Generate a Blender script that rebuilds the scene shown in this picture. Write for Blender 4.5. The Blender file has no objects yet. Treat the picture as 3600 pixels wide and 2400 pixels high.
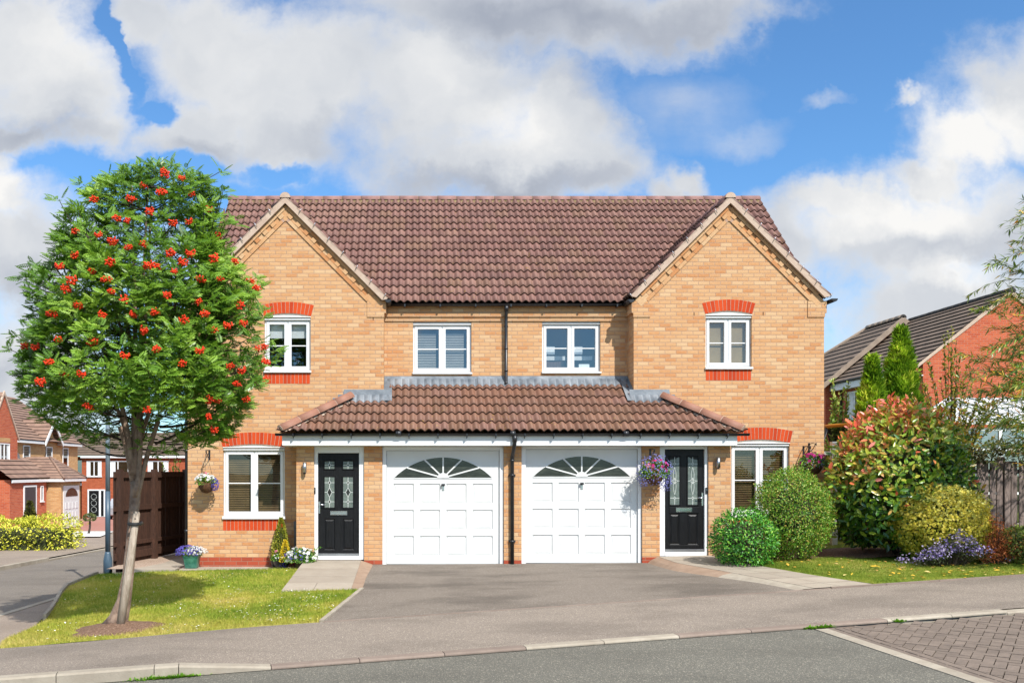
import bpy, bmesh, math, random
import numpy as np
from mathutils import Vector, Matrix, noise as mnoise
R = math.radians
rng = np.random.default_rng(7)
random.seed(7)
scene = bpy.context.scene
COL = scene.collection

# ---------------------------------------------------------------- camera numbers
FPX, PX0, PY0, CAMZ = 3080.0, 1438.0, 1653.0, 1.81   # focal length and principal point (3600 px wide frame), eye height
def X(px, y): return (px - PX0) / FPX * y
def Z(py, y): return CAMZ - (py - PY0) / FPX * y

# ---------------------------------------------------------------- small helpers
def lin(c):
    c = c / 255.0
    return c / 12.92 if c <= 0.04045 else ((c + 0.055) / 1.055) ** 2.4
def S(r, g, b, k=1.0): return (lin(r) * k, lin(g) * k, lin(b) * k, 1.0)

class MB:
    """collects faces and builds them as ONE mesh object"""
    def __init__(self):
        self.v, self.f, self.m, self.r, self.s, self.uv = [], [], [], [], [], {}
        self.T = None
    def av(self, p):
        p = Vector(p)
        if self.T is not None: p = self.T @ p
        self.v.append(p); return len(self.v) - 1
    def af(self, idx, m=0, r=None, smooth=False, uv=None):
        if uv is not None: self.uv[len(self.f)] = uv
        self.f.append(tuple(idx)); self.m.append(m); self.s.append(smooth)
        self.r.append(random.random() if r is None else r)
    def face(self, pts, m=0, r=None, smooth=False, uv=None):
        self.af([self.av(p) for p in pts], m, r, smooth, uv)
    def hexa(self, c, m=0, r=None):
        i = [self.av(p) for p in c]
        r = random.random() if r is None else r
        for q in ((0,3,2,1),(4,5,6,7),(0,1,5,4),(1,2,6,5),(2,3,7,6),(3,0,4,7)):
            self.af([i[k] for k in q], m, r)
    def box(self, x0, x1, y0, y1, z0, z1, m=0, r=None):
        self.hexa([(x0,y0,z0),(x1,y0,z0),(x1,y1,z0),(x0,y1,z0),(x0,y0,z1),(x1,y0,z1),(x1,y1,z1),(x0,y1,z1)], m, r)
    def bevbox(self, x0, x1, y0, y1, z0, z1, b=0.006, m=0, r=None):
        """box whose front (-y) edges are chamfered"""
        r = random.random() if r is None else r
        o = [(x0,y0+b,z0),(x1,y0+b,z0),(x1,y0+b,z1),(x0,y0+b,z1)]
        i = [(x0+b,y0,z0+b),(x1-b,y0,z0+b),(x1-b,y0,z1-b),(x0+b,y0,z1-b)]
        k = [(x0,y1,z0),(x1,y1,z0),(x1,y1,z1),(x0,y1,z1)]
        O = [self.av(p) for p in o]; I = [self.av(p) for p in i]; K = [self.av(p) for p in k]
        self.af(I, m, r)
        for a in range(4):
            c = (a+1) % 4
            self.af((O[a],O[c],I[c],I[a]), m, r); self.af((K[a],K[c],O[c],O[a]), m, r)
    def obox(self, c, a, b, d, m=0, r=None):
        c, a, b, d = Vector(c), Vector(a), Vector(b), Vector(d)
        self.hexa([c-a-b-d, c+a-b-d, c+a+b-d, c-a+b-d, c-a-b+d, c+a-b+d, c+a+b+d, c-a+b+d], m, r)
    def tube(self, pts, r0, r1=None, n=8, m=0, caps=True, r=None):
        pts = [Vector(p) for p in pts]
        rad = r0 if isinstance(r0, (list, tuple)) else [r0 + ((r0 if r1 is None else r1) - r0) * i / max(1, len(pts)-1) for i in range(len(pts))]
        rings = []; ref = None
        for i, p in enumerate(pts):
            d = (pts[min(i+1, len(pts)-1)] - pts[max(i-1, 0)]).normalized()
            if ref is None:
                ref = d.orthogonal().normalized()
            else:
                ref = ref - d * ref.dot(d)
                ref = ref.normalized() if ref.length > 1e-5 else d.orthogonal().normalized()
            s = d.cross(ref)
            rings.append([self.av(p + (ref*math.cos(2*math.pi*k/n) + s*math.sin(2*math.pi*k/n))*rad[i]) for k in range(n)])
        rr = random.random() if r is None else r
        for a, b in zip(rings, rings[1:]):
            for k in range(n):
                self.af((a[k], a[(k+1)%n], b[(k+1)%n], b[k]), m, rr, True)
        if caps:
            self.af(list(reversed(rings[0])), m, rr); self.af(rings[-1], m, rr)
    def lathe(self, prof, c=(0,0,0), n=20, m=0, sq=0.0, r=None):
        """sq pushes the section from round towards square"""
        c = Vector(c); rings = []
        for rad, z in prof:
            ring = []
            for k in range(n):
                t = 2*math.pi*k/n
                ct, st = math.cos(t), math.sin(t)
                g = 1.0 + sq*(1.0/max(abs(ct), abs(st)) - 1.0)
                ring.append(self.av(c + Vector((ct*rad*g, st*rad*g, z))))
            rings.append(ring)
        rr = random.random() if r is None else r
        for a, b in zip(rings, rings[1:]):
            for k in range(n): self.af((a[k], a[(k+1)%n], b[(k+1)%n], b[k]), m, rr, sq < 0.5)
        self.af(list(reversed(rings[0])), m, rr)
        self.af(rings[-1], m, rr)
    def prism_y(self, poly, y0, y1, m=0, r=None):
        """polygon in x,z (counter-clockwise seen from -y) extruded from y0 to y1"""
        r = random.random() if r is None else r
        a = [self.av((x, y0, z)) for x, z in poly]; b = [self.av((x, y1, z)) for x, z in poly]
        self.af(a, m, r); self.af(list(reversed(b)), m, r)
        n = len(poly)
        for k in range(n): self.af((a[(k+1)%n], a[k], b[k], b[(k+1)%n]), m, r)
    def build(self, name, mats, parent=None, local=False):
        me = bpy.data.meshes.new(name)
        me.from_pydata([tuple(p) for p in self.v], [], self.f)
        if not isinstance(mats, (list, tuple)): mats = [mats]
        for mt in mats: me.materials.append(mt)
        n = len(me.polygons)
        me.polygons.foreach_set('material_index', np.array(self.m, dtype=np.int32))
        me.polygons.foreach_set('use_smooth', np.array(self.s, dtype=bool))
        at = me.attributes.new('rnd', 'FLOAT', 'FACE')
        at.data.foreach_set('value', np.array(self.r, dtype=np.float32))
        uvl = me.uv_layers.new(name='UVMap')
        uv = np.zeros((len(me.loops), 2), dtype=np.float32)
        for p in me.polygons:
            ls = p.loop_start
            if p.index in self.uv:
                for k in range(p.loop_total): uv[ls+k] = self.uv[p.index][k]
            else:
                nx, ny, nz = abs(p.normal.x), abs(p.normal.y), abs(p.normal.z)
                for k in range(p.loop_total):
                    q = self.v[self.f[p.index][k]]
                    if ny >= nx and ny >= nz: uv[ls+k] = (q[0], q[2])
                    elif nx >= nz: uv[ls+k] = (q[1] + 0.117, q[2])
                    else: uv[ls+k] = (q[0], q[1])
        uvl.data.foreach_set('uv', uv.ravel())
        return link(name, me, parent)

def link(name, me, parent=None):
    o = bpy.data.objects.new(name, me); COL.objects.link(o)
    if parent is not None:
        o.parent = parent
        if parent.parent is None and parent.type == 'EMPTY':
            o.matrix_parent_inverse = Matrix.Translation(-Vector(parent['at']))
    return o
def tag(o, label=None, cat=None, group=None, kind=None):
    if label: o['label'] = label
    if cat: o['category'] = cat
    if group: o['group'] = group
    if kind: o['kind'] = kind
    return o
def thing(name, label, cat, loc=(0,0,0), group=None):
    o = bpy.data.objects.new(name, None); COL.objects.link(o)
    o.location = loc; o['at'] = tuple(float(c) for c in loc); o.empty_display_size = 0.2
    return tag(o, label, cat, group)
def copy_tree(root, loc, rotz=0.0, scale=1.0):
    """copies a thing built round its own origin, with its parts and sub-parts"""
    def rec(o, par):
        c = o.copy(); COL.objects.link(c)
        if par is not None: c.parent = par
        for ch in [k for k in o.children]: rec(ch, c)
        return c
    r = rec(root, None)
    r.location = loc; r.rotation_euler = (0, 0, rotz); r.scale = (scale,)*3
    return r
def struct(o, label=None):
    o['kind'] = 'structure'
    if label: o['label'] = label
    return o

# ---------------------------------------------------------------- leaves by the thousand in one mesh
T_LEAF = (np.array([(0,0,0),(.35,.2,.05),(.75,.16,.03),(1,0,-.04),(.75,-.16,.03),(.35,-.2,.05)]), [(0,1,2,3),(0,3,4,5)])
T_SMALL = (np.array([(0,0,0),(.5,.27,.07),(1,0,0),(.5,-.27,.07)]), [(0,1,2),(0,2,3)])
T_NARROW = (np.array([(0,0,0),(.4,.085,.01),(1,0,-.08),(.4,-.085,.01)]), [(0,1,2,3)])
T_BLADE = (np.array([(0,.05,0),(0,-.05,0),(.6,-.03,.05),(1,0,.18),(.6,.03,.05)]), [(0,1,2,3,4)])
def _pinnate(pairs=6):
    v, f = [], []
    def leaflet(bx, ang, L, W, droop):
        d = np.array([math.cos(ang), math.sin(ang), 0]); s = np.array([-math.sin(ang), math.cos(ang), 0])
        b = np.array([bx, 0, -.10*bx*bx]); i = len(v)
        v.extend([b, b + d*L*.5 + s*W + np.array([0,0,.02]), b + d*L + np.array([0,0,-droop]), b + d*L*.5 - s*W + np.array([0,0,.02])])
        f.append((i, i+1, i+2, i+3))
    for k in range(pairs):
        bx = .22 + .125*k
        L = .36*(1 - .25*abs(k - 2.5)/2.5)
        for sg in (1, -1): leaflet(bx, sg*R(62 - 3*k), L, .062, .06)
    leaflet(.92, 0, .30, .06, .06)
    return np.array(v), f
T_PINNATE = _pinnate()
def _spray():
    v, f = [], []
    for a, L in ((0, 1), (.5, .8), (-.5, .8), (.95, .5), (-.95, .5)):
        d = np.array([math.cos(a), math.sin(a), 0]); s = np.array([-math.sin(a), math.cos(a), 0]); i = len(v)
        v.extend([np.zeros(3), d*L*.55 + s*.09 + (0,0,.05), d*L + (0,0,-.05), d*L*.55 - s*.09 + (0,0,.05)]); f.append((i,i+1,i+2,i+3))
    return np.array(v), f
T_SPRAY = _spray()
def _flower(n=5):
    v = [np.zeros(3)]; f = []
    for k in range(n):
        a = 2*math.pi*k/n; w = math.pi/n*.95; i = len(v)
        for aa, rr, zz in ((a-w, .62, .2), (a, 1.0, .16), (a+w, .62, .2)): v.append(np.array([math.cos(aa)*rr, math.sin(aa)*rr, zz]))
        f.append((0, i, i+1, i+2))
    return np.array(v), f
T_FLOWER = _flower()
def unit(a):
    a = np.asarray(a, dtype=float)
    return a / np.maximum(np.linalg.norm(a, axis=-1, keepdims=True), 1e-9)
def rdir(n): return unit(rng.normal(size=(n, 3)))
def leafmesh(name, P, D, U, size, tmpl, mat, rnd=None, parent=None, midx=None):
    V, F = tmpl; P = np.asarray(P, float); n = len(P)
    D = unit(D); U = np.asarray(U, float); U = unit(U - D*np.sum(U*D, axis=1, keepdims=True)); B = np.cross(U, D)
    size = np.broadcast_to(np.asarray(size, float), (n,))[:, None, None]
    vert = P[:, None, :] + size*(V[None,:,0:1]*D[:,None,:] + V[None,:,1:2]*B[:,None,:] + V[None,:,2:3]*U[:,None,:])
    vert = vert.reshape(-1, 3)
    fl = np.concatenate([np.array(q) for q in F]); ft = np.array([len(q) for q in F])
    loops = (fl[None,:] + (np.arange(n)*len(V))[:,None]).ravel().astype(np.int32)
    tot = np.tile(ft, n).astype(np.int32); start = np.concatenate([[0], np.cumsum(tot)[:-1]]).astype(np.int32)
    me = bpy.data.meshes.new(name)
    me.vertices.add(len(vert)); me.vertices.foreach_set('co', vert.ravel())
    me.loops.add(len(loops)); me.loops.foreach_set('vertex_index', loops)
    me.polygons.add(len(tot)); me.polygons.foreach_set('loop_start', start); me.polygons.foreach_set('loop_total', tot)
    rnd = rng.random(n) if rnd is None else np.asarray(rnd)
    at = me.attributes.new('rnd', 'FLOAT', 'FACE'); at.data.foreach_set('value', np.repeat(rnd, len(F)).astype(np.float32))
    for mt in (mat if isinstance(mat, (list, tuple)) else [mat]): me.materials.append(mt)
    if midx is not None: me.polygons.foreach_set('material_index', np.repeat(midx, len(F)).astype(np.int32))
    me.update(calc_edges=True); me.validate()
    return link(name, me, parent)
# ---------------------------------------------------------------- procedural materials
class NT:
    def __init__(self, name):
        self.mat = bpy.data.materials.new(name); self.mat.use_nodes = True
        self.t = self.mat.node_tree; self.t.nodes.clear()
        self.out = self.t.nodes.new('ShaderNodeOutputMaterial')
    def n(self, typ, **kw):
        nd = self.t.nodes.new(typ)
        for k, v in kw.items(): setattr(nd, k, v)
        return nd
    def l(self, a, b): self.t.links.new(a, b)
    def val(self, sock, v):
        if hasattr(v, 'is_output') or isinstance(v, bpy.types.NodeSocket): self.l(v, sock)
        else: sock.default_value = v
    def math(self, op, a, b=None, c=None, clamp=False):
        nd = self.n('ShaderNodeMath', operation=op, use_clamp=clamp)
        self.val(nd.inputs[0], a)
        if b is not None: self.val(nd.inputs[1], b)
        if c is not None: self.val(nd.inputs[2], c)
        return nd.outputs[0]
    def noise(self, vec, scale, detail=3, rough=.55, dist=0):
        nd = self.n('ShaderNodeTexNoise'); self.l(vec, nd.inputs['Vector'])
        nd.inputs['Scale'].default_value = scale; nd.inputs['Detail'].default_value = detail
        nd.inputs['Roughness'].default_value = rough; nd.inputs['Distortion'].default_value = dist
        return nd.outputs['Fac']
    def ramp(self, fac, stops, interp='LINEAR'):
        nd = self.n('ShaderNodeValToRGB'); self.l(fac, nd.inputs[0]); cr = nd.color_ramp; cr.interpolation = interp
        while len(cr.elements) < len(stops): cr.elements.new(.5)
        for e, (p, c) in zip(cr.elements, stops):
            e.position = p; e.color = c if len(c) == 4 else (*c, 1)
        return nd.outputs[0]
    def mix(self, fac, a, b, mode='MIX'):
        nd = self.n('ShaderNodeMix', data_type='RGBA', blend_type=mode)
        self.val(nd.inputs[0], fac); self.val(nd.inputs[6], a); self.val(nd.inputs[7], b)
        return nd.outputs[2]
    def maprange(self, v, a, b, c=0.0, d=1.0, smooth=True):
        nd = self.n('ShaderNodeMapRange', interpolation_type='SMOOTHSTEP' if smooth else 'LINEAR')
        self.val(nd.inputs[0], v)
        for k, q in zip((1,2,3,4), (a,b,c,d)): nd.inputs[k].default_value = q
        return nd.outputs[0]
    def coord(self, which='Object'): return self.n('ShaderNodeTexCoord').outputs[which]
    def rnd(self): return self.n('ShaderNodeAttribute', attribute_name='rnd').outputs['Fac']
    def vec(self, x, y, z=0.0):
        nd = self.n('ShaderNodeCombineXYZ')
        for i, q in enumerate((x, y, z)): self.val(nd.inputs[i], q)
        return nd.outputs[0]
    def scalevec(self, v, s):
        nd = self.n('ShaderNodeMapping'); self.l(v, nd.inputs[0]); nd.inputs['Scale'].default_value = s
        return nd.outputs[0]
    def bsdf(self, col, rough=.6, metal=0.0, bump=None, bd=.01, spec=.5, bs=1.0):
        b = self.n('ShaderNodeBsdfPrincipled')
        self.val(b.inputs['Base Color'], col); self.val(b.inputs['Roughness'], rough)
        b.inputs['Metallic'].default_value = metal; b.inputs['Specular IOR Level'].default_value = spec
        if bump is not None:
            bn = self.n('ShaderNodeBump'); self.l(bump, bn.inputs['Height']); bn.inputs['Distance'].default_value = bd
            bn.inputs['Strength'].default_value = bs; self.l(bn.outputs[0], b.inputs['Normal'])
        self.l(b.outputs[0], self.out.inputs[0]); self.b = b
        return self.mat

def plain(name, c1, c2=None, scale=6, rough=.5, metal=0.0, bump=0.0, bscale=60, spec=.5):
    m = NT(name); co = m.coord()
    c2 = c2 or tuple(x*.8 for x in c1[:3]) + (1,)
    col = m.ramp(m.noise(co, scale, 4), [(.3, c2), (.7, c1)])
    return m.bsdf(col, rough, metal, m.noise(co, bscale, 3) if bump else None, bump or .01, spec)

def brick_mat(name, pal, mortar, L=.2225, H=.0765, j=.0105):
    m = NT(name); uv = m.coord('UV'); sp = m.n('ShaderNodeSeparateXYZ'); m.l(uv, sp.inputs[0])
    vr = m.math('DIVIDE', sp.outputs[1], H); row = m.math('FLOOR', vr)
    par = m.math('FLOORED_MODULO', row, 2.0)
    jit = m.n('ShaderNodeTexWhiteNoise', noise_dimensions='1D'); m.l(row, jit.inputs['W'])
    uo = m.math('ADD', m.math('ADD', m.math('DIVIDE', sp.outputs[0], L), m.math('MULTIPLY', par, .5)), m.math('MULTIPLY', jit.outputs[0], .05))
    cl = m.math('FLOOR', uo); fu = m.math('FRACT', uo); fv = m.math('FRACT', vr)
    du = m.math('MULTIPLY', m.math('MINIMUM', fu, m.math('SUBTRACT', 1.0, fu)), L)
    dv = m.math('MULTIPLY', m.math('MINIMUM', fv, m.math('SUBTRACT', 1.0, fv)), H)
    wob = m.math('MULTIPLY', m.math('SUBTRACT', m.noise(uv, 60, 2), .5), .006)
    d = m.math('ADD', m.math('MINIMUM', du, dv), wob)
    mask = m.maprange(d, j*.32, j*.75)
    wn = m.n('ShaderNodeTexWhiteNoise', noise_dimensions='2D'); m.l(m.vec(cl, row), wn.inputs['Vector'])
    k = len(pal)
    c = m.ramp(wn.outputs['Value'], [((i+.5)/k, p) for i, p in enumerate(pal)])
    sv = m.scalevec(uv, (1, 3.2, 1))
    c = m.mix(m.maprange(m.noise(sv, 14, 4, .65), .38, .72, 0, .34), c, (pal[0][0]*1.12, pal[0][1]*1.12, pal[0][2]*1.1, 1))
    c = m.mix(m.maprange(m.noise(uv, .9, 3), .35, .7, 0, .10), c, (pal[-1][0]*.75, pal[-1][1]*.72, pal[-1][2]*.7, 1))
    c = m.mix(m.maprange(m.noise(uv, 45, 3), .56, .75, 0, .22), c, (pal[-1][0]*.5, pal[-1][1]*.45, pal[-1][2]*.4, 1))
    col = m.mix(mask, mortar, c)
    h = m.math('ADD', mask, m.math('MULTIPLY', m.noise(uv, 70, 3), .5))
    return m.bsdf(col, .86, 0, h, .005, .25)

def each_mat(name, pal, rough=.85):
    """brick built one by one: colour by the brick's own random number"""
    m = NT(name); co = m.coord(); k = len(pal)
    c = m.ramp(m.rnd(), [((i+.5)/k, p) for i, p in enumerate(pal)])
    c = m.mix(m.maprange(m.noise(co, 22, 4), .4, .75, 0, .3), c, (pal[-1][0]*.75, pal[-1][1]*.7, pal[-1][2]*.7, 1))
    return m.bsdf(c, rough, 0, m.noise(co, 60, 3), .003, .25)

def tile_mat(name, pal, lichen):
    m = NT(name); uv = m.coord('UV'); co = m.coord(); sp = m.n('ShaderNodeSeparateXYZ'); m.l(uv, sp.inputs[0])
    cu = m.math('FLOOR', sp.outputs[0]); cv = m.math('FLOOR', sp.outputs[1]); fv = m.math('FRACT', sp.outputs[1])
    wn = m.n('ShaderNodeTexWhiteNoise', noise_dimensions='2D'); m.l(m.vec(cu, cv), wn.inputs['Vector'])
    k = len(pal); c = m.ramp(wn.outputs['Value'], [((i+.5)/k, p) for i, p in enumerate(pal)])
    c = m.mix(m.maprange(m.noise(m.scalevec(co, (9, 1.6, 1.6)), 1.0, 4, .6), .42, .72, 0, .35), c, tuple(x*.62 for x in pal[0][:3]) + (1,))
    c = m.mix(m.maprange(m.noise(co, 1.1, 3), .45, .7, 0, .3), c, tuple(x*1.12 for x in pal[-1][:3]) + (1,))
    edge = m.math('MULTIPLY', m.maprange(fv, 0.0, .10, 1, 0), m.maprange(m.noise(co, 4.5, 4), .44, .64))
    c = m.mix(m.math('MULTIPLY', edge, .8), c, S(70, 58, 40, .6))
    lm = m.math('MULTIPLY', m.maprange(m.noise(co, 17, 3), .63, .70), m.maprange(m.noise(co, 1.4, 2), .48, .64))
    c = m.mix(m.math('MULTIPLY', lm, .85), c, lichen)
    return m.bsdf(c, .62, 0, m.noise(co, 90, 3), .002, .3)

def leaf_mat(name, stops, rough=.45, trans=.36, spec=.4, gain=1.7):
    stops = [(p, tuple(min(.9, x*gain) for x in q[:3]) + (1,)) for p, q in stops]
    m = NT(name); c = m.ramp(m.rnd(), stops)
    c = m.mix(m.maprange(m.noise(m.coord(), 2.3, 2), .35, .68, 0, .30), c, m.mix(.4, c, (0.03, .06, .012, 1)))
    b = m.n('ShaderNodeBsdfPrincipled'); m.l(c, b.inputs['Base Color']); b.inputs['Roughness'].default_value = rough
    b.inputs['Specular IOR Level'].default_value = spec
    tr = m.n('ShaderNodeBsdfTranslucent'); m.l(m.mix(.5, c, m.mix(1.0, c, (1.0, 1.05, .35, 1), 'MULTIPLY')), tr.inputs[0])
    mx = m.n('ShaderNodeMixShader'); mx.inputs[0].default_value = trans
    m.l(b.outputs[0], mx.inputs[1]); m.l(tr.outputs[0], mx.inputs[2]); m.l(mx.outputs[0], m.out.inputs[0])
    return m.mat

def glass_mat(name, refl, tint=(.9, .93, .94, 1), rough=.0, bump=0.0):
    m = NT(name)
    tr = m.n('ShaderNodeBsdfTransparent'); tr.inputs[0].default_value = tint
    gl = m.n('ShaderNodeBsdfGlossy'); gl.inputs['Roughness'].default_value = rough; gl.inputs[0].default_value = (.95, .97, 1, 1)
    if bump:
        bn = m.n('ShaderNodeBump'); m.l(m.noise(m.coord(), 1.6, 1), bn.inputs['Height']); bn.inputs['Distance'].default_value = bump
        m.l(bn.outputs[0], gl.inputs['Normal'])
    lw = m.n('ShaderNodeLayerWeight'); lw.inputs[0].default_value = .35
    f = m.math('ADD', refl, m.math('MULTIPLY', lw.outputs['Fresnel'], .22), clamp=True)
    mx = m.n('ShaderNodeMixShader'); m.l(f, mx.inputs[0]); m.l(tr.outputs[0], mx.inputs[1]); m.l(gl.outputs[0], mx.inputs[2])
    m.l(mx.outputs[0], m.out.inputs[0]); return m.mat

def asphalt(name, dark, light, speck, rough=.9, patch=.55):
    m = NT(name); co = m.coord()
    g = m.noise(co, 95, 2, .7); c = m.ramp(g, [(.32, dark), (.62, light)])
    vo = m.n('ShaderNodeTexVoronoi'); m.l(co, vo.inputs['Vector']); vo.inputs['Scale'].default_value = 110
    wn = m.n('ShaderNodeSeparateColor'); m.l(vo.outputs['Color'], wn.inputs[0])
    c = m.mix(m.maprange(wn.outputs[0], .86, .95, 0, .55), c, speck)
    c = m.mix(m.maprange(m.noise(m.scalevec(co, (.55, 1.1, 1)), 1.0, 4, .6), .42, .68, 0, patch), c, tuple(x*.62 for x in dark[:3]) + (1,))
    c = m.mix(m.maprange(m.noise(co, 7, 3), .55, .8, 0, .2), c, light)
    return m.bsdf(c, rough, 0, g, .006, .3)

M = {}
BUFF = [S(252,209,160,.55), S(249,196,142,.54), S(247,188,132,.53), S(250,202,150,.54), S(245,178,119,.52), S(248,192,137,.53), S(241,168,109,.51)]
M['brick'] = brick_mat('buff_brick', BUFF, S(226,184,152,.55))
M['brick_each'] = each_mat('buff_brick_single', BUFF)
REDB = [S(246,92,38,.55), S(238,84,34,.52), S(228,76,34,.5), S(248,98,46,.55)]
M['red_each'] = each_mat('red_brick_single', REDB)
M['plinth'] = brick_mat('red_plinth_brick', [S(205,95,66,.55), S(196,88,62,.5), S(212,104,72,.55)], S(205,150,125,.5), L=.2225, H=.08)
M['mortar'] = plain('mortar', S(226,186,158,.55), S(205,165,140,.5), 20, .95)
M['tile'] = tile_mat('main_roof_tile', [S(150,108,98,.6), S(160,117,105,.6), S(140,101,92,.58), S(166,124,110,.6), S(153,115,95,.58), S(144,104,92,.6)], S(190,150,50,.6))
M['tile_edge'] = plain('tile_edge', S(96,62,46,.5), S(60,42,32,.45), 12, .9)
M['porch_tile'] = tile_mat('porch_roof_tile', [S(170,122,98,.45), S(178,132,108,.45), S(156,112,90,.43), S(164,122,97,.45), S(172,127,110,.45)], S(200,160,80,.6))
M['ridge'] = plain('ridge_tile', S(176,132,122,.62), S(150,108,100,.6), 5, .75, bump=.004)
M['hip'] = plain('hip_tile', S(186,132,108,.58), S(168,116,94,.56), 4, .7, bump=.004)
M['ridge_mortar'] = plain('lichened_mortar', S(190,165,120,.55), S(130,105,70,.5), 14, .95, bump=.01)
M['verge'] = plain('verge_mortar', S(230,205,182,.62), S(212,182,160,.6), 5, .9, bump=.004)
M['lead'] = plain('lead_flashing', S(184,190,196,.5), S(128,138,148,.46), 3.2, .5, 0.2, bump=.006, bscale=14)
M['upvc'] = plain('white_upvc', (.72,.72,.71,1), (.68,.68,.675,1), 4, .32)
M['garage_white'] = plain('white_garage_paint', (.63,.63,.615,1), (.58,.58,.565,1), 3, .4)
M['cream'] = plain('cream_board', S(250,246,236,.82), S(240,234,222,.82), 4, .4)
M['black_pipe'] = plain('black_plastic', (.022,.023,.026,1), (.012,.012,.014,1), 5, .35)
M['grey_box'] = plain('grey_plastic', S(110,112,116,.7), S(98,100,104,.7), 5, .45)
M['chrome'] = plain('brushed_chrome', (.75,.75,.76,1), (.6,.6,.62,1), 8, .2, 1.0)
M['steel'] = plain('satin_steel', (.5,.5,.51,1), (.4,.4,.42,1), 8, .35, 1.0)
def _doorwood():
    m = NT('black_grained_door'); co = m.coord()
    g = m.noise(m.scalevec(co, (60, 60, 4)), 1.0, 5, .65, 1.5)
    c = m.ramp(g, [(.35, (.004,.004,.0045,1)), (.7, (.012,.012,.013,1))])
    return m.bsdf(c, .42, 0, g, .003, .22)
M['door_black'] = _doorwood()
def _leaded():
    m = NT('obscured_glass'); co = m.coord()
    g = m.noise(co, 70, 2)
    c = m.ramp(m.noise(co, 9, 3), [(.3, S(92,104,98,.7)), (.7, S(128,138,128,.7))])
    return m.bsdf(c, .12, 0, g, .006, .7)
M['obscured'] = _leaded()
M['lead_line'] = plain('bright_came', S(235,238,232,.85), S(215,220,215,.8), 10, .3)
M['black_glass'] = plain('dark_bevel_glass', (.01,.012,.012,1), (.03,.035,.034,1), 4, .08)
M['fan_glass'] = glass_mat('garage_fan_glass', .10, (.55,.6,.55,1))
M['glass'] = glass_mat('window_glass', .075, bump=.002)
M['glass_up'] = glass_mat('upper_window_glass', .13, bump=.003)
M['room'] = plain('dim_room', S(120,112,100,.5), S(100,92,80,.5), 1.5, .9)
M['blind'] = plain('wooden_blind', S(176,140,84,.40), S(146,110,62,.38), 5, .5)
M['blind_pale'] = plain('pale_blind', S(222,217,202,.46), S(210,202,188,.44), 5, .5)
M['tan_blind'] = plain('tan_roller_blind', S(176,150,104,.7), S(160,134,90,.7), 3, .8)
M['white_cloth'] = plain('white_cloth', S(240,242,240,.8), S(225,228,228,.8), 3, .9)
M['brown_reflection'] = plain('reflected_roof_brown', S(120,92,80,.6), S(92,70,62,.6), 30, .9)
M['road'] = asphalt('road_asphalt', S(102,99,90,.52), S(142,138,126,.56), S(212,202,180,.65), patch=.25)
M['pavement'] = asphalt('pavement_asphalt', S(140,127,115,.50), S(184,169,153,.54), S(232,216,196,.65), patch=.38)
M['drive'] = asphalt('driveway_asphalt', S(128,116,104,.50), S(166,153,139,.54), S(216,204,186,.6), patch=.6)
M['side_road'] = asphalt('side_road_asphalt', S(128,118,107,.5), S(158,147,134,.54), S(200,190,175,.6), patch=.3)
M['side_pave'] = asphalt('side_pavement_asphalt', S(160,142,126,.52), S(186,168,150,.56), S(220,206,188,.62), patch=.3)
def _conc(name, a, b, sc=5):
    m = NT(name); co = m.coord()
    c = m.ramp(m.noise(co, sc, 5, .65), [(.3, b), (.7, a)])
    c = m.mix(m.math('MULTIPLY', m.rnd(), .45), c, tuple(x*.72 for x in b[:3]) + (1,))
    c = m.mix(m.maprange(m.noise(co, 38, 3), .55, .75, 0, .3), c, tuple(x*.6 for x in b[:3]) + (1,))
    return m.bsdf(c, .9, 0, m.noise(co, 80, 3), .004, .3)
M['kerb_pale'] = _conc('pale_concrete_kerb', S(218,206,186,.56), S(194,180,160,.52))
M['kerb_pink'] = _conc('pinkish_kerb', S(188,168,152,.52), S(166,146,132,.5))
M['slab'] = _conc('path_slab', S(216,202,182,.54), S(200,184,164,.52), 3)
M['haunch'] = _conc('pinkish_concrete', S(210,180,154,.54), S(190,158,132,.5), 4)
M['paver'] = _conc('paver_brick', S(168,150,135,.52), S(146,130,117,.5), 9)
M['joint'] = plain('paver_joint', S(82,72,58,.5), S(50,52,34,.45), 9, .95)
M['red_paving'] = plain('red_block_paving', S(200,140,122,.6), S(182,122,106,.6), 3, .9)
def _soil():
    m = NT('bark_soil'); co = m.coord()
    c = m.ramp(m.noise(co, 38, 4, .7), [(.3, S(108,80,64,.64)), (.55, S(152,120,98,.66)), (.72, S(196,166,142,.68))])
    return m.bsdf(c, .95, 0, m.noise(co, 45, 4), .03, .2)
M['soil'] = _soil()
M['gravel'] = asphalt('pale_gravel', S(150,120,100,.6), S(215,190,168,.66), S(245,232,215,.75), patch=.1)
M['white_stone'] = asphalt('white_stones', S(190,185,178,.75), S(240,238,232,.85), S(255,255,250,.9), patch=.05)
def _lawn(name, greens):
    m = NT(name); co = m.coord()
    n1 = m.noise(co, .85, 4, .6); n2 = m.noise(co, 5.5, 4, .65); n3 = m.noise(co, 60, 3, .7)
    f = m.math('ADD', m.math('ADD', m.math('MULTIPLY', n1, .5), m.math('MULTIPLY', n2, .35)), m.math('MULTIPLY', n3, .25))
    c = m.ramp(f, [(.40, greens[0]), (.50, greens[1]), (.58, greens[2]), (.67, greens[3])])
    return m.bsdf(c, .95, 0, n3, .03, .1)
M['lawn'] = _lawn('lawn_grass_left', [S(122,146,46,.76), S(164,172,66,.78), S(194,186,90,.78), S(214,196,118,.78)])
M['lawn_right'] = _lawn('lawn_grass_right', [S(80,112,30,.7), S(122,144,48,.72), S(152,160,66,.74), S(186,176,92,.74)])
M['ground'] = _lawn('distant_ground', [S(70,86,40,.6), S(90,100,52,.6), S(110,112,64,.6), S(124,118,76,.6)])
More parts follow.
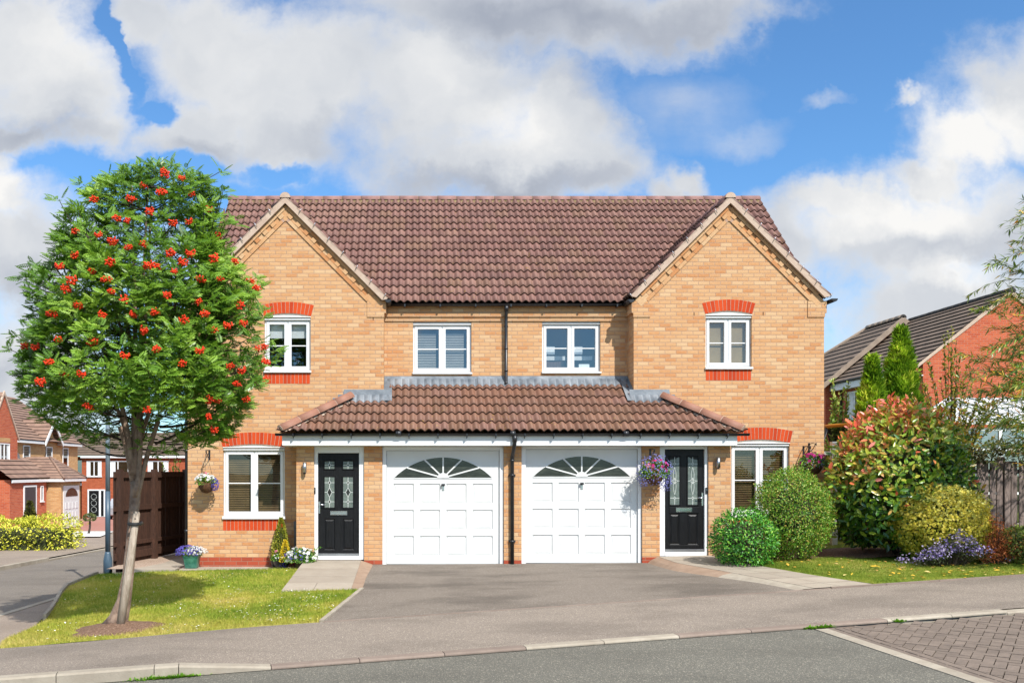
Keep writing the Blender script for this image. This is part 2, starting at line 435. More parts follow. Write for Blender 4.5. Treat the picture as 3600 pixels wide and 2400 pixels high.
M['bark'] = plain('rowan_bark', S(186,158,136,.64), S(124,98,82,.58), 9, .85, bump=.012, bscale=24)
M['branch'] = plain('dark_branch', S(88,72,58,.5), S(58,48,38,.5), 9, .85, bump=.006, bscale=30)
def _wood(name, a, b, k=(3, 3, .5)):
    m = NT(name); co = m.coord(); g = m.noise(m.scalevec(co, k), 12.0, 5, .6, .8)
    c = m.ramp(g, [(.32, b), (.68, a)])
    c = m.mix(m.math('MULTIPLY', m.rnd(), .35), c, tuple(x*.6 for x in b[:3]) + (1,))
    return m.bsdf(c, .8, 0, g, .004, .3)
M['green_twig'] = plain('green_twig', S(138,134,78,.55), S(108,100,58,.5), 9, .8)
M['stake'] = _wood('weathered_stake', S(212,196,176,.70), S(168,150,132,.66))
M['fence_brown'] = _wood('brown_stained_fence', S(108,74,58,.60), S(74,52,42,.56))
M['fence_grey'] = _wood('weathered_grey_fence', S(186,166,156,.62), S(128,112,106,.58))
M['rubber'] = plain('black_rubber', (.02,.02,.02,1), (.012,.012,.012,1), 8, .6)
M['lamp_post'] = plain('painted_lamp_post', S(88,112,130,.6), S(66,90,108,.6), 3, .4)
M['lamp_grey'] = plain('galvanised_post', S(168,184,198,.62), S(148,164,178,.6), 3, .45, .3)
# ---------------------------------------------------------------- the pair of houses
YG, YM, YP = 17.5, 18.0, 16.9           # gable wall, recessed middle wall, porch piers
house = thing('semi_detached_house', 'pair of joined buff brick houses with twin front gables and two white garage doors', 'house', (2.0, 17.5, 0.0))

def wall_front(mb, y, x0, x1, z0, z1, holes=(), depth=.1, m=0, skip_reveal=False):
    """wall in the x-z plane facing -y, with rectangular openings and their reveals"""
    xs = sorted({x0, x1, *[h[0] for h in holes], *[h[1] for h in holes]}); zs = sorted({z0, z1, *[h[2] for h in holes], *[h[3] for h in holes]})
    for a, b in zip(xs, xs[1:]):
        for c, d in zip(zs, zs[1:]):
            cx, cz = (a+b)/2, (c+d)/2
            if any(h[0] < cx < h[1] and h[2] < cz < h[3] for h in holes): continue
            mb.face([(a,y,c),(b,y,c),(b,y,d),(a,y,d)], m)
    if not skip_reveal:
        for a, b, c, d in holes:
            e = y + depth
            mb.face([(a,y,c),(a,y,d),(a,e,d),(a,e,c)], m); mb.face([(b,y,c),(b,e,c),(b,e,d),(b,y,d)], m)
            mb.face([(a,y,d),(b,y,d),(b,e,d),(a,e,d)], m); mb.face([(a,y,c),(a,e,c),(b,e,c),(b,y,c)], m)

GAB = [dict(x0=-4.42, x1=-.506, cx=-2.463), dict(x0=4.488, x1=8.29, cx=6.389)]
EZ, AZ = 5.19, 7.12
WIN = {
 'upper_left':  dict(y=YG, x0=-2.893, x1=-1.965, ft=4.81, fb=3.80, sb=3.757, arch=4.95, at=.224, n=13, rise=.062, so=.21, glass='glass_up', blind='none'),
 'upper_right': dict(y=YG, x0=5.923, x1=6.847, ft=4.85, fb=3.87, sb=3.824, arch=5.00, at=.2215, n=13, rise=.068, so=.21, glass='glass', blind='tan'),
 'lower_left':  dict(y=YG, x0=-3.716, x1=-2.483, ft=2.208, fb=.895, sb=.838, arch=2.338, at=.233, n=17, rise=.068, so=.22, glass='glass', blind='wood'),
 'lower_right': dict(y=YG, x0=6.432, x1=7.602, ft=2.293, fb=.93, sb=.875, arch=2.43, at=.238, n=17, rise=.068, so=.22, glass='glass', blind='wood_open'),
 'mid_left':    dict(y=YM, x0=.082, x1=1.283, ft=4.796, fb=3.82, sb=3.78, top=4.862, glass='glass_up', blind='pale'),
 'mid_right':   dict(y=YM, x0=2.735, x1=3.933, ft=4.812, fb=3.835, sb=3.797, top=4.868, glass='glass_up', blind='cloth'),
}
for w in WIN.values(): w['hole'] = (w['x0'], w['x1'], w['sb'], w.get('arch', w.get('top')))
wb = MB()
PL = .08   # top of the red plinth
for k, g in enumerate(GAB):
    names = ('upper_left', 'lower_left') if k == 0 else ('upper_right', 'lower_right')
    wall_front(wb, YG, g['x0'], g['x1'], PL, EZ, [WIN[n]['hole'] for n in names])
    wb.face([(g['x0'],YG,EZ),(g['x1'],YG,EZ),(g['cx'],YG,AZ)])
wall_front(wb, YM, -.506, 4.488, 2.4, 5.15, [WIN['mid_left']['hole'], WIN['mid_right']['hole']])
wb.face([(-.506,YG,2.3),(-.506,YM,2.3),(-.506,YM,5.2),(-.506,YG,5.2)]); wb.face([(4.488,YM,2.3),(4.488,YG,2.3),(4.488,YG,5.2),(4.488,YM,5.2)])
BK = 24.3
wb.face([(-4.42,BK,PL),(-4.42,YG,PL),(-4.42,YG,EZ),(-4.42,BK,EZ)]); wb.face([(8.29,YG,PL),(8.29,BK,PL),(8.29,BK,EZ),(8.29,YG,EZ)])
for x in (-4.42, 8.29): wb.face([(x,17.9,EZ),(x,BK,EZ),(x,20.97,8.1)])
wb.face([(8.29,BK,PL),(-4.42,BK,PL),(-4.42,BK,EZ),(8.29,BK,EZ)])
# corbelled courses under the middle eaves
wb.box(-.504, 4.486, YM-.028, YM+.01, 4.872, 4.956); wb.box(-.504, 4.486, YM-.056, YM+.01, 4.9565, 5.17)
# kneeler blocks at the four gable shoulders
for g in GAB:
    for sx, ex in ((-1, g['x0']), (1, g['x1'])):
        a, b = sorted((ex - sx*.33, ex))
        wb.box(a, b, YG-.018, YG+.02, 4.87, 5.19)
        a, b = sorted((ex + sx*.001, ex + sx*.045)); wb.box(a, b, YG-.018, YM+.2, 4.952, 5.19)
        a, b = sorted((ex + sx*.001, ex + sx*.012)); wb.box(a, b, YG-.018, YM+.2, 4.87, 4.9515)
# porch piers
PIER = [(-2.173,-1.835),(-.867,-.518),(1.831,2.171),(4.499,4.838),(5.776,6.198)]
for k, (a, b) in enumerate(PIER): wb.box(a, b, YP, 17.49 if k in (0, 4) else 17.25, PL if k < 3 else .14, 2.275)
wall_o = wb.build('wall', M['brick'], house)
for g in GAB:
    pb = MB(); pb.box(g['x0'], g['x1'], YG, YG+.2, -.35, PL)
    x = -4.42 if g['x0'] < 0 else 8.09; pb.box(x, x+.2, YG+.2, BK, -.35, PL); pb.build('plinth', M['plinth'], house)
for k, (a, b) in enumerate(PIER):
    pb = MB(); pb.box(a, b, YP, 17.49 if k in (0, 4) else 17.25, -.3, PL if k < 3 else .14); pb.build('plinth', M['plinth'], house)

# raking brick bands under the verges
for g in GAB:
    rb = MB()
    for sx in (-1, 1):
        d = Vector((sx*.7071, 0, -.7071)); nrm = Vector((-sx*.7071, 0, -.7071)); A = Vector((g['cx'], 0, AZ))
        L = 2.73
        def brick(s0, s1, p0, p1, y0, m=0, rr=None):
            c = A + d*(s0+s1)/2 + nrm*(p0+p1)/2; c.y = (y0 + YG + .01)/2
            rb.obox(c, d*(s1-s0)/2, (0, (YG + .01 - y0)/2, 0), nrm*(p1-p0)/2, m, rr)
        for lay, (p0, p1, y0) in enumerate(((0,.074,YG-.034),(.157,.233,YG-.022))):
            s = p1 + .012 + (.05 if lay else 0)
            while s < L - .22 - p1*.9:
                brick(s, s+.214, p0+.004, p1-.004, y0); s += .2225
            brick(p1, s, p0+.004, p1-.004, y0+.004, 1)
        s = .16 + .03; k = 0
        while s < L - .34:
            if k % 2 == 0: brick(s, s+.104, .080, .154, YG-.03)
            else: brick(s-.002, s+.109, .080, .154, YG-.004)
            s += .111; k += 1
        brick(L-.30, L-.05, .02, .2, YG-.02)
        # mitred apex pieces
    rb.prism_y([(g['cx']-.085, AZ-.26), (g['cx'], AZ-.345), (g['cx']+.085, AZ-.26), (g['cx']+.08, AZ-.10), (g['cx'], AZ-.012), (g['cx']-.08, AZ-.10)], YG-.019, YG+.005)
    rb.build('raking_brickwork', [M['brick_each'], M['mortar']], house)

# ---------------------------------------------------------------- tiled roofs
TP, TA = .150, .056
def prof(u):
    return TA * (.5 - .5*math.cos(2*math.pi*u/TP))**.75
def tile_bm(origin, U, Sd, width, length, ncourse, lift=.030, seg=8, seed=0, inv=False):
    """courses of double-rolled tiles as real geometry; UV counts tiles and courses"""
    bm = bmesh.new(); uvl = bm.loops.layers.uv.new('UVMap')
    rn = random.Random(seed)
    O, U, Sd = Vector(origin), Vector(U).normalized(), Vector(Sd).normalized(); N = U.cross(Sd).normalized()
    if N.z < 0: N = -N
    nu = int(round(width/TP*seg)); us = [width*i/nu for i in range(nu+1)]; c = length/ncourse
    for k in range(ncourse):
        s0, s1 = k*c - .012*(k > 0), (k+1)*c
        cols = []
        for u in us:
            tid = int(u/(2*TP)); tr = random.Random(tid*131 + k*17 + seed).uniform(-.0035, .0035)
            h = prof(u)
            a = bm.verts.new(O + U*u + Sd*(s0+.004) + N*(h + lift - .030))
            b = bm.verts.new(O + U*u + Sd*s0 + N*(h + lift + tr))
            e = bm.verts.new(O + U*u + Sd*s1 + N*(h + .002))
            cols.append((a, b, e, u))
        for p, q in zip(cols, cols[1:]):
            fl = bm.faces.new((p[0], q[0], q[1], p[1])); fl.material_index = 1
            ft = bm.faces.new((p[1], q[1], q[2], p[2])); ft.smooth = True
            um = int(((p[3]+q[3])/2)/(2*TP)) + .5
            for f, vv in ((fl, (k+.02,)*4), (ft, (k+.01, k+.01, k+.98, k+.98))):
                for lp, u_, v_ in zip(f.loops, (p[3], q[3], q[3], p[3]), vv):
                    lp[uvl].uv = (min(max(u_/(2*TP), um-.49), um+.49), v_)
    return bm
def clip(bm, co, no):
    """keeps the side the normal points away from"""
    g = bm.verts[:] + bm.edges[:] + bm.faces[:]
    bmesh.ops.bisect_plane(bm, geom=g, plane_co=co, plane_no=no, clear_outer=True)
def bm_obj(name, bms, mats, parent):
    me = bpy.data.meshes.new(name)
    big = bmesh.new()
    for b in bms:
        t = bpy.data.meshes.new('t'); b.to_mesh(t); b.free(); big.from_mesh(t); bpy.data.meshes.remove(t)
    bmesh.ops.recalc_face_normals(big, faces=big.faces)
    big.to_mesh(me); big.free()
    for mt in mats: me.materials.append(mt)
    return link(name, me, parent)

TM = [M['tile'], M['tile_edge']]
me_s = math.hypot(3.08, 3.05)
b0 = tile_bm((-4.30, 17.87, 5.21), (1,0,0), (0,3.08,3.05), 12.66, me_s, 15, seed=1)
main_roof = bm_obj('main_roof', [b0], TM, house)
bb = MB()
bb.face([(-4.30,20.97,8.27),(8.36,20.97,8.27),(8.36,24.6,4.9),(-4.30,24.6,4.9)])
bb.build('rear_roof_slope', M['tile'], house)
GR = AZ + .155
for k, g in enumerate(GAB):
    hw = g['x1'] - g['cx'] + .085; gb = []
    for sx in (-1, 1):
        o = (g['cx'] + sx*hw, 17.395, GR - hw - .035)
        bmx = tile_bm(o, (0,1,0), (-sx*1, 0, 1), 2.65, hw*1.4142, 9, seed=5+k+sx)
        gb.append(bmx)
    bm_obj('gable_roof', gb, TM, house)
for g in GAB:
    vb = MB()
    for sx in (-1, 1):
        hw = g['x1'] - g['cx']
        p = [(g['cx'], AZ), (g['cx']+sx*hw*.985, AZ-hw*.985), (g['cx']+sx*(hw+.06), AZ-hw*.985+.015), (g['cx']+sx*(hw+.085), GR-hw-.085), (g['cx'], GR)]
        if sx > 0: pass
        else: p = p[::-1]
        # bedded verge split in tile lengths
        vb.prism_y(p, 17.40, 17.46)
    vb.prism_y([(g['cx']+.104*math.cos(t), GR-.05+.104*math.sin(t)) for t in [math.pi*i/14 for i in range(15)]], 17.388, 17.42)
    vb.build('verge', M['verge'], house)
for g in GAB:          # small verge clips
    kb = MB()
    for sx in (-1, 1):
        hw = g['x1'] - g['cx'] + .085
        for i in range(7):
            t = .30 + i*.28
            if t > hw: break
            x, z = g['cx'] + sx*t, GR - t - .01
            kb.tube([(x-sx*.025,17.375,z-.055),(x+sx*.012,17.372,z+.01),(x+sx*.03,17.385,z+.035)], .007, n=5)
    kb.build('verge_clips', M['steel'], house)

def halfround(mb, a, b, r, seg=.45, gap=.012, n=10, m=0, mj=1):
    a, b = Vector(a), Vector(b); d = (b-a); L = d.length; d.normalize()
    s = d.cross(Vector((0,0,1))).normalized(); up = s.cross(d).normalized()
    k = max(1, int(round(L/seg))); c = L/k
    for i in range(k):
        p, q = a + d*(i*c + gap/2), a + d*((i+1)*c - gap/2); jz = random.uniform(-.004, .004); rr = random.random()
        def ring(o, rad): return [mb.av(o + (s*math.cos(math.pi*j/n) + up*math.sin(math.pi*j/n))*rad + up*jz) for j in range(n+1)]
        A, B = ring(p, r), ring(q, r)
        for j in range(n): mb.af((A[j], A[j+1], B[j+1], B[j]), m, rr, True)
        mb.af(A[::-1], m, rr); mb.af(B, m, rr)
    A, B = [[mb.av(o + (s*math.cos(math.pi*j/n) + up*math.sin(math.pi*j/n))*(r-.006)) for j in range(n+1)] for o in (a, b)]
    for j in range(n): mb.af((A[j], A[j+1], B[j+1], B[j]), mj)
    mb.af(A[::-1], mj); mb.af(B, mj)
rg = MB(); halfround(rg, (-4.32, 20.97, 8.255), (8.38, 20.97, 8.255), .115); rg.build('ridge_tiles', [M['ridge'], M['ridge_mortar']], house)
for g in GAB: rg = MB(); halfround(rg, (g['cx'], 17.40, GR-.05), (g['cx'], 20.1, GR-.05), .110); rg.build('ridge_tiles', [M['ridge'], M['ridge_mortar']], house)
mb_ = MB()
n = 400
for i in range(n):      # lumpy mortar bedding in front of the main ridge
    x = -4.3 + 12.66*i/n; x2 = x + 12.66/n
    lo = .10 + .02*math.sin(i*.9) + random.uniform(-.012, .012)
    mb_.face([(x, 20.97-lo-.03, 8.26-lo*.97+.012), (x2, 20.97-lo-.03, 8.26-lo*.97+.012), (x2, 20.88, 8.27), (x, 20.88, 8.27)])
mb_.build('ridge_mortar', M['ridge_mortar'], house)

# porch roof: one lean-to slope, hipped at both ends
EY, EZp, SL = 16.57, 2.53, .743
XL, XR = -2.46, 6.34
HL, HR = -1.13, 5.02
def porch(seed): return tile_bm((-2.55, EY, EZp), (1,0,0), (0,1,SL), 9.0, 1.46*math.hypot(1, SL), 6, seed=seed)
lo = porch(3)
clip(lo, (0, YG-.004, 0), (0,1,0))
dxl = (HL-XL)/(YG-EY); clip(lo, (XL, EY, 0), (-1, dxl, 0)); clip(lo, (XR, EY, 0), (1, dxl, 0))
up = porch(3)
clip(up, (0, YG-.004, 0), (0,-1,0)); clip(up, (0, YM-.004, 0), (0,1,0)); clip(up, (-.50,0,0), (-1,0,0)); clip(up, (4.482,0,0), (1,0,0))
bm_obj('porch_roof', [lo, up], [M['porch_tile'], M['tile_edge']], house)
eb = MB()
zt = EZp + SL*(YG-EY)
eb.face([(XL,EY,EZp),(XL-.0,YG,EZp),(HL,YG,zt)][::-1]); eb.face([(XR,EY,EZp),(XR,YG,EZp),(HR,YG,zt)])
eb.build('porch_roof_end', M['porch_tile'], house)
# mortar skirts below the hips
for sx, xa, xb in ((1, XL, HL), (-1, XR, HR)):
    hb = MB(); halfround(hb, (xa+sx*.03, EY, EZp+.035), (xb, YG-.06, zt+.05), .115, .43)
    for i in range(40):
        t, t2 = i/40, (i+1)/40
        p = Vector((xa+(xb-xa)*t, EY+(YG-EY)*t, EZp+(zt-EZp)*t)); q = Vector((xa+(xb-xa)*t2, EY+(YG-EY)*t2, EZp+(zt-EZp)*t2))
        w = .14 + random.uniform(-.03, .03)
        hb.face([p+Vector((sx*.02,0,.06)), q+Vector((sx*.02,0,.06)), q+Vector((sx*w,-.05,.018)), p+Vector((sx*w,-.05,.018))], 1)
    hb.build('hip_tiles', [M['hip'], M['verge']], house)

# lead flashings
lb = MB()
def apron(x0, x1, yw, s_up, s_dn):
    nseg = int((x1-x0)/.0125); c = math.hypot(1, SL)
    for i in range(nseg):
        row = []
        for x in (x0 + (x1-x0)*i/nseg, x0 + (x1-x0)*(i+1)/nseg):
            u = x + 2.55; h = prof(u)
            y1 = yw - s_dn/c; z1 = EZp + SL*(y1-EY)
            row.append(((x, y1 - SL/c*(h+.018), z1 + (h+.020)/c + .008), (x, yw-.014, EZp + SL*(yw-EY) + .098), (x, yw-.006, EZp + SL*(yw-EY) + .075 + s_up)))
        a, b = row
        lb.face([a[0], b[0], b[1], a[1]], smooth=True); lb.face([a[1], b[1], b[2], a[2]])
apron(-.50, 1.40, YM, .075, .16); apron(1.405, 4.482, YM, .08, .155)
apron(-1.30, -.34, YG, .13, .15); apron(4.40, 5.20, YG, .13, .15)
for x, sg in ((-.506, 1), (4.488, -1)):      # upstand along the gable return and strip on the tiles
    a, b = sorted((x + sg*.004, x + sg*.16))
    y0, y1 = YG-.15, YM
    lb.hexa([(a,y0,EZp+SL*(y0-EY)+.085),(b,y0,EZp+SL*(y0-EY)+.085),(b,y1,EZp+SL*(y1-EY)+.085),(a,y1,EZp+SL*(y1-EY)+.085)] +
            [(a,y0,EZp+SL*(y0-EY)+.092),(b,y0,EZp+SL*(y0-EY)+.092),(b,y1,EZp+SL*(y1-EY)+.092),(a,y1,EZp+SL*(y1-EY)+.092)])
    a, b = sorted((x + sg*.002, x + sg*.006))
    lb.hexa([(a,YG+.002,3.22),(b,YG+.002,3.22),(b,YM,3.5),(a,YM,3.5),(a,YG+.002,3.42),(b,YG+.002,3.42),(b,YM,3.75),(a,YM,3.75)])
for sg, xa in ((1, HL), (-1, HR)):           # stepped flashing beside the hips
    for i in range(8):
        x = xa - sg*(.08 + i*.105); z = zt + .17 - i*.0765*.86
        a, b = sorted((x, x - sg*.105)); lb.box(a, b, YG-.004, YG+.002, z-.16, z)
lb.build('lead_flashing', M['lead'], house)

# fascia, soffit, gutters, downpipes
fb = MB()
fb.bevbox(-2.41, 6.23, 16.628, 16.685, 2.283, 2.49, .004)
fb.box(-2.40, 6.22, 16.686, 16.95, 2.276, 2.2825)
for x0, x1 in ((-2.41, -2.385), (6.205, 6.23)): fb.box(x0, x1, 16.686, YG-.002, 2.2835, 2.49)
fb.box(-2.384, -2.174, 16.951, YG-.003, 2.276, 2.2825); fb.box(6.199, 6.204, 16.951, YG-.003, 2.276, 2.2825)
fb.build('fascia', M['upvc'], house)
def gutter(mb, a, b, r=.056, t=.005, ends=True, n=10):
    a, b = Vector(a), Vector(b); d = (b-a).normalized(); s = d.cross(Vector((0,0,1))).normalized(); up = Vector((0,0,1))
    def ring(o, rad): return [mb.av(o - s*math.cos(math.pi*j/n)*rad - up*math.sin(math.pi*j/n)*rad) for j in range(n+1)]
    A, B, C, D = ring(a, r), ring(b, r), ring(a, r-t), ring(b, r-t)
    for j in range(n):
        mb.af((A[j], B[j], B[j+1], A[j+1]), 0, .5, True); mb.af((C[j+1], D[j+1], D[j], C[j]), 0, .5, True)
    for j in (0, n): mb.af((A[j], C[j], D[j], B[j]), 0, .5)
    if ends: mb.af(A, 0, .5); mb.af(B[::-1], 0, .5)
gu = MB()
for x in (8.44, -4.57): gu = MB(); gutter(gu, (x, 17.36, 5.215), (x, 18.2, 5.215), r=.06); gu.build('eaves_gutter', M['black_pipe'], house)
gu = MB(); gutter(gu, (-.45, 17.85, 5.20), (4.44, 17.85, 5.20), r=.05)
for x in (-.415, 4.41): gutter(gu, (x, 17.375, 5.20), (x, 17.86, 5.195), r=.06)
gu.build('eaves_gutter', M['black_pipe'], house)
for i in range(7): gu = MB(); gu.box(-.1 + i*.72, -.07 + i*.72, 17.80, 17.93, 5.138, 5.19); gu.build('gutter_bracket', M['black_pipe'], house)
gp = MB()
gutter(gp, (-2.53, EY, 2.512), (6.43, EY, 2.512), r=.05)
for i in range(16):
    x = -2.2 + i*.547; gp.box(x, x+.022, EY-.056, 16.63, 2.452, 2.508); gp.tube([(x+.011, EY-.02, 2.46), (x+.011, EY-.01, 2.425), (x+.011, EY+.03, 2.42)], .009, n=5)
for x in (-.2, 1.96, 4.1): gp.tube([(x-.05, EY, 2.508), (x+.05, EY, 2.508)], .056, n=12)
gp.build('porch_gutter', M['black_pipe'], house)
dp = MB()
dp.tube([(1.985, 17.85, 5.15), (1.985, 17.85, 5.06), (1.985, 17.905, 4.98), (1.985, 17.91, 4.86), (1.985, 17.92, 3.62), (1.985, 17.86, 3.575)], .034, n=10)
dp.tube([(1.985, 17.85, 5.16), (1.985, 17.85, 5.06)], .044, n=10)
for z in (4.75, 4.3, 3.85): dp.tube([(1.985, 17.92, z-.02), (1.985, 17.92, z+.02)], .042, n=10)
dp.build('upper_downpipe', M['black_pipe'], house)
dp = MB()
dp.tube([(2.0, EY, 2.46), (2.0, EY, 2.33), (1.995, EY+.03, 2.27), (1.99, 16.80, 2.12), (1.985, 16.845, 2.06), (1.985, 16.845, .0)], .036, n=10)
dp.tube([(2.0, EY, 2.47), (2.0, EY, 2.35)], .046, n=10)
for z in (2.0, 1.72, .45): dp.tube([(1.985, 16.845, z-.02), (1.985, 16.845, z+.02)], .044, n=10); 
dp.box(1.92, 2.05, 16.87, 16.8985, .43, .47); dp.box(1.92, 2.05, 16.87, 16.8985, 1.70, 1.74)
dp.build('porch_downpipe', M['black_pipe'], house)
dp = MB(); dp.tube([(-4.455, 17.56, 5.15), (-4.455, 17.56, -.1)], .036, n=10)
for z in (4.0, 2.2, .6): dp.tube([(-4.455, 17.56, z-.03), (-4.455, 17.56, z+.03)], .044, n=10)
dp.build('side_downpipe', M['black_pipe'], house)
gx = MB(); gx.bevbox(-2.285, -2.205, 17.40, 17.495, .10, .66, .006); gx.bevbox(-2.293, -2.197, 17.39, 17.497, .662, .80, .006)
gx.tube([(-2.245,17.44,-.12),(-2.245,17.44,.10)], .03, n=8)
gx.build('cable_cover', M['grey_box'], house)

# ---------------------------------------------------------------- windows
def arch(w):
    hw = (w['x1']-w['x0'])/2 + .012; xc = (w['x0']+w['x1'])/2; rise = w['rise']; Rr = (hw*hw + rise*rise)/(2*rise); th = w['at']
    zc = w['arch'] - Rr; a0 = math.asin(hw/Rr); n = w['n']; y0 = YG - .003
    b = MB()
    def P(a, r): return (xc + r*math.sin(a), zc + r*math.cos(a))
    poly = [P(-a0 + 2*a0*i/24, Rr+.001) for i in range(25)] + [P(a0 - 2*a0*i/24, Rr+th-.001) for i in range(25)]
    b.prism_y(poly, y0+.002, YG+.1, 1)
    for k in range(n):
        c0, c1 = -a0 + 2*a0*k/n, -a0 + 2*a0*(k+1)/n; g = .0055/(Rr+th/2)
        q = [P(c0+g, Rr+.0005), P(c1-g, Rr+.0005), P(c1-g, Rr+th), P(c0+g, Rr+th)]
        b.prism_y(q, y0, YG+.02, 0)
    return b
def soldier(w):
    b = MB(); z1 = w['sb'] - .006; z0 = z1 - w['so']; n = int(round((w['x1']-w['x0'])/.0765)); c = (w['x1']-w['x0']-.012)/n
    b.box(w['x0'], w['x1']-.008, YG-.001, YG+.05, z0, z1, 1)
    for k in range(n): b.box(w['x0']+.004+k*c, w['x0']+.004+(k+1)*c-.010, YG-.003, YG+.02, z0+.002, z1-.003, 0)
    return b
def window(key):
    w = WIN[key]; x0, x1, y = w['x0'], w['x1'], w['y'] + .065; zt_, zb = w['ft'], w['fb']; xc = (x0+x1)/2
    f = MB()
    fw = .048
    f.bevbox(x0, x0+fw, y, y+.06, zb, zt_, .004); f.bevbox(x1-fw, x1, y, y+.06, zb, zt_, .004)
    f.bevbox(x0+fw, x1-fw, y, y+.06, zt_-.04, zt_, .004); f.bevbox(x0+fw, x1-fw, y, y+.06, zb, zb+.045, .004)
    f.bevbox(xc-.028, xc+.028, y-.001, y+.06, zb+.045, zt_-.04, .004)
    win = f.build('window', M['upvc'], house)
    panes = []
    s = MB(); gb_ = MB()
    for a, b in ((x0+fw-.012, xc-.012), (xc+.012, x1-fw+.012)):
        t, bt, sw, ys = zt_-.030, zb+.034, .058, y-.016
        s.bevbox(a, a+sw, ys, y+.05, bt, t, .007); s.bevbox(b-sw, b, ys, y+.05, bt, t, .007)
        s.bevbox(a+sw, b-sw, ys, y+.05, t-.05, t, .007); s.bevbox(a+sw, b-sw, ys, y+.05, bt, bt+.058, .007)
        zm = (t+bt)/2; s.bevbox(a+sw, b-sw, y+.012, y+.03, zm-.010, zm+.010, .003)
        gb_.face([(a+sw, y+.022, bt+.05), (b-sw, y+.022, bt+.05), (b-sw, y+.022, t-.05), (a+sw, y+.022, t-.05)])
        panes.append((a+sw, b-sw, bt+.058, t-.05))
    s.build('sash', M['upvc'], win)
    gb_.build('glazing', M[w['glass']], win)
    sl = MB(); sl.bevbox(x0-.012, x1+.014, w['y']-.045, y+.05, w['sb'], zb-.001, .008); sl.build('sill', M['upvc'], win)
    h = MB(); top = w['hole'][3]
    if 'arch' in w:
        h.box(x0, x1, w['y']+.030, w['y']+.06, zt_+.05, top)
        h.bevbox(x0-.004, x1+.004, w['y']-.012, w['y']+.03, zt_+.052, zt_+.070, .004)
        h.build('arch_panel', M['cream'], win)
        h = MB(); h.bevbox(x0+.001, x1-.001, w['y']+.012, y+.05, zt_+.002, zt_+.042, .008)
        h.build('drip_bar', M['upvc'], win)
        arch(w).build('brick_arch', [M['red_each'], M['mortar']], house)
        soldier(w).build('brick_sill', [M['red_each'], M['mortar']], house)
    else:
        h.bevbox(x0+.001, x1-.001, w['y']+.012, y+.05, zt_+.001, zt_+.024, .006)
        h.box(x0, x1, w['y']+.045, y+.05, zt_+.025, top)
        h.build('drip_bar', M['upvc'], win)
    # dim room behind
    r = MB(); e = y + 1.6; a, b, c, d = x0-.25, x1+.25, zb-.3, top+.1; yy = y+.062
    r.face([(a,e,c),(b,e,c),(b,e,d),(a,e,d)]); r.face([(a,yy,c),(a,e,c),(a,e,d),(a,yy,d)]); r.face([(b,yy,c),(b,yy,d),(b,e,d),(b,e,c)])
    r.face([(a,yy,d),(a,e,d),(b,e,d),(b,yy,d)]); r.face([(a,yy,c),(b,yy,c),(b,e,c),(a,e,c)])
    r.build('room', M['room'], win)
    B = MB(); yb = y + .075; bl = w['blind']
    if bl in ('wood', 'wood_open', 'pale'):
        # the slats stop short of the top in the pale blind
        dz = .036 if bl != 'pale' else .034
        z = zb + .06
        while z < zt_ - (.05 if bl != 'pale' else .16):
            for a, b, _, _ in panes:
                aa, bb2 = (a-.05, b+.04) if bl != 'pale' else (a-.05, b-.055)
                tilt = .019 if bl != 'wood_open' else .013
                B.hexa([(aa,yb,z),(bb2,yb,z),(bb2,yb+.014,z+tilt),(aa,yb+.014,z+tilt),(aa,yb,z+.002),(bb2,yb,z+.002),(bb2,yb+.014,z+tilt+.002),(aa,yb+.014,z+tilt+.002)], 0)
            z += dz
        for a, b, c, d in panes:
            for xx in (a+.09, b-.12): B.box(xx, xx+.003, yb-.003, yb, c, d - (.12 if bl == 'pale' else 0))
            if bl != 'pale': B.box(a-.05, b+.04, yb, yb+.04, d-.02, d+.05)
        B.build('venetian_blind', M['blind_pale'] if bl == 'pale' else M['blind'], win)
    elif bl == 'tan':
        B.box(x0+.05, x1-.05, yb, yb+.004, zb, zt_); B.build('roller_blind', M['tan_blind'], win)
    elif bl == 'cloth':
        for (a, b, c, d), wd in zip(panes, (.19, .19)):
            B.box(a-.02, a+wd, yb+.02, yb+.03, c+.29, c+.42, 0); B.box(a-.02, a+wd, yb+.015, yb+.035, c+.43, c+.445, 0)
            B.box(a-.02, b+.02, yb+.30, yb+.31, c+.2, c+.285, 0)
        a, b, c, d = panes[0]
        B.prism_y([(a-.03, c-.05), (b+.0, c-.05), (b-.055, c+.16)] + [(b-.055 - (b-a-.05)*i/10, c+.16 - .02*math.sin(math.pi*i/10)) for i in range(1, 11)] + [(a-.03, c+.17)], yb+.10, yb+.16, 1)  # brown shape painted in for a roof reflected in the pane
        a, b, c, d = panes[1]
        B.box(a+.11, b-.11, yb-.02, yb+.05, c-.01, c+.08, 0)
        B.build('curtain', [M['white_cloth'], M['brown_reflection']], win)
    else:
        B.box(x0+.03, x1-.03, yb+.02, yb+.03, zt_-.34, zt_, 0)
        B.build('roller_blind', M['white_cloth'], win)
    return win
for k in WIN: window(k)
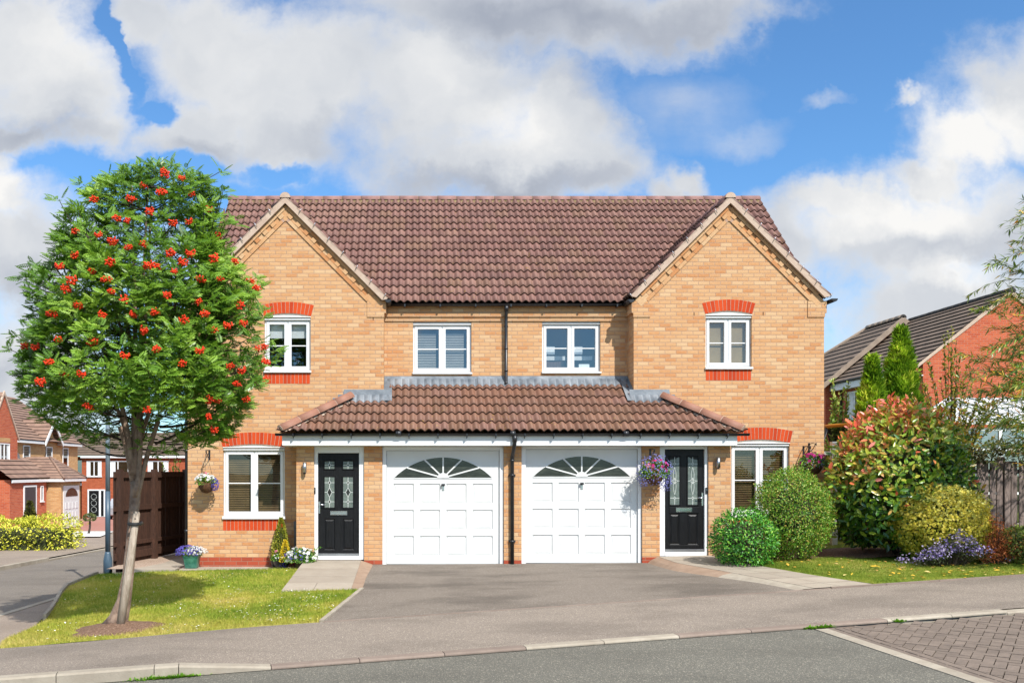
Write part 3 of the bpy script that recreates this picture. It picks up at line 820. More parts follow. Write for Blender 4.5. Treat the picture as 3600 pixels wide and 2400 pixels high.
# ---------------------------------------------------------------- doors
def sunk_panel(mb, x0, x1, z0, z1, y, deep=.010, rim=.014, field=.016, up=.006, m=0):
    """a moulded panel: groove round a raised field"""
    def R4(i, yy): return [mb.av(p) for p in ((x0+i,yy,z0+i),(x1-i,yy,z0+i),(x1-i,yy,z1-i),(x0+i,yy,z1-i))]
    a, b, c = R4(0, y), R4(rim, y+deep), R4(rim+field, y+deep-up)
    for p, q in ((a, b), (b, c)):
        for k in range(4): mb.af((p[k], p[(k+1)%4], q[(k+1)%4], q[k]), m, .5)
    mb.af(c, m, .5)
def garage(x0, x1, z0, z1, fx0, fx1):
    y = 16.985; w, h = x1-x0, z1-z0
    fx = lambda p: x0 + (p-28)/1420*w
    fz = lambda p: z1 - (p-78)/1432*h
    pans = [(fx(a), fx(b), fz(d), fz(c)) for a, b in ((115,370),(447,702),(780,1033),(1112,1365)) for c, d in ((497,745),(825,1072),(1152,1400))]
    mb = MB()
    wall_front(mb, y, x0+.006, x1-.006, z0+.01, z1-.006, pans, skip_reveal=True)
    for p in pans: sunk_panel(mb, *p, y, .022, .013, .034, .010)
    mb.box(x0+.006, x1-.006, y+.024, y+.04, z0+.01, z1-.006)
    for a, b, c, d in ((110,1370,160,163),): mb.box(fx(a), fx(b), y-.002, y+.001, fz(d), fz(c))
    door = mb.build('garage_door', M['garage_white'], house)
    # fan light
    xc, zb = fx(740), fz(420); hw = 612/1420*w; hh = 255/1420*w; Rr = (hw*hw+hh*hh)/(2*hh); zc = zb + hh - Rr; a0 = math.asin(hw/Rr)
    g = MB()
    g.prism_y([(xc-hw, zb), (xc+hw, zb)] + [(xc+Rr*math.sin(a), zc+Rr*math.cos(a)) for a in [a0 - 2*a0*i/36 for i in range(1, 36)]], y-.003, y+.001)
    g.build('fan_glass', M['fan_dark'], door)
    s = MB()
    def onarc(dx): return (xc+dx, zc + math.sqrt(Rr*Rr - dx*dx))
    for dx in (-455/1420*w, -232/1420*w, 0, 232/1420*w, 455/1420*w):
        e = onarc(dx); d = Vector((e[0]-xc, 0, e[1]-zb)); L = d.length; d.normalize()
        s.obox(Vector((xc, y-.008, zb)) + d*L/2, d*L/2, (0,.006,0), Vector((-d.z,0,d.x))*.014)
    s.prism_y([(xc-.118, zb-.001), (xc+.118, zb-.001)] + [(xc+.112*math.cos(math.pi*i/14), zb+.092*math.sin(math.pi*i/14)) for i in range(1, 14)], y-.017, y)
    for i in range(36):
        a, b = a0 - 2*a0*i/36, a0 - 2*a0*(i+1)/36
        q = [(xc+Rr*math.sin(b), zc+Rr*math.cos(b)), (xc+Rr*math.sin(a), zc+Rr*math.cos(a)), (xc+(Rr+.016)*math.sin(a), zc+(Rr+.016)*math.cos(a)), (xc+(Rr+.016)*math.sin(b), zc+(Rr+.016)*math.cos(b))]
        s.prism_y(q, y-.010, y)
    s.box(xc-hw-.012, xc+hw+.012, y-.009, y, zb-.020, zb-.0015)
    s.build('fan_bars', M['garage_white'], door)
    hd = MB(); hz = fz(545)
    hd.bevbox(xc-.034, xc+.034, y-.06, y-.02, hz+.035, hz+.075, .012, 0); hd.tube([(xc, y-.03, hz+.04), (xc, y, hz+.03)], .014, n=8, m=0)
    hd.bevbox(xc-.02, xc+.022, y-.014, y-.001, hz-.055, hz+.034, .004, 1); hd.tube([(xc-.045, y-.02, hz-.005), (xc-.02, y-.018, hz+.01)], .008, n=6, m=1)
    hd.build('handle', [M['black_pipe'], M['chrome']], door)
    fr = MB(); zt2 = 2.275
    for a, b in ((fx0+.001, x0), (x1, fx1-.001)): fr.bevbox(a, b, 16.945, 17.06, z0-.03, zt2, .006)
    fr.bevbox(x0, x1, 16.945, 17.06, z1, zt2, .006); fr.bevbox(fx0+.03, fx1-.03, 16.925, 16.9445, z1+.035, zt2, .006)
    fr.build('door_frame', M['upvc'], door)
    dk = MB(); dk.box(x0, x1, y+.042, y+.05, z0-.02, z1); dk.build('shadow_gap', M['black_pipe'], door)
    dr = MB(); dr.box(fx0+.02, fx1-.02, 16.86, 16.944, z0-.05, z0-.004); dr.build('drain_channel', M['grey_box'], door)
def _fan():
    m = NT('fan_dark_glass'); co = m.coord()
    c = m.ramp(m.noise(m.scalevec(co, (2, 2, 9)), 2.0, 4, .6), [(.3, S(40,42,40,.4)), (.55, S(72,76,70,.42)), (.75, S(98,102,90,.45))])
    return m.bsdf(c, .12, 0, None, .01, .6)
M['fan_dark'] = _fan()
garage(-.4355, 1.751, -.012, 2.199, -.518, 1.831)
garage(2.26, 4.427, .010, 2.222, 2.171, 4.499)

def front_door(x0, x1, z0, z1, fx0, fx1, thr, kind):
    y = 16.985; w, h = x1-x0, z1-z0
    if kind == 'diamond':
        fx = lambda p: x0 + (p-103)/510*w
        fz = lambda p: z1 - (p-113)/1275*h
        gl = [(185,305,218,310),(415,535,218,310),(185,305,415,792),(415,535,415,792)]; lo_ = [(175,315,930,1325),(405,548,930,1325)]
    else:
        fx = lambda p: x0 + (p-370)/485*w
        fz = lambda p: z1 - (p-135)/1250*h
        gl = [(440,553,232,815),(660,775,232,815)]; lo_ = [(436,560,925,1308),(655,785,925,1308)]
    mb = MB()
    lowp = [(fx(a), fx(b), fz(d), fz(c)) for a, b, c, d in lo_]; gls = [(fx(a), fx(b), fz(d), fz(c)) for a, b, c, d in gl]
    wall_front(mb, y, x0+.003, x1-.003, z0+.003, z1-.003, lowp, skip_reveal=True)
    for p in lowp: sunk_panel(mb, *p, y, .016, .022, .03, .014)
    for a, b, c, d in gls:      # raised mouldings round the glass
        e = .026
        for q in ((a-e, a, c-e, d+e), (b, b+e, c-e, d+e), (a, b, d, d+e), (a, b, c-e, c)): mb.bevbox(*q[:2], y-.014, y, *q[2:], .008)
    mb.box(x0+.003, x1-.003, y+.02, y+.045, z0+.003, z1-.003)
    if kind != 'diamond':
        mb.bevbox(fx(428), fx(795), y-.012, y, fz(920), fz(842), .006); mb.bevbox(fx(428), fx(795), y-.012, y, fz(1380), fz(1312), .006)
    door = mb.build('front_door', M['door_black'], house)
    dk = MB(); cur = [None]
    def bar(p, q, t=.0035):
        p, q = Vector((p[0], y-.0075, p[1])), Vector((q[0], y-.0075, q[1])); d = (q-p)/2
        if d.length > 1e-5: cur[0].obox((p+q)/2, d, (0,.0015,0), Vector((-d.z,0,d.x)).normalized()*t)
    def diamond(cx, cz, rx, rz, fill=True):
        P = [(cx, cz+rz), (cx+rx, cz), (cx, cz-rz), (cx-rx, cz)]
        if fill: dk.face([(a, y-.0062, b) for a, b in (P[3], P[2], P[1], P[0])])
        for a, b in zip(P, P[1:]+P[:1]): bar(a, b)
    for i, (a, b, c, d) in enumerate(gls):
        g = MB(); ln = MB(); cur[0] = ln; g.box(a, b, y-.0055, y+.001, c, d)
        cx = (a+b)/2; hw = (b-a)/2
        if kind == 'diamond':
            if i < 2:
                cz = (c+d)/2; diamond(cx, cz, hw*.27, (d-c)*.27); bar((a, cz), (cx-hw*.27, cz)); bar((cx+hw*.27, cz), (b, cz)); bar((cx, d), (cx, cz+(d-c)*.27)); bar((cx, c), (cx, cz-(d-c)*.27))
            else:
                H = d-c; zs = (d-H*.18, d-H*.5, d-H*.81); rr = ((hw*.25, H*.068), (hw*.5, H*.16), (hw*.25, H*.068)); last = d
                for cz, (rx, rz) in zip(zs, rr):
                    diamond(cx, cz, rx, rz); bar((a, cz), (cx-rx, cz)); bar((cx+rx, cz), (b, cz)); bar((cx, last), (cx, cz+rz)); last = cz-rz
                bar((cx, last), (cx, c))
        else:
            H = d-c
            # ogee top: black corner fillets over the glass
            sg = 1 if i == 0 else -1; ox = a if i == 0 else b
            mb2 = [(ox, d), (ox + sg*hw*1.85, d), (ox + sg*hw*1.2, d-H*.035), (ox + sg*hw*.7, d-H*.045), (ox, d-H*.055)]
            dk2 = [(p[0], y-.0068, p[1]) for p in mb2]; dk.face(dk2 if sg < 0 else dk2[::-1], 1)
            for zz in (d-H*.14, d-H*.86): diamond(cx, zz, hw*.22, H*.032, False); bar((a, zz), (cx-hw*.22, zz)); bar((cx+hw*.22, zz), (b, zz))
            bar((cx, d), (cx, d-H*.11)); bar((cx, c), (cx, c+H*.11))
            z_a, z_b, z_m = d-H*.21, d-H*.79, d-H*.5
            for s2 in (-1, 1):
                for e0, e1 in ((z_a, z_m-H*.06), (z_m+H*.06, z_b)):
                    pts = [(cx + s2*hw*.30*math.sin(math.pi*t/10), e0 + (e1-e0)*t/10) for t in range(11)]
                    for p, q in zip(pts, pts[1:]): bar(p, q, .0026)
                bar((cx, z_m+H*.065), (cx+s2*hw*.3, z_m+H*.025), .0026); bar((cx+s2*hw*.3, z_m+H*.025), (cx+s2*hw*.72, z_m), .0026)
                bar((cx, z_m-H*.065), (cx+s2*hw*.3, z_m-H*.025), .0026); bar((cx+s2*hw*.3, z_m-H*.025), (cx+s2*hw*.72, z_m), .0026); bar((cx+s2*hw*.72, z_m), (cx+s2*hw, z_m))
        g.build('glass_panel', M['obscured'], door); ln.build('leading', M['lead_line'], door)
    dk.build('bevel_glass', [M['black_glass'], M['door_black']], door)
    lbx = MB()
    a, b, c, d = (255,465,835,887) if kind == 'diamond' else (512,708,850,905)
    a, b, c, d = fx(a), fx(b), fz(d), fz(c)
    lbx.bevbox(a, b, y-.022, y-.0125, c, d, .004); lbx.bevbox(a+.014, b-.014, y-.030, y-.0225, c+.012, d-.012, .006)
    lbx.build('letterbox', M['chrome'], door)
    hd = MB()
    if kind == 'diamond': hx, z_1, z_2, lv, dr = fx(119), fz(868), fz(718), fz(755), 1
    else: hx, z_1, z_2, lv, dr = fx(835), fz(828), fz(668), fz(728), -1
    hd.bevbox(hx-.017, hx+.017, y-.016, y-.001, z_1, z_2, .006); hd.tube([(hx, y-.015, lv), (hx, y-.055, lv), (hx+dr*.02, y-.06, lv), (hx+dr*.115, y-.058, lv-.004)], .010, n=8)
    hd.tube([(hx, y-.022, z_1+.06), (hx, y-.012, z_1+.06)], .012, n=10)
    hd.build('handle', M['chrome'], door)
    fr = MB()
    for a, b in ((fx0+.001, x0), (x1, fx1-.001)): fr.bevbox(a, b, 16.94, 17.06, thr, 2.275, .006)
    fr.bevbox(x0, x1, 16.94, 17.06, z1, 2.275, .006); fr.bevbox(x0, x1, 16.93, 17.06, thr, z0-.012, .005)
    fr.build('door_frame', M['upvc'], door)
    ts = MB(); ts.bevbox(x0+.002, x1-.002, 16.955, 17.0, z0-.011, z0+.035, .006); ts.build('threshold', M['steel'], door)
front_door(-1.762, -.967, .170, 2.148, -1.835, -.867, .085, 'diamond')
front_door(4.948, 5.715, .248, 2.222, 4.838, 5.776, .150, 'ogee')
for x in (-1.828, 5.752):
    b = MB(); b.bevbox(x-.022, x+.022, 16.922, 16.939, 1.36, 1.48, .004, 0); b.tube([(x, 16.918, 1.44), (x, 16.923, 1.44)], .008, n=8, m=1)
    b.build('door_bell', [M['black_pipe'], M['chrome']], house)
# cylindrical wall lamps
def wall_lamp(x, z):
    b = MB(); b.bevbox(x-.03, x+.03, YP-.018, YP-.001, z-.07, z+.02, .004); b.tube([(x, YP-.02, z-.02), (x, YP-.05, z-.02)], .012, n=8)
    lampo = b.build('wall_lamp', M['steel'], house)
    s = MB(); s.tube([(x, YP-.075, z-.105), (x, YP-.075, z+.09)], .037, n=16); s.build('lamp_shade', M['steel'], lampo)
    e = MB(); e.tube([(x, YP-.075, z-.135), (x, YP-.075, z-.1055)], .026, n=12); e.build('lamp_lens', M['black_pipe'], lampo)
wall_lamp(X(1071, YP-.07), Z(1641, YP-.07)); wall_lamp(X(2525, YP-.07), Z(1624, YP-.07))
vt = MB()
for x, z in ((X(1312, YG), Z(1120, YG)), (X(2440, YG), Z(1103, YG)), (X(2683, YG), Z(1102, YG))): vt.bevbox(x-.008, x+.008, YG-.003, YG+.01, z-.03, z+.03, .001)
vt.build('weep_vents', M['tile_edge'], house)
# ---------------------------------------------------------------- the ground
def sst(a, b, x):
    t = min(1.0, max(0.0, (x-a)/(b-a))); return t*t*(3-2*t)
def Pl(x, y): return .025*min(14, max(-14, x)) + .02*(max(-12, min(y, 16.9)) - 16.9)
def zs(y): return -.5 - .0235*(min(80, max(4, y)) - 14)
def yk(x): return 9.25 + .22*x           # road side of the kerb
def yl(x): return 11.53 + .22*x          # back of the pavement
def zpave(x, y):
    t = min(1, max(0, (y-yk(x))/(yl(x)-yk(x))))
    return Pl(x, y) + .085*sst(-1.5, -2.4, x)*(1-t) - .06*sst(-1.5, -5, x)*t
def zlawn(x, y):
    return Pl(x, y) - .145*math.exp(-((x+5.4)/.8)**2 - ((y-12.6)/1.6)**2) - .05*math.exp(-((x+6.0)/.7)**2 - ((y-15)/1.6)**2) - .06*sst(-1.5, -5, x)*sst(13.5, 10.8, y) + .012*math.sin(x*2.1+1)*math.sin(y*1.7)
def zdrive(x, y): return Pl(x, y) - .0185*x*sst(12.6, 16.9, y)
def zbase(x, y):
    w = sst(-6.5, -5.4, x)
    if y > 17.6: w *= 1
    return (zs(y)-.16)*(1-w) + (Pl(x, y)-.2)*w
def resample(pl, n):
    pl = [Vector((p[0], p[1], 0)) for p in pl]; d = [0]
    for a, b in zip(pl, pl[1:]): d.append(d[-1] + (b-a).length)
    out = []
    for i in range(n+1):
        s = d[-1]*i/n; k = 0
        while k < len(d)-2 and d[k+1] < s: k += 1
        t = (s-d[k])/max(1e-9, d[k+1]-d[k]); out.append(pl[k].lerp(pl[k+1], t))
    return out
def sheet(name, A, B, zf, off, mat, nu, nv, build=True, mb=None):
    mb = mb or MB(); A, B = resample(A, nu), resample(B, nu); g = []
    for a, b in zip(A, B):
        row = []
        for j in range(nv+1):
            p = a.lerp(b, j/nv); row.append(mb.av((p.x, p.y, zf(p.x, p.y) + off)))
        g.append(row)
    for i in range(nu):
        for j in range(nv): mb.af((g[i][j], g[i+1][j], g[i+1][j+1], g[i][j+1]), 0, .5, True)
    if not build: return mb
    o = mb.build(name, mat); 
    # face upwards
    me = o.data
    if me.polygons[0].normal.z < 0: me.flip_normals()
    return struct(o)
# one big sheet to the horizon
gm = MB(); xs = [-600,-300,-120,-60,-40,-30,-22,-16,-12,-9,-7.5,-6.6,-6.2,-5.8,-5.4,-5,-3,0,3,6,9,12,16,22,30,45,80,150,300,600]
ys = [-300,-120,-60,-30,-15,-8,-2,3,6,8,10,12,14,15.5,17,18,20,23,27,32,38,45,55,65,75,90,130,220,450,900]
gi = [[gm.av((x, y, zbase(x, y))) for y in ys] for x in xs]
for i in range(len(xs)-1):
    for j in range(len(ys)-1): gm.af((gi[i][j], gi[i+1][j], gi[i+1][j+1], gi[i][j+1]), 0, .5, True)
struct(gm.build('ground', M['ground']))
sheet('road', [(-30, yk(-30)), (4.72, yk(4.72))], [(-30, -25), (9.25, -25)], lambda x, y: Pl(x, y)-.03, 0, M['road'], 24, 20)
sheet('pavement', [(-6.3, yk(-6.3)+.125), (18, yk(18)+.125)], [(-6.3, yl(-6.3)), (18, yl(18))], zpave, 0, M['pavement'], 60, 8)
DR = [(4.68,16.9),(4.72,15.6),(5.1,14.6),(5.45,13.7),(5.68,12.80)]
sheet('driveway', [(-.88,16.93),(-.93,13.8),(-1.10,yl(-1.1)+.02)], [(4.68,16.93)]+DR[1:], zdrive, 0, M['drive'], 24, 24)
de = MB(); x = -1.1
while x < 16:
    x2 = min(x+.908, 16); up_ = .006 if x < 5.5 else .022; q = [(x, yl(x)-.028), (x2, yl(x2)-.028), (x2, yl(x2)+.028), (x, yl(x)+.028)]
    de.hexa([(a, b, zpave(a, b)-.12) for a, b in q] + [(a, b, zpave(a, b)+up_) for a, b in q]); x = x2 + .006
struct(de.build('driveway_edging', M['kerb_pink']))
# kerb stones
kb = MB()
def stone(x, x2, top, low, mi):
    g = .004; a, b = x+g, x2-g
    def q(x_, d, z): return (x_ - d*.215, yk(x_) + d*.977, z)
    t0, t1 = top(a, yk(a)), top(b, yk(b)); l0, l1 = low(a, yk(a)), low(b, yk(b)); e = .018
    v = [q(a,0,l0-.1), q(b,0,l1-.1), q(b,0,t1-e), q(a,0,t0-e), q(a,e,t0), q(b,e,t1), q(b,.128,t1+.002), q(a,.128,t0+.002), q(a,.128,l0-.1), q(b,.128,l1-.1)]
    i = [kb.av(p) for p in v]; r = random.random()
    for f in ((0,1,2,3),(3,2,5,4),(4,5,6,7),(7,6,9,8),(0,3,4,7,8),(1,9,6,5,2)): kb.af([i[k] for k in f], mi, r)
x = -7.0
while x < 7.35:
    x2 = min(x + .894, 7.44)
    if x < -2.3 < x2: x2 = -2.3
    xm = (x+x2)/2
    mi = 0 if xm < -1.5 or 1.03 < xm < 3.33 or xm > 5.94 else 1
    stone(x, x2, lambda a, b: zpave(a, b+.0) + .004, lambda a, b: Pl(a, b)-.03, mi); x = x2
while x < 13:
    stone(x, x+.894, lambda a, b: Pl(a, b)-.012, lambda a, b: Pl(a, b)-.03, 0); x += .9
ko = struct(kb.build('kerb', [M['kerb_pale'], M['kerb_pink']]))
dm = MB(); xs_ = [-6.9 + .035*i for i in range(410)]       # damp dirt and moss along the foot of the kerb
wd = [.012 + .022*abs(mnoise.noise((x*2.3, 1, 0))) + .02*max(0, mnoise.noise((x*.7, 7, 0))) for x in xs_]
for (a, wa), (b, wb_) in zip(zip(xs_, wd), zip(xs_[1:], wd[1:])):
    q = [(a, yk(a)-wa), (b, yk(b)-wb_), (b, yk(b)+.004), (a, yk(a)+.004)]; dm.face([(x, y, Pl(x, y)-.026) for x, y in q], 0, .5)
struct(dm.build('road_edge_dirt', M['joint']))
# block paved turning bay on the near right
def bx(y): return 4.75 + (10.15-y)*.127          # left side of the bay border
jm = sheet('paver_bed', [(bx(4)+.1, 4), (bx(10.2)+.1, 10.25)], [(14, 4), (14, 12.3)], lambda x, y: Pl(x, y)-.055, 0, M['joint'], 12, 12)
pv = MB(); ang = R(7.2); ca, sa = math.cos(ang), math.sin(ang)
def paver(u0, u1, v0, v1):
    """u runs across the bay, v away from the camera (frame of the border)"""
    def W(u, v, z):
        y = 10.15 + v*ca - u*sa*(-1); x = bx(10.15) - v*sa + u*ca
        return (x, y, Pl(x, y) - .03 + z)
    c = W((u0+u1)/2, (v0+v1)/2, 0)
    if c[1] > yk(c[0]) + .02 or c[1] < 5.5 or c[0] > 9.5: return
    g = .0035; b = .006; u0 += g; u1 -= g; v0 += g; v1 -= g; dz = random.uniform(-.003, .003); r = random.random()
    top = [pv.av(W(*p, dz)) for p in ((u0+b,v0+b),(u1-b,v0+b),(u1-b,v1-b),(u0+b,v1-b))]
    bot = [pv.av(W(*p, dz-.010)) for p in ((u0,v0),(u1,v0),(u1,v1),(u0,v1))]
    pv.af(top, 0, r)
    for k in range(4): pv.af((bot[k], bot[(k+1)%4], top[(k+1)%4], top[k]), 0, r)
for k in range(-60, 12):        # two border courses beside the strip
    paver(.15, .25, k*.2, k*.2+.2); paver(.25, .35, k*.2+.1, k*.2+.3)
def Wp(u, v, z):
    x, y = bx(10.15) - v*sa + u*ca, 10.15 + v*ca + u*sa; return (x, y, Pl(x, y) - .03 + z)
def clip_u(poly, lim):
    out = []
    for (a, b), (c, d) in zip(poly, poly[1:] + poly[:1]):
        if a >= lim: out.append((a, b))
        if (a >= lim) != (c >= lim): t = (lim-a)/(c-a); out.append((lim, b + (d-b)*t))
    return out
B_ = .105; c45 = math.sqrt(.5)      # the field is laid herringbone, at 45 degrees to the border
for i in range(-75, 75):
    for j in range(-75, 75):
        k = (i - j) % 4
        if k not in (0, 3): continue
        g = .0048; p0, q0 = i*B_ + g, j*B_ + g; p1, q1 = (i+2)*B_ - g if k == 0 else (i+1)*B_ - g, (j+1)*B_ - g if k == 0 else (j+2)*B_ - g
        poly = [((p-q)*c45 + 2.2, (p+q)*c45 - 2.2) for p, q in ((p0,q0),(p1,q0),(p1,q1),(p0,q1))]
        poly = clip_u(poly, .355)
        if len(poly) < 3: continue
        w0 = [Wp(u_, v_, 0) for u_, v_ in poly]
        if max(y - yk(x) for x, y, _ in w0) > .02 or min(y for _, y, _ in w0) < 5.6 or max(x for x, _, _ in w0) > 9.4: continue
        dz = random.uniform(-.003, .003); r = random.random(); n_ = len(poly)
        T_ = [pv.av(Wp(u_, v_, dz)) for u_, v_ in poly]; D_ = [pv.av(Wp(u_, v_, dz-.022)) for u_, v_ in poly]
        pv.af(T_, 0, r)
        for a in range(n_): pv.af((D_[a], D_[(a+1) % n_], T_[(a+1) % n_], T_[a]), 0, r)
struct(pv.build('block_paving', M['paver']))
st = MB()
for k in range(-7, 1):
    y0, y1 = 10.12 + k*.6, 10.12 + k*.6 + .592; q = []
    if k == 0: y1 = 10.22; 
    for (xx, yy) in ((bx(y0), y0), (bx(y0)+.15, y0+.02), (bx(y1)+.15, y1+.02), (bx(y1), y1)): q.append((xx, yy, Pl(xx, yy)-.03))
    st.hexa([(a, b, c-.05) for a, b, c in q] + [(a, b, c+.006) for a, b, c in q])
st.hexa([(7.5,10.62,.0),(7.64,10.62,.0),(9.2,10.25,.0),(9.2,10.1,.0),(7.5,10.62,Pl(7.5,10.6)-.02),(7.64,10.65,Pl(7.6,10.6)-.02),(9.2,10.3,Pl(9.2,10.3)-.02),(9.2,10.1,Pl(9.2,10.1)-.02)])
struct(st.build('paving_border', M['kerb_pale']))
# left garden path, its pinkish haunch and edging
def zpathL(x, y): return .083 - (16.9-y)*(.083+.085)/3.05
ps = MB()
rows = [16.92, 16.42, 15.92, 15.12, 14.52, 13.85]
for a, b in zip(rows, rows[1:]):
    cols = [-2.02, -.92] if b > 14 else [-2.02, -1.52, -.92]
    for c, d in zip(cols, cols[1:]):
        g = .004; q = [(c+g, b+g), (d-g, b+g), (d-g, a-g), (c+g, a-g)]; dz = random.uniform(-.003, .003)
        ps.hexa([(x, y, zpathL(x, y)-.06) for x, y in q] + [(x, y, zpathL(x, y)+dz) for x, y in q])
struct(ps.build('garden_path', M['slab']))
hm = MB()
for i in range(12):
    y0, y1 = 16.88 - i*.2525, 16.88 - (i+1)*.2525
    def hrow(y):
        w = .20 + .05*sst(15, 16.9, y)
        return [(-.921, y, zpathL(0, y)-.002), (-.921 + w*.85, y, zdrive(-.8, y)+.012), (-.921 + w, y, zdrive(-.8, y)-.03)]
    a, b = hrow(y0), hrow(y1)
    for k in range(2): hm.face([a[k], b[k], b[k+1], a[k+1]][::-1], 0, .3)
struct(hm.build('path_haunch', M['haunch']))
ed = MB()
for i in range(9):
    y0, y1 = 14.0 - i*.3, 14.0 - (i+1)*.3 + .008
    def q(y, z): x = -.73 - (14-y)*.14; return [(x-.055, y, z), (x+.005, y, z)]
    a0, a1 = q(y0, zdrive(-.9, y0)+.018), q(y1, zdrive(-1, y1)+.018)
    ed.hexa([(p[0], p[1], p[2]-.08) for p in (a1[0], a1[1], a0[1], a0[0])] + [a1[0], a1[1], a0[1], a0[0]])
struct(ed.build('lawn_edging', M['kerb_pale']))
# right garden path
PB = [(5.80,16.9),(5.98,16),(6.2,15.2),(6.5,14.2),(6.95,13.06)]
PA = [(4.80,16.9),(4.88,16.0),(5.28,14.95),(5.62,13.9),(5.95,12.86)]
def zpathR(x, y): return Pl(x, y) + .018 + .012*sst(15, 16.9, y)
pr = MB(); A, B = resample(PA, 40), resample(PB, 40); 
cuts = [0, 5, 10, 14, 19, 24, 30, 36, 40]
for a, b in zip(cuts, cuts[1:]):
    for lo_, hi_ in ((0, .46), (.46, 1)):
        for i in range(a, b):
            g0 = .10*(i == a); g1 = .10*(i == b-1)
            t0, t1 = i+g0*.6, i+1-g1*.6
            def q(t, s):
                k = min(39, int(t)); f = t-k; p = A[k].lerp(A[k+1], f).lerp(B[k].lerp(B[k+1], f), s); return (p.x, p.y, zpathR(p.x, p.y))
            s0, s1 = lo_ + .004, hi_ - .004
            pr.face([q(t1, s0), q(t1, s1), q(t0, s1), q(t0, s0)], 0, (a*7 % 10)/10)
struct(pr.build('curved_path', M['slab']))
sheet('curved_path_bed', PA, PB, zpathR, -.02, M['joint'], 20, 3)
ha = MB(); A2 = resample([(4.60,16.88)]+DR[1:], 30); A1 = resample(PA, 30)
for i in range(30):
    def hr(k):
        a, d = A1[k], A2[k]; w = d.lerp(a, .35)
        return [(a.x, a.y, zpathR(a.x, a.y)-.003), (w.x, w.y, zpathR(a.x, a.y)*.45 + (zdrive(d.x, d.y)+.01)*.55), (d.x-.03, d.y-.01, zdrive(d.x, d.y)-.02)]
    a, b = hr(i), hr(i+1)
    for k in range(2): ha.face([a[k], a[k+1], b[k+1], b[k]], 0 if i < 17 else 1, .2 + .1*(i//6 % 3))
struct(ha.build('curved_path_haunch', [M['haunch'], M['kerb_pale']]))
# lawns
EDGE = [(-4.88,10.45),(-5.2,11.3),(-5.3,12.8),(-5.62,14.0),(-6.0,15.3),(-5.97,16.0),(-5.95,16.8)]
def edge_x(y):
    for (xa, ya), (xb, yb) in zip(EDGE, EDGE[1:]):
        if y <= yb: return xa + (xb-xa)*max(0, (y-ya))/(yb-ya)
    return EDGE[-1][0]
lm = MB(); NU, NV = 46, 40
def lawn_pt(s, t):
    """s 0..1 left to right, t 0..1 front to back"""
    xr_f, yb = -1.13, 13.86
    xl = edge_x(10.5 + t*(yb-10.5)); xr = xr_f - .03 + .36*t
    x = xl + (xr-xl)*s; y0 = yl(x); return x, y0 + (yb-y0)*t
sheet('x', [lawn_pt(0, i/30)[:2] for i in range(31)], [lawn_pt(1, i/30)[:2] for i in range(31)], zlawn, 0, None, NU, NV, False, lm)
sheet('x', [(edge_x(13.86+i*.1), 13.86+i*.1) for i in range(30)], [(-2.03, 13.86+i*.1) for i in range(30)], zlawn, 0, None, 20, NV, False, lm)
lawn = lm.build('lawn', M['lawn'])
if lawn.data.polygons[0].normal.z < 0: lawn.data.flip_normals()
struct(lawn)
RL = [(6.97,13.08),(6.52,14.2),(6.22,15.2),(6.0,16.2)]
def zlr(x, y): return Pl(x, y) + .012 + .01*math.sin(x*1.9)
rl = sheet('lawn_beside_path', RL, [(16,yl(16)+.02),(16,15.5),(16,16),(16,16.2)], zlr, 0, M['lawn_right'], 12, 40)
sheet('flower_bed', [(5.86,16.2),(5.9,17.6)], [(16,15.35),(16,17.6)], lambda x, y: Pl(x, y)+.03+.02*math.sin(3*x), 0, M['soil'], 8, 40)
sheet('rear_garden', [(8.3,17.6),(8.3,30)], [(40,17.6),(40,30)], lambda x, y: Pl(x, y)+.01, 0, M['lawn_right'], 6, 12)
# strip of slabs and gravel at the foot of the left wall
zf_ = lambda x, y: -.105 + .015*math.sin(x*3)*0
sheet('wall_foot_gravel', [(-5.9,17.05),(-2.03,17.05)], [(-5.9,20.6),(-2.03,17.48)], zf_, 0, M['gravel'], 10, 4)
sb = MB()
for a, b in ((-4.42,-3.86),(-3.85,-3.3),(-3.29,-2.75),(-2.74,-2.1)):
    sb.hexa([(a,16.82,-.2),(b,16.82,-.2),(b,17.3,-.2),(a,17.3,-.2),(a,16.82,-.093),(b,16.82,-.093),(b,17.3,-.093),(a,17.3,-.093)])
for a, b in ((16.85,18.0),(18.01,19.2),(19.21,20.4)):
    sb.hexa([(-5.05,a,-.2),(-4.5,a,-.2),(-4.5,b,-.2),(-5.05,b,-.2),(-5.05-.3*(a<17),a,-.09),(-4.5,a,-.09),(-4.5,b,-.09),(-5.05,b,-.09)])
struct(sb.build('wall_foot_slabs', M['slab']))
# retaining edge boards of the lawn
rt = MB()
E2 = resample(EDGE[2:], 6)
for i, (a, b) in enumerate(zip(E2, E2[1:])):
    d = (b-a).normalized(); n_ = Vector((-d.y, d.x, 0)); k = a + d*.006; l = b - d*.006
    lo2 = [k, l, l + n_*.05, k + n_*.05]; top = [max(zlawn(p.x, p.y), -.33) + .045 for p in (k, l, l, k)]
    top[0] = top[3]; 
    rt.hexa([(p.x, p.y, zs(p.y)-.1) for p in lo2] + [(p.x, p.y, t) for p, t in zip(lo2, top)])
struct(rt.build('lawn_retaining_kerb', M['kerb_pale']))
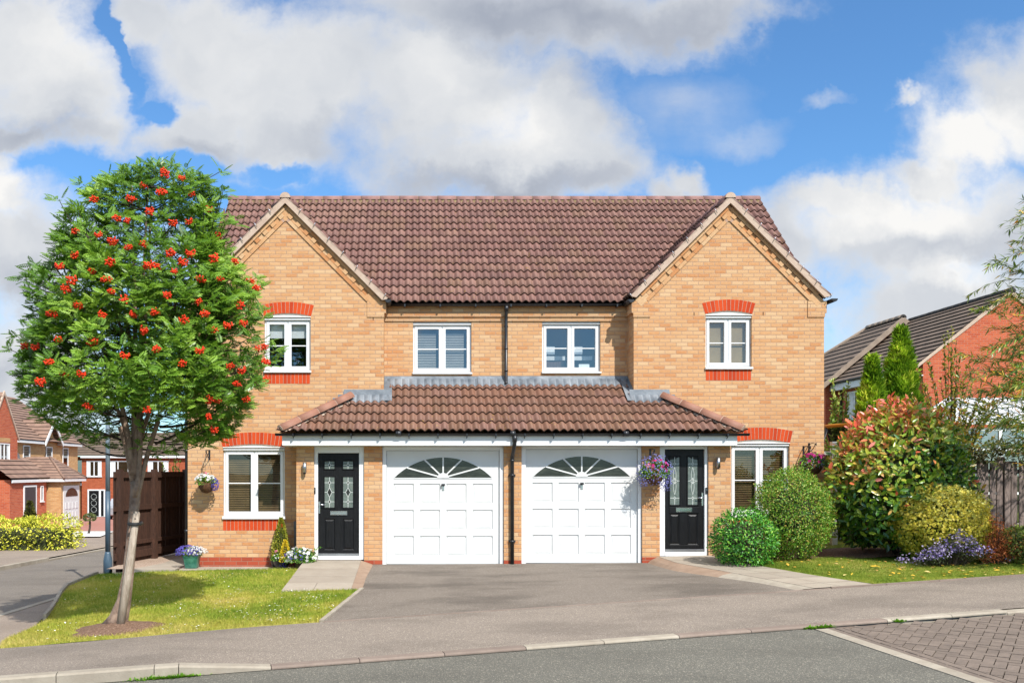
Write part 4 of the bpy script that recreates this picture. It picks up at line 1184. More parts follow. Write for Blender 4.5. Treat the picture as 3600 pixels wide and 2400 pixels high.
# the side street on the left, dropping away
sheet('side_road', [(-10.3, -5), (-10.3, 58), (-12, 70)], [(-6.42, -5), (-6.42, 58), (-4, 70)], lambda x, y: zs(y)-.02, 0, M['side_road'], 60, 8)
sheet('side_pavement', [(-6.3, 9.6), (-6.3, 17), (-6.3, 60)], [(-4.7, 9.6), (-5.85, 17), (-5.2, 60)], lambda x, y: zs(y)+.05, 0, M['side_pave'], 60, 4)
sheet('far_pavement', [(-14.5, 15), (-12.6, 34), (-12.6, 60)], [(-10.43, 15), (-10.43, 34), (-10.43, 60)], lambda x, y: zs(y)+.06, 0, M['side_pave'], 50, 4)
sk = MB()
for x0, top in ((-6.42, .06), (-10.43, .075)):
    y = 12.0 if x0 > -7 else 15.0
    while y < 50:
        y2 = y + .91; drop = .05 if (x0 < -10 and 24.5 < y < 31) else 0
        sk.hexa([(x0,y,zs(y)-.1),(x0+.125,y,zs(y)-.1),(x0+.125,y2,zs(y2)-.1),(x0,y2,zs(y2)-.1),(x0,y,zs(y)+top-drop),(x0+.125,y,zs(y)+top-drop),(x0+.125,y2,zs(y2)+top-drop),(x0,y2,zs(y2)+top-drop)]); y = y2 + .008
struct(sk.build('side_kerb', M['kerb_pale']))
sheet('paved_forecourt', [(-19, 43), (-24, 66)], [(-12.7, 43), (-12.7, 66)], lambda x, y: zs(y)+.03, 0, M['red_paving'], 10, 10)
sheet('stone_bed', [(-14.9, 36.6), (-15.6, 41.2)], [(-12.9, 36.6), (-13.9, 41.2)], lambda x, y: zs(y)+.09, 0, M['white_stone'], 4, 4)
sheet('house_drive', [(-19, 30.2), (-19, 43)], [(-12.7, 30.2), (-12.7, 43)], lambda x, y: zs(y)+.035, 0, M['side_pave'], 6, 6)
# bare soil mound round the tree
TB = Vector((-3.86, 11.53))
so = MB(); g = []
for i in range(9):
    row = []
    for j in range(36):
        a = 2*math.pi*j/36; f = i/8; rx = .56*(1+.16*math.sin(3*a+1)+.09*math.sin(7*a)); ry = .52*(1+.1*math.cos(2*a)+.06*math.sin(5*a))
        x, y = TB.x + .02 + rx*f*math.cos(a), TB.y - .14 + ry*f*math.sin(a)
        row.append(so.av((x, y, zlawn(x, y) + .075*(1-f**1.6) - .004*(i == 8) + .012*random.random()*(i < 8))))
    g.append(row)
for i in range(8):
    for j in range(36): so.af((g[i][j], g[i+1][j], g[i+1][(j+1)%36], g[i][(j+1)%36]), 0, .5, True)
struct(so.build('tree_soil', M['soil']))

# grass blades, clover flowers, dandelions and fallen leaves: nobody could count them
GR_L = leaf_mat('grass_blade', [(.05, S(98,130,36,.62)), (.35, S(144,162,56,.62)), (.65, S(184,178,80,.62)), (.95, S(214,194,122,.62))], .7, .34, .2, 1.75)
def grass_on(name, pts, zf, mat, h, label, dry):
    n = len(pts); P = np.array([(x, y, zf(x, y)-.004) for x, y in pts])
    D = np.stack([rng.normal(0, .55, n), rng.normal(0, .55, n), np.ones(n)], 1); U = rdir(n)
    rn = np.array([min(1, max(0, .5 + .85*mnoise.noise((x*.8, y*.8, 3)) + .3*mnoise.noise((x*3, y*3, 9)) + dry(x, y))) for x, y in pts])*.75 + rng.random(n)*.25
    o = leafmesh(name, P, D, U, h*(.6+.8*rng.random(n)), T_BLADE, mat, rn)
    return tag(o, label, 'grass', None, 'stuff')
pts = []
while len(pts) < 62000:
    if random.random() < .62:
        x, y = lawn_pt(random.random(), random.random())
    else:
        y = random.uniform(13.86, 16.76); x = random.uniform(edge_x(y)+.04, -2.03)
    dx, dy = (x-TB.x)/.54, (y-TB.y+.14)/.50
    if dx*dx + dy*dy < random.uniform(.75, 1.1): continue
    pts.append((x, y))
grass_on('grass', pts, zlawn, GR_L, .042, 'short green and straw coloured grass of the lawn under the rowan tree', lambda x, y: .22*sst(12.3, 11.0, y) - .2*sst(13.5, 16, y) + .15*sst(-4.2, -5.3, x)*sst(13, 11.5, y))
pts = []
for _ in range(40000):
    t, s = random.random(), random.random()**1.4; x = 6.1 + s*7.0; y0 = max(yl(x), 13.06 + (6.97-x)*2.9); y = y0 + t*(16.3-y0); 
    if y < 16.4 - .1*(x-6): pts.append((x, y))
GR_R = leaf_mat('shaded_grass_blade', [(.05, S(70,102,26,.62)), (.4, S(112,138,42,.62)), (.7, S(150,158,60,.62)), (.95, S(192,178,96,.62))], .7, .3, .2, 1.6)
grass_on('grass', pts, zlr, GR_R, .036, 'green grass of the narrow lawn between the curved path and the bushes', lambda x, y: .1*sst(14.3, 13.4, y))
n = 420; P = []
CL = leaf_mat('clover_flower', [(.1, S(240,235,225,.75)), (.7, S(235,215,205,.75)), (.9, S(250,200,60,.75))], .6, .2)
while len(P) < n:
    x, y = lawn_pt(random.random()**.6, random.random()) if random.random() < .7 else (random.uniform(-5.6, -2.1), random.uniform(13.9, 16.6))
    if mnoise.noise((x*1.5, y*1.5, 5)) > -.05: P.append((x, y, zlawn(x, y)+.035))
tag(leafmesh('clover_flowers', P, rdir(n)*[1,1,.2], np.tile((0,0,1.), (n,1)), .009+.006*rng.random(n), T_FLOWER, CL), 'tiny white clover heads dotted over the lawn under the rowan tree', 'clover', None, 'stuff')
n = 330; P = []
FL = leaf_mat('fallen_leaf', [(.1, S(236,190,60,.65)), (.5, S(214,160,60,.65)), (.8, S(190,140,90,.6)), (.95, S(230,205,130,.65))], .7, .2)
while len(P) < n:
    x = random.uniform(6.4, 13.5); y = random.uniform(max(yl(x)+.05, 13.1+(6.97-x)*2.9), 15.9 - .05*(x-6))
    if random.random() < sst(6.2, 8.2, x): P.append((x, y, zlr(x, y)+.022))
d = rdir(n)*[1,1,.15]
tag(leafmesh('fallen_leaves', P, d, np.tile((0,0,1.), (n,1))+rdir(n)*.35, .05+.05*rng.random(n), T_SMALL, FL), 'yellow fallen leaves scattered on the grass in front of the bushes', 'leaves', None, 'stuff')
# weeds in the kerb joints
WD = leaf_mat('weed_leaf', [(.1, S(96,150,40,.6)), (.9, S(140,180,60,.6))], .5, .3)
for k, (px, py, wdt) in enumerate(((590, 2380, .30), (2905, 2208, .12), (2860, 2214, .07), (3175, 2190, .07))):
    x = (px-PX0)/FPX; # ray meets the road
    lo_, hi_ = 6.0, 13.0
    for _ in range(40):
        mid = (lo_+hi_)/2
        if CAMZ - (py-PY0)/FPX*mid > Pl(x*mid, mid)-.03: lo_ = mid
        else: hi_ = mid
    n = int(160*wdt/.12); cx, cy = x*lo_, lo_
    P = np.stack([rng.normal(cx, wdt*.45, n), np.full(n, cy), np.full(n, 0.)], 1); P[:,1] = np.array([yk(a)-.012 for a in P[:,0]]) + rng.normal(0, .008, n); P[:,2] = np.array([Pl(a, b)-.03 for a, b in P[:,:2]])
    D = np.stack([rng.normal(0, 1, n), rng.normal(-.4, .6, n), rng.random(n)*.8+.1], 1)
    tag(leafmesh('kerb_weed', P, D, np.tile((0,0,1.),(n,1)), .03+.03*rng.random(n), T_SMALL, WD), ['broad patch of green weeds growing along the tall pale kerb', 'leafy weed tuft where the paving border meets the kerb', 'small weed tuft at the kerb beside the asphalt corner', 'small weed tuft at the joint of a pink and a pale kerb stone'][k], 'weed', 'weeds in the kerb joints')
# ---------------------------------------------------------------- plants
class Stems(MB): pass
def curve(a, b, bend=(0,0,0), n=7):
    a, b, c = Vector(a), Vector(b), Vector(bend)
    return [a.lerp(b, t) + c*(4*t*(1-t)) for t in [i/n for i in range(n+1)]]

# --- rowan tree
SC = .003743; TY = 11.53
rowan = thing('rowan_tree', 'leafy rowan tree full of orange red berry clusters growing on the lawn', 'tree', (TB.x, TB.y, zlawn(TB.x, TB.y)))
def RW(px, py, dy=0): return Vector(((px-PX0)*SC, TY+dy, CAMZ-(py-PY0)*SC))
tk = MB()
base = [RW(405,2210), RW(418,2170), RW(436,2110), RW(450,2020), RW(459,1930), RW(466,1850), RW(472,1780), RW(477,1720), RW(480,1690)]
tk.tube(base, [.20,.125,.092,.074,.068,.066,.066,.070,.078], n=14)
fork = RW(480, 1690)
stems = []
rs = random.Random(11)
for k, (px, py, dy, r) in enumerate(((455,640,.1,.05),(560,700,-.5,.045),(330,760,.4,.045),(700,900,.2,.05),(220,950,-.3,.042),(620,820,.8,.04),(400,900,-.9,.038),(780,1150,-.3,.036),(150,1150,.3,.036),(510,600,.3,.04))):
    e = RW(px, py, dy); s0 = fork + Vector((rs.uniform(-.05,.05), rs.uniform(-.06,.06), rs.uniform(-.02,.18)))
    out = Vector((e.x-fork.x, e.y-fork.y, 0))
    pts = curve(s0, e, -out*.24 + Vector((rs.uniform(-.06,.06), rs.uniform(-.06,.06), .12)), 12)
    tk.tube(pts, r, .008, n=8); stems.append(pts)
# strong low limbs seen just above the fork
for a in ((RW(486,1735),RW(560,1480,-.05),(-.02,0,.0),.034),(RW(470,1740),RW(430,1500,-.1),(.03,0,0),.036),(RW(478,1745,-.05),RW(492,1450,-.1),(.05,0,0),.036)):
    tk.tube(curve(a[0], a[1], a[2], 8), a[3], .03, n=9)
tk.build('trunk', M['bark'], rowan)
CRZ = [(382,415,450),(394,398,468),(410,268,502),(450,200,512),(500,152,516),(560,116,532),(620,100,578),(680,74,606),(740,62,614),(800,50,622),(850,40,630),(900,40,618),(950,80,596),(1000,120,545),(1030,225,455),(1050,260,420)]
def crown_at(F):
    for a, b in zip(CRZ, CRZ[1:]):
        if F <= b[0]:
            t = (F-a[0])/(b[0]-a[0]); return a[1]+(b[1]-a[1])*t, a[2]+(b[2]-a[2])*t
    return CRZ[-1][1:]
KF = 3600/2352
tips = []; wts = [(a[2]-a[1]) for a in CRZ]
rt_ = random.Random(5)
while len(tips) < 2600:
    F = rt_.uniform(384, 1046); l, r_ = crown_at(F); hw = (r_-l)/2*KF*SC
    if rt_.random() > (hw/1.72)**1.35: continue
    q = math.sqrt(rt_.random())
    if rt_.random() > .22 + .78*q**2.2: continue
    a = rt_.uniform(0, 2*math.pi); q *= 1 + .06*mnoise.noise((a*1.5, F*.012, 1))
    c = RW((l+r_)/2*KF, F*KF)
    p = Vector((c.x + (hw*.955-.10)*q*math.cos(a), c.y + (hw*.9-.08)*q*math.sin(a), c.z))
    g = mnoise.noise(p*1.55 + Vector((4, 9, 2)))
    if g < -.20 and q < .95: continue
    if F > 930 and rt_.random() < .35: continue
    if F > 955 and abs(p.x - fork.x) < .55 and p.y < TY+.3 and rt_.random() < .85: continue
    if 430 < F < 640 and abs(c.x + .15 - p.x) < .45 and rt_.random() < .45: continue     # sky shows through near the top
    tips.append((p, a, q))
for _ in range(48):         # stray shoots beyond the crown's outline
    F = rt_.uniform(380, 980); l, r_ = crown_at(F); hw = (r_-l)/2*KF*SC; c = RW((l+r_)/2*KF, F*KF); a = rt_.choice((0, math.pi)) + rt_.gauss(0, .5) if rt_.random() < .75 else rt_.uniform(0, 6.28); q = rt_.uniform(.98, 1.06)
    tips.insert(0, (Vector((c.x + hw*q*math.cos(a), c.y + hw*.9*q*math.sin(a), c.z + rt_.uniform(0, .15))), a, q))
br = MB()
allst = [p for s in stems for p in s]
for p, a, q in tips[:330]:
    low = [s for s in allst if s.z < p.z - .05]
    s = min(low, key=lambda s: (s-p).length_squared + .6*(s.z-p.z+.5)**2) if low else fork
    if (s-p).length > 1.5: continue
    br.tube(curve(s, p, (0, 0, -.10*(p-s).length), 5), .011, .004, n=5, caps=False)
for px, py, px2, py2 in ((480,1560,140,1400),(470,1600,250,1545),(560,1500,800,1420),(545,1560,870,1340),(500,1480,330,1380)):
    br.tube(curve(RW(px,py), RW(px2,py2,.2), (0,0,-.08), 7), .02, .006, n=6)
br.build('branches', M['branch'], rowan)
LP, LD, LU, LS, LR = [], [], [], [], []
for p, a, q in tips:
    out = Vector((math.cos(a), math.sin(a), .15)); m = rt_.randint(5, 8); tone = .5 + .6*mnoise.noise(p*1.2)
    for k in range(m):
        b = 2*math.pi*(k + rt_.random()*.6)/m
        d = Vector((math.cos(b), math.sin(b), rt_.uniform(-.45, .85))) + out*.75
        LP.append(p + Vector((rt_.gauss(0,.02), rt_.gauss(0,.02), rt_.gauss(0,.025)))); LD.append(d)
        LU.append(Vector((rt_.gauss(0,.3), rt_.gauss(0,.3)-.55, .8)) + out*.35); LS.append(rt_.uniform(.105, .175)); LR.append(min(1, max(0, tone*.6 + rt_.random()*.4)))
M['rowan_leaf'] = leaf_mat('rowan_leaf', [(.05, S(54,86,26,.64)), (.4, S(88,126,38,.68)), (.75, S(128,162,58,.72)), (.97, S(168,194,92,.74))], .38, .34, .5, 1.7)
leafmesh('crown', LP, LD, LU, LS, T_PINNATE, M['rowan_leaf'], LR, rowan)
# berry clusters: three models, copied out to the crown's surface
M['berry'] = plain('orange_red_berries', S(250,72,18,.80), S(228,46,12,.74), 30, .5, spec=.3)
def icob(c, r, mb):
    t = (1+5**.5)/2; vs = [(-1,t,0),(1,t,0),(-1,-t,0),(1,-t,0),(0,-1,t),(0,1,t),(0,-1,-t),(0,1,-t),(t,0,-1),(t,0,1),(-t,0,-1),(-t,0,1)]
    i = [mb.av(Vector(c) + Vector(v).normalized()*r) for v in vs]
    for f in ((0,11,5),(0,5,1),(0,1,7),(0,7,10),(0,10,11),(1,5,9),(5,11,4),(11,10,2),(10,7,6),(7,1,8),(3,9,4),(3,4,2),(3,2,6),(3,6,8),(3,8,9),(4,9,5),(2,4,11),(6,2,10),(8,6,7),(9,8,1)):
        mb.af([i[k] for k in f], 0, .5, True)
protos = []
for s in range(3):
    b = MB()
    for k in range(40):
        d = Vector((rs.gauss(0,1), rs.gauss(0,1), rs.gauss(0,.7))).normalized()*rs.uniform(.35, 1)
        icob((d.x*.066, d.y*.066, d.z*.056 - .01), rs.uniform(.0105, .0135), b)
    protos.append(b.build('berry_cluster', M['berry'], rowan).data)
first = [o for o in rowan.children if o.name.startswith('berry_cluster')]
BPX = [(330,425),(418,407),(268,500),(292,505),(343,482),(370,440),(435,508),(398,510),(172,530),(225,538),(258,551),(294,567),(173,585),(252,598),(390,580),(437,580),(340,606),(358,610),(400,622),(212,620),(255,668),(285,686),(385,675),(353,715),(333,757),(550,697),(590,660),(575,645),(423,732),(470,720),(523,745),(560,740),(133,778),(82,795),(55,792),(212,783),(287,815),(417,832),(360,800),(460,803),(492,757),(112,830),(187,857),(93,873),(145,858),(557,850),(605,795),(612,830),(590,800),(528,838),(203,932),(337,940),(480,915),(500,918),(490,985),(566,915),(545,880),(480,955),(152,660),(120,720),(135,610),(165,640),(505,640),(540,600),(455,690),(245,640),(305,720),(235,720),(180,700),(420,600),(490,590),(500,540),(300,455),(380,395),(440,445),(480,480),(215,455),(460,640),(330,560),(610,870)]
for k, (fx_, fy_) in enumerate(BPX):
    l, r_ = crown_at(fy_); hw = (r_-l)/2*KF*SC; c = RW((l+r_)/2*KF, fy_*KF); x = (fx_*KF-PX0)*SC
    y = TY - 1.9; f0_ = rs.uniform(.84, 1.07)
    while y < TY + 1.5:      # first meeting of the line of sight with the crown
        F_ = ((CAMZ-(CAMZ-(fy_*KF-PY0)/FPX*y))/SC + PY0)/KF; l, r_ = crown_at(F_); hw = (r_-l)/2*KF*SC; c = RW((l+r_)/2*KF, F_*KF); x = (fx_*KF-PX0)/FPX*y
        if ((x-c.x)/hw)**2 + ((y-TY)/(.9*hw))**2 < f0_: break
        y += .04
    if y >= TY + 1.5: y = TY - .3
    q = Vector(((fx_*KF-PX0)/FPX*y, y, CAMZ-(fy_*KF-PY0)/FPX*y))
    o = first[k] if k < 3 else first[k % 3].copy()
    if k >= 3: COL.objects.link(o)
    o.parent = rowan; o.matrix_parent_inverse = Matrix.Identity(4)
    sc = rs.uniform(.78, 1.12); o.location = q - Vector(rowan.location); o.scale = (sc, sc, sc*rs.uniform(.85, 1.15)); o.rotation_euler = (rs.uniform(-.4,.4), rs.uniform(-.4,.4), rs.uniform(0, 6))
# stake and tie
stk = thing('tree_stake', 'weathered round wooden stake strapped to the rowan trunk', 'stake', (-3.76, 11.36, -.2))
sm = MB(); pa, pb_ = Vector((-3.755, 11.37, -.28)), Vector((-3.545, 11.40, 1.245))
sm.tube([pa, pa.lerp(pb_, .5), pb_, pb_+Vector((.004,.0,.03))], [.056,.05,.044,.030], n=12)
sm.tube([pb_+Vector((-.005,-.046,-.06)), pb_+Vector((-.005,-.030,-.06))], .010, n=8, m=1)
sm.build('post', [M['stake'], M['rubber']], stk)
sm = MB(); c = pa.lerp(pb_, .915)
sm.tube([c+Vector((.058*math.cos(t)-.03*(math.cos(t)<0), (.058 if math.sin(t)<0 else .25)*math.sin(t), .0)) for t in [2*math.pi*i/20 for i in range(21)]], .012, n=6); 
for dz in (-.012, .012): sm.tube([c+Vector((.056*math.cos(t)-.03*(math.cos(t)<0), (.056 if math.sin(t)<0 else .25)*math.sin(t), dz)) for t in [2*math.pi*i/20 for i in range(21)]], .010, n=6)
sm.build('tie', M['rubber'], stk)

# --- rounded bushes
def blob(n, c, r, seed, shell=(.78, 1.02), lump=.10, zmin=-.75, freq=1.6, fine=.05):
    """points on and just under a lumpy ellipsoid, with outward directions"""
    rr = np.random.default_rng(seed); P, N = [], []
    c = np.array(c); r = np.array(r)
    while len(P) < n:
        d = rr.normal(size=3); d /= np.linalg.norm(d)
        if d[2] < zmin: continue
        f = 1 + lump*mnoise.noise(Vector(d*freq) + Vector((seed, 0, 0))) + fine*mnoise.noise(Vector(d*freq*3.3) + Vector((0, seed, 0)))
        f *= shell[0] + (shell[1]-shell[0])*rr.random()**.6
        P.append(c + d*r*f); N.append(d/r)
    return np.array(P), unit(np.array(N))
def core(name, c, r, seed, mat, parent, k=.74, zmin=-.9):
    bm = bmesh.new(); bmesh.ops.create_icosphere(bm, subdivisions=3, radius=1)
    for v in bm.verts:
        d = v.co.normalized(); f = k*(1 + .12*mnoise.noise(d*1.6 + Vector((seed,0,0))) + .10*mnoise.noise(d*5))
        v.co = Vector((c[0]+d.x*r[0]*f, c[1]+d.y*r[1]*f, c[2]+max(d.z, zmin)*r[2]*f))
    me = bpy.data.meshes.new(name); bm.to_mesh(me); bm.free(); me.materials.append(mat)
    return link(name, me, parent)
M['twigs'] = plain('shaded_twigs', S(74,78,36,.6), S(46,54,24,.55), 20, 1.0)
def bush(name, label, cat, c, r, n, size, tmpl, mat, seed, spread=.8, up=.15, lump=.1, freq=1.6, shell=(.76,1.02), tonef=None, zmin=-.8, stem=True, kcore=.62, fine=.05):
    gz = Pl(c[0], c[1]) + .03
    t = thing(name, label, cat, (c[0], c[1], gz))
    P, N = blob(n, c, r, seed, shell, lump, zmin, freq, fine)
    P[:,2] = np.maximum(P[:,2], gz + .02)
    D = N*.45 + rdir(n)*spread + np.array([0,0,up]); U = N*1.0 + np.array([0,-.15,.25]) + rdir(n)*.45
    rn = rng.random(n) if tonef is None else tonef(P, N)
    SP, SD, SU = [], [], []
    for _ in range(90):        # stray shoots
        k = rng.integers(0, n)
        if N[k][2] < -.2: continue
        d = unit(N[k] + rng.normal(0, .5, 3) + [0,0,.5]); L = rng.uniform(.04, .15)*min(1.6, r[0]*1.4); b = c + (P[k]-c)*1.0
        for q in np.linspace(.15, 1, 7): SP.append(b + d*L*q); SD.append(d + rng.normal(0, .8, 3)); SU.append(N[k] + rng.normal(0, .5, 3))
    m_ = n + len(SP); leafmesh('foliage', np.concatenate([P, np.array(SP)]), np.concatenate([D, np.array(SD)]), np.concatenate([U, np.array(SU)]), size[0] + (size[1]-size[0])*rng.random(m_), tmpl, mat, np.concatenate([rn, .35 + .6*rng.random(len(SP))]), t)
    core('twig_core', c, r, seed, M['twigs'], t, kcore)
    if stem:
        b = MB()
        for k in range(9):
            a = rng.random()*6.28; b.tube(curve((c[0]+.1*math.cos(a), c[1]+.1*math.sin(a), gz-.05), (c[0]+r[0]*.6*math.cos(a), c[1]+r[1]*.6*math.sin(a), c[2]), (0,0,-.05)), .018, .006, n=5)
        b.build('stems', M['branch'], t)
    return t
M['bright_leaf'] = leaf_mat('bright_green_leaf', [(.05, S(34,84,26,.62)), (.45, S(62,130,40,.64)), (.8, S(100,172,56,.66)), (.97, S(160,200,80,.66))], .36, .28, .4, 1.6)
M['olive_leaf'] = leaf_mat('olive_hedge_leaf', [(.05, S(62,104,24,.62)), (.4, S(94,140,38,.64)), (.7, S(128,164,52,.66)), (.92, S(166,140,66,.64)), (.99, S(196,210,120,.66))], .45, .32, .35, 1.7)
M['photinia'] = leaf_mat('photinia_leaf', [(0, S(30,66,24,.6)), (.25, S(58,100,30,.62)), (.45, S(118,146,42,.66)), (.62, S(166,164,66,.66)), (.76, S(188,124,70,.64)), (.9, S(214,92,72,.64)), (1, S(238,128,112,.66))], .28, .3, .6, 2.0)
M['gold_leaf'] = leaf_mat('golden_leaf', [(.05, S(98,110,28,.6)), (.35, S(158,154,46,.66)), (.65, S(206,178,70,.68)), (.95, S(240,206,112,.7))], .5, .34, .4, 2.3)
bush('privet_shrub', 'small glossy bright green shrub, lowest of the bushes, beside a black front door', 'shrub', (X(2613,15.6), 15.6, .56), (.56, .52, .55), 5200, (.035, .065), T_LEAF, M['bright_leaf'], 3, lump=.16, freq=2.2, shell=(.72,1.05))
bush('lonicera_bush', 'clipped green ball of a bush next to the red tipped bush', 'bush', (X(2785,16.1), 16.1, .98), (.69, .62, .87), 18000, (.026, .048), T_SMALL, M['olive_leaf'], 8, lump=.10, freq=2.2, zmin=-.9, shell=(.74,1.03), up=.35, kcore=.55)
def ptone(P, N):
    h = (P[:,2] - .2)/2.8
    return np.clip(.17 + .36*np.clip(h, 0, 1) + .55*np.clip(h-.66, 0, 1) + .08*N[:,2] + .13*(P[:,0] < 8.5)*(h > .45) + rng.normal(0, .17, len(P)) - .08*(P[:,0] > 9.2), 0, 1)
ph = bush('photinia_bush', 'biggest bush, broad dark leaves turning red at the tips, behind the golden bush', 'bush', (X(3165,16.3), 16.3, 1.52), (1.20, 1.05, 1.46), 8000, (.105, .165), T_LEAF, M['photinia'], 12, spread=.9, up=.25, lump=.16, freq=1.9, shell=(.70,1.06), tonef=ptone, kcore=.68)
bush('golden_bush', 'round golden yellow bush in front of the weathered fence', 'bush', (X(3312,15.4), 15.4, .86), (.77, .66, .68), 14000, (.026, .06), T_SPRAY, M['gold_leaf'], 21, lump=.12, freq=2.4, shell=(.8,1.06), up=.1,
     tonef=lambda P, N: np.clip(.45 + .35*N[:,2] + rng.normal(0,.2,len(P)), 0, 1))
gr_leaf = leaf_mat('grey_green_leaf', [(.05, S(70,90,30,.6)), (.5, S(112,132,48,.62)), (.95, S(160,160,76,.64))], .5, .25)
bush('low_shrub', 'low yellowish green shrub just beyond the withered brown plant', 'shrub', (X(3600,15.0), 15.0, .5), (.44, .42, .36), 3800, (.025, .055), T_SPRAY, gr_leaf, 31, lump=.15, freq=2.5)
# purple michaelmas daisy
t = thing('aster_plant', 'spreading purple flowered aster at the foot of the golden bush', 'plant', (X(3330,14.85), 14.85, Pl(9.1,14.85)))
ast = MB(); AP = []; cx, cy, gz = X(3335,14.85), 14.85, Pl(9.1,14.85)
for k in range(150):
    u = rng.normal(0, .30); top = .10 + .50*max(0, 1-abs(u-.10)/.62)*rng.uniform(.35, 1.0); v = rng.normal(0, .14)
    e = Vector((cx+u*1.15, cy+v-.06, gz+top)); ast.tube(curve((cx+u*.5, cy+v*.5+.05, gz), e, (0,0,.03), 4), .004, .002, n=4, caps=False); AP.append(e)
ast.build('stems', M['branch'], t)
A_ = np.array([tuple(p) for p in AP]); n = 2600; idx = rng.integers(0, len(A_), n); P = A_[idx] + rng.normal(0, .05, (n,3))*[1,1,.9]; P[:,2] = np.maximum(P[:,2], gz+.02)
leafmesh('foliage', P - [0,0,.05], rdir(n), rdir(n), .03+.03*rng.random(n), T_NARROW, leaf_mat('aster_leaf', [(.1, S(46,58,34,.55)), (.9, S(92,104,64,.58))], .6, .2), None, t)
n = 1050; idx = rng.integers(0, len(A_), n); P = A_[idx] + rng.normal(0, .045, (n,3))*[1,1,.8] + [0,-.03,.02]; P[:,2] = np.maximum(P[:,2], gz+.03)
leafmesh('flowers', P, rdir(n), rdir(n)*.7+[0,-.7,.7], .012+.010*rng.random(n), T_FLOWER, leaf_mat('aster_flower', [(.1, S(104,84,168,.66)), (.6, S(160,144,190,.7)), (.95, S(196,182,214,.72))], .6, .3, .3, 1.2), None, t)
# dried brown plant
t = thing('dried_plant', 'withered rust brown plant standing before the weathered fence', 'plant', (X(3500,14.95), 14.95, Pl(10.0,14.95)))
b = MB(); DP = []; cx, cy, gz = X(3500,14.95), 14.95, Pl(10.0,14.95)
for k in range(60):
    u, v = rng.normal(0, .22), rng.normal(0, .16); e = Vector((cx+u, cy+v, gz+rng.uniform(.35,.95)*max(.4, 1-abs(u)/.7))); b.tube(curve((cx+u*.3, cy+v*.3, gz), e, (0,0,.05), 5), .006, .002, n=4, caps=False)
    for f in np.linspace(.3, 1, 9): DP.append(Vector((cx+u*.3, cy+v*.3, gz)).lerp(e, f))
b.build('stems', M['branch'], t)
A_ = np.array([tuple(p) for p in DP]); n = 4200; P = A_[rng.integers(0, len(A_), n)] + rng.normal(0, .04, (n,3))
leafmesh('foliage', P, rdir(n)+[0,0,-.5], rdir(n), .03+.05*rng.random(n), T_NARROW, leaf_mat('rust_leaf', [(.1, S(120,62,34,.6)), (.6, S(172,94,54,.66)), (.95, S(204,130,82,.68))], .8, .3, .2, 2.0), None, t)

# --- conifers and shrubs beyond the right fence
M['conifer'] = leaf_mat('conifer_spray', [(.05, S(58,96,20,.6)), (.4, S(110,146,34,.66)), (.75, S(160,186,52,.7)), (.97, S(206,214,92,.72))], .5, .4, .4, 2.1)
def conifer(label, x, y, z0, h, rad, n, seed, pw=.85):
    t = thing('conifer_tree', label, 'tree', (x, y, z0), 'bright green conifers behind the red tipped bush')
    b = MB(); b.tube([(x,y,z0-.1),(x,y,z0+h*.9)], .06, .012, n=7); b.build('trunk', M['branch'], t)
    rr = np.random.default_rng(seed); f = rr.random(n)**1.25; a = rr.random(n)*6.283
    R_ = rad*np.clip(1-f, 0, 1)**pw*(.66+.42*rr.random(n)**.5)*(1+.55*np.array([mnoise.noise((math.cos(q)*2.0, math.sin(q)*2.0, w*h*2.6+seed)) for q, w in zip(a, f)]))
    P = np.stack([x+R_*np.cos(a), y+R_*np.sin(a), z0+.15+f*h*.97], 1); out = np.stack([np.cos(a), np.sin(a), np.zeros(n)], 1)
    D = out*.75 + [0,0,.8] + rdir(n)*.45; U = out + rdir(n)*.5
    rn = np.clip(.5 + .55*np.array([mnoise.noise((p[0]*3, p[1]*3, p[2]*2.6)) for p in P]) + rr.normal(0,.16,n), 0, 1)
    leafmesh('crown', P, D, U, .10+.13*rr.random(n), T_SPRAY, M['conifer'], rn, t)
conifer('tall bright green conifer behind the red tipped bush, the taller of the two', X(3166,20.5), 20.5, .2, 4.9, .98, 7500, 2, .92)
conifer('shorter bright green conifer beside the taller one behind the red tipped bush', X(3066,20.0), 20.0, .2, 4.15, .74, 5000, 4, .92)
def wand_shrub(name, label, cat, cx, cy, gz, h, spread, n, leafn, tmpl, size, mat, seed, lean=(0,0), low=.25, hang=.1, parts='foliage'):
    t = thing(name, label, cat, (cx, cy, gz)); b = MB(); rr = np.random.default_rng(seed); P, D = [], []
    for k in range(n):
        a = rr.random()*6.283; q = rr.random()**.6*spread
        e = Vector((cx+q*math.cos(a)+lean[0], cy+q*.6*math.sin(a)+lean[1], gz+h*rr.uniform(.55,1.0)*(1-.35*q/spread)))
        pts = curve((cx+rr.normal(0,.08), cy+rr.normal(0,.08), gz), e, (-(e.x-cx)*.15, -(e.y-cy)*.15, hang), 10); b.tube(pts, .012, .003, n=5, caps=False)
        for i in range(leafn):
            f = low + (1-low)*rr.random(); k2 = min(9, int(f*10)); p = pts[k2].lerp(pts[k2+1], f*10-k2); d = (pts[k2+1]-pts[k2]).normalized()
            P.append(tuple(p)); D.append(tuple(Vector(rr.normal(size=3)).normalized()*.8 + d*.8))
    b.build('stems', M['branch'], t)
    m = len(P); leafmesh(parts, P, D, np.tile((0,-.2,1.), (m,1))+rdir(m)*.6, size[0]+(size[1]-size[0])*rng.random(m), tmpl, mat, None, t)
    return t
M['lime_leaf'] = leaf_mat('lime_leaf', [(.05, S(84,118,36,.62)), (.5, S(140,168,66,.66)), (.95, S(200,206,116,.68))], .4, .3)
M['bronze_leaf'] = leaf_mat('bronze_leaf', [(.05, S(58,76,26,.6)), (.5, S(120,126,46,.66)), (.8, S(164,152,64,.68)), (.97, S(176,100,58,.66))], .45, .36, .4, 1.9)
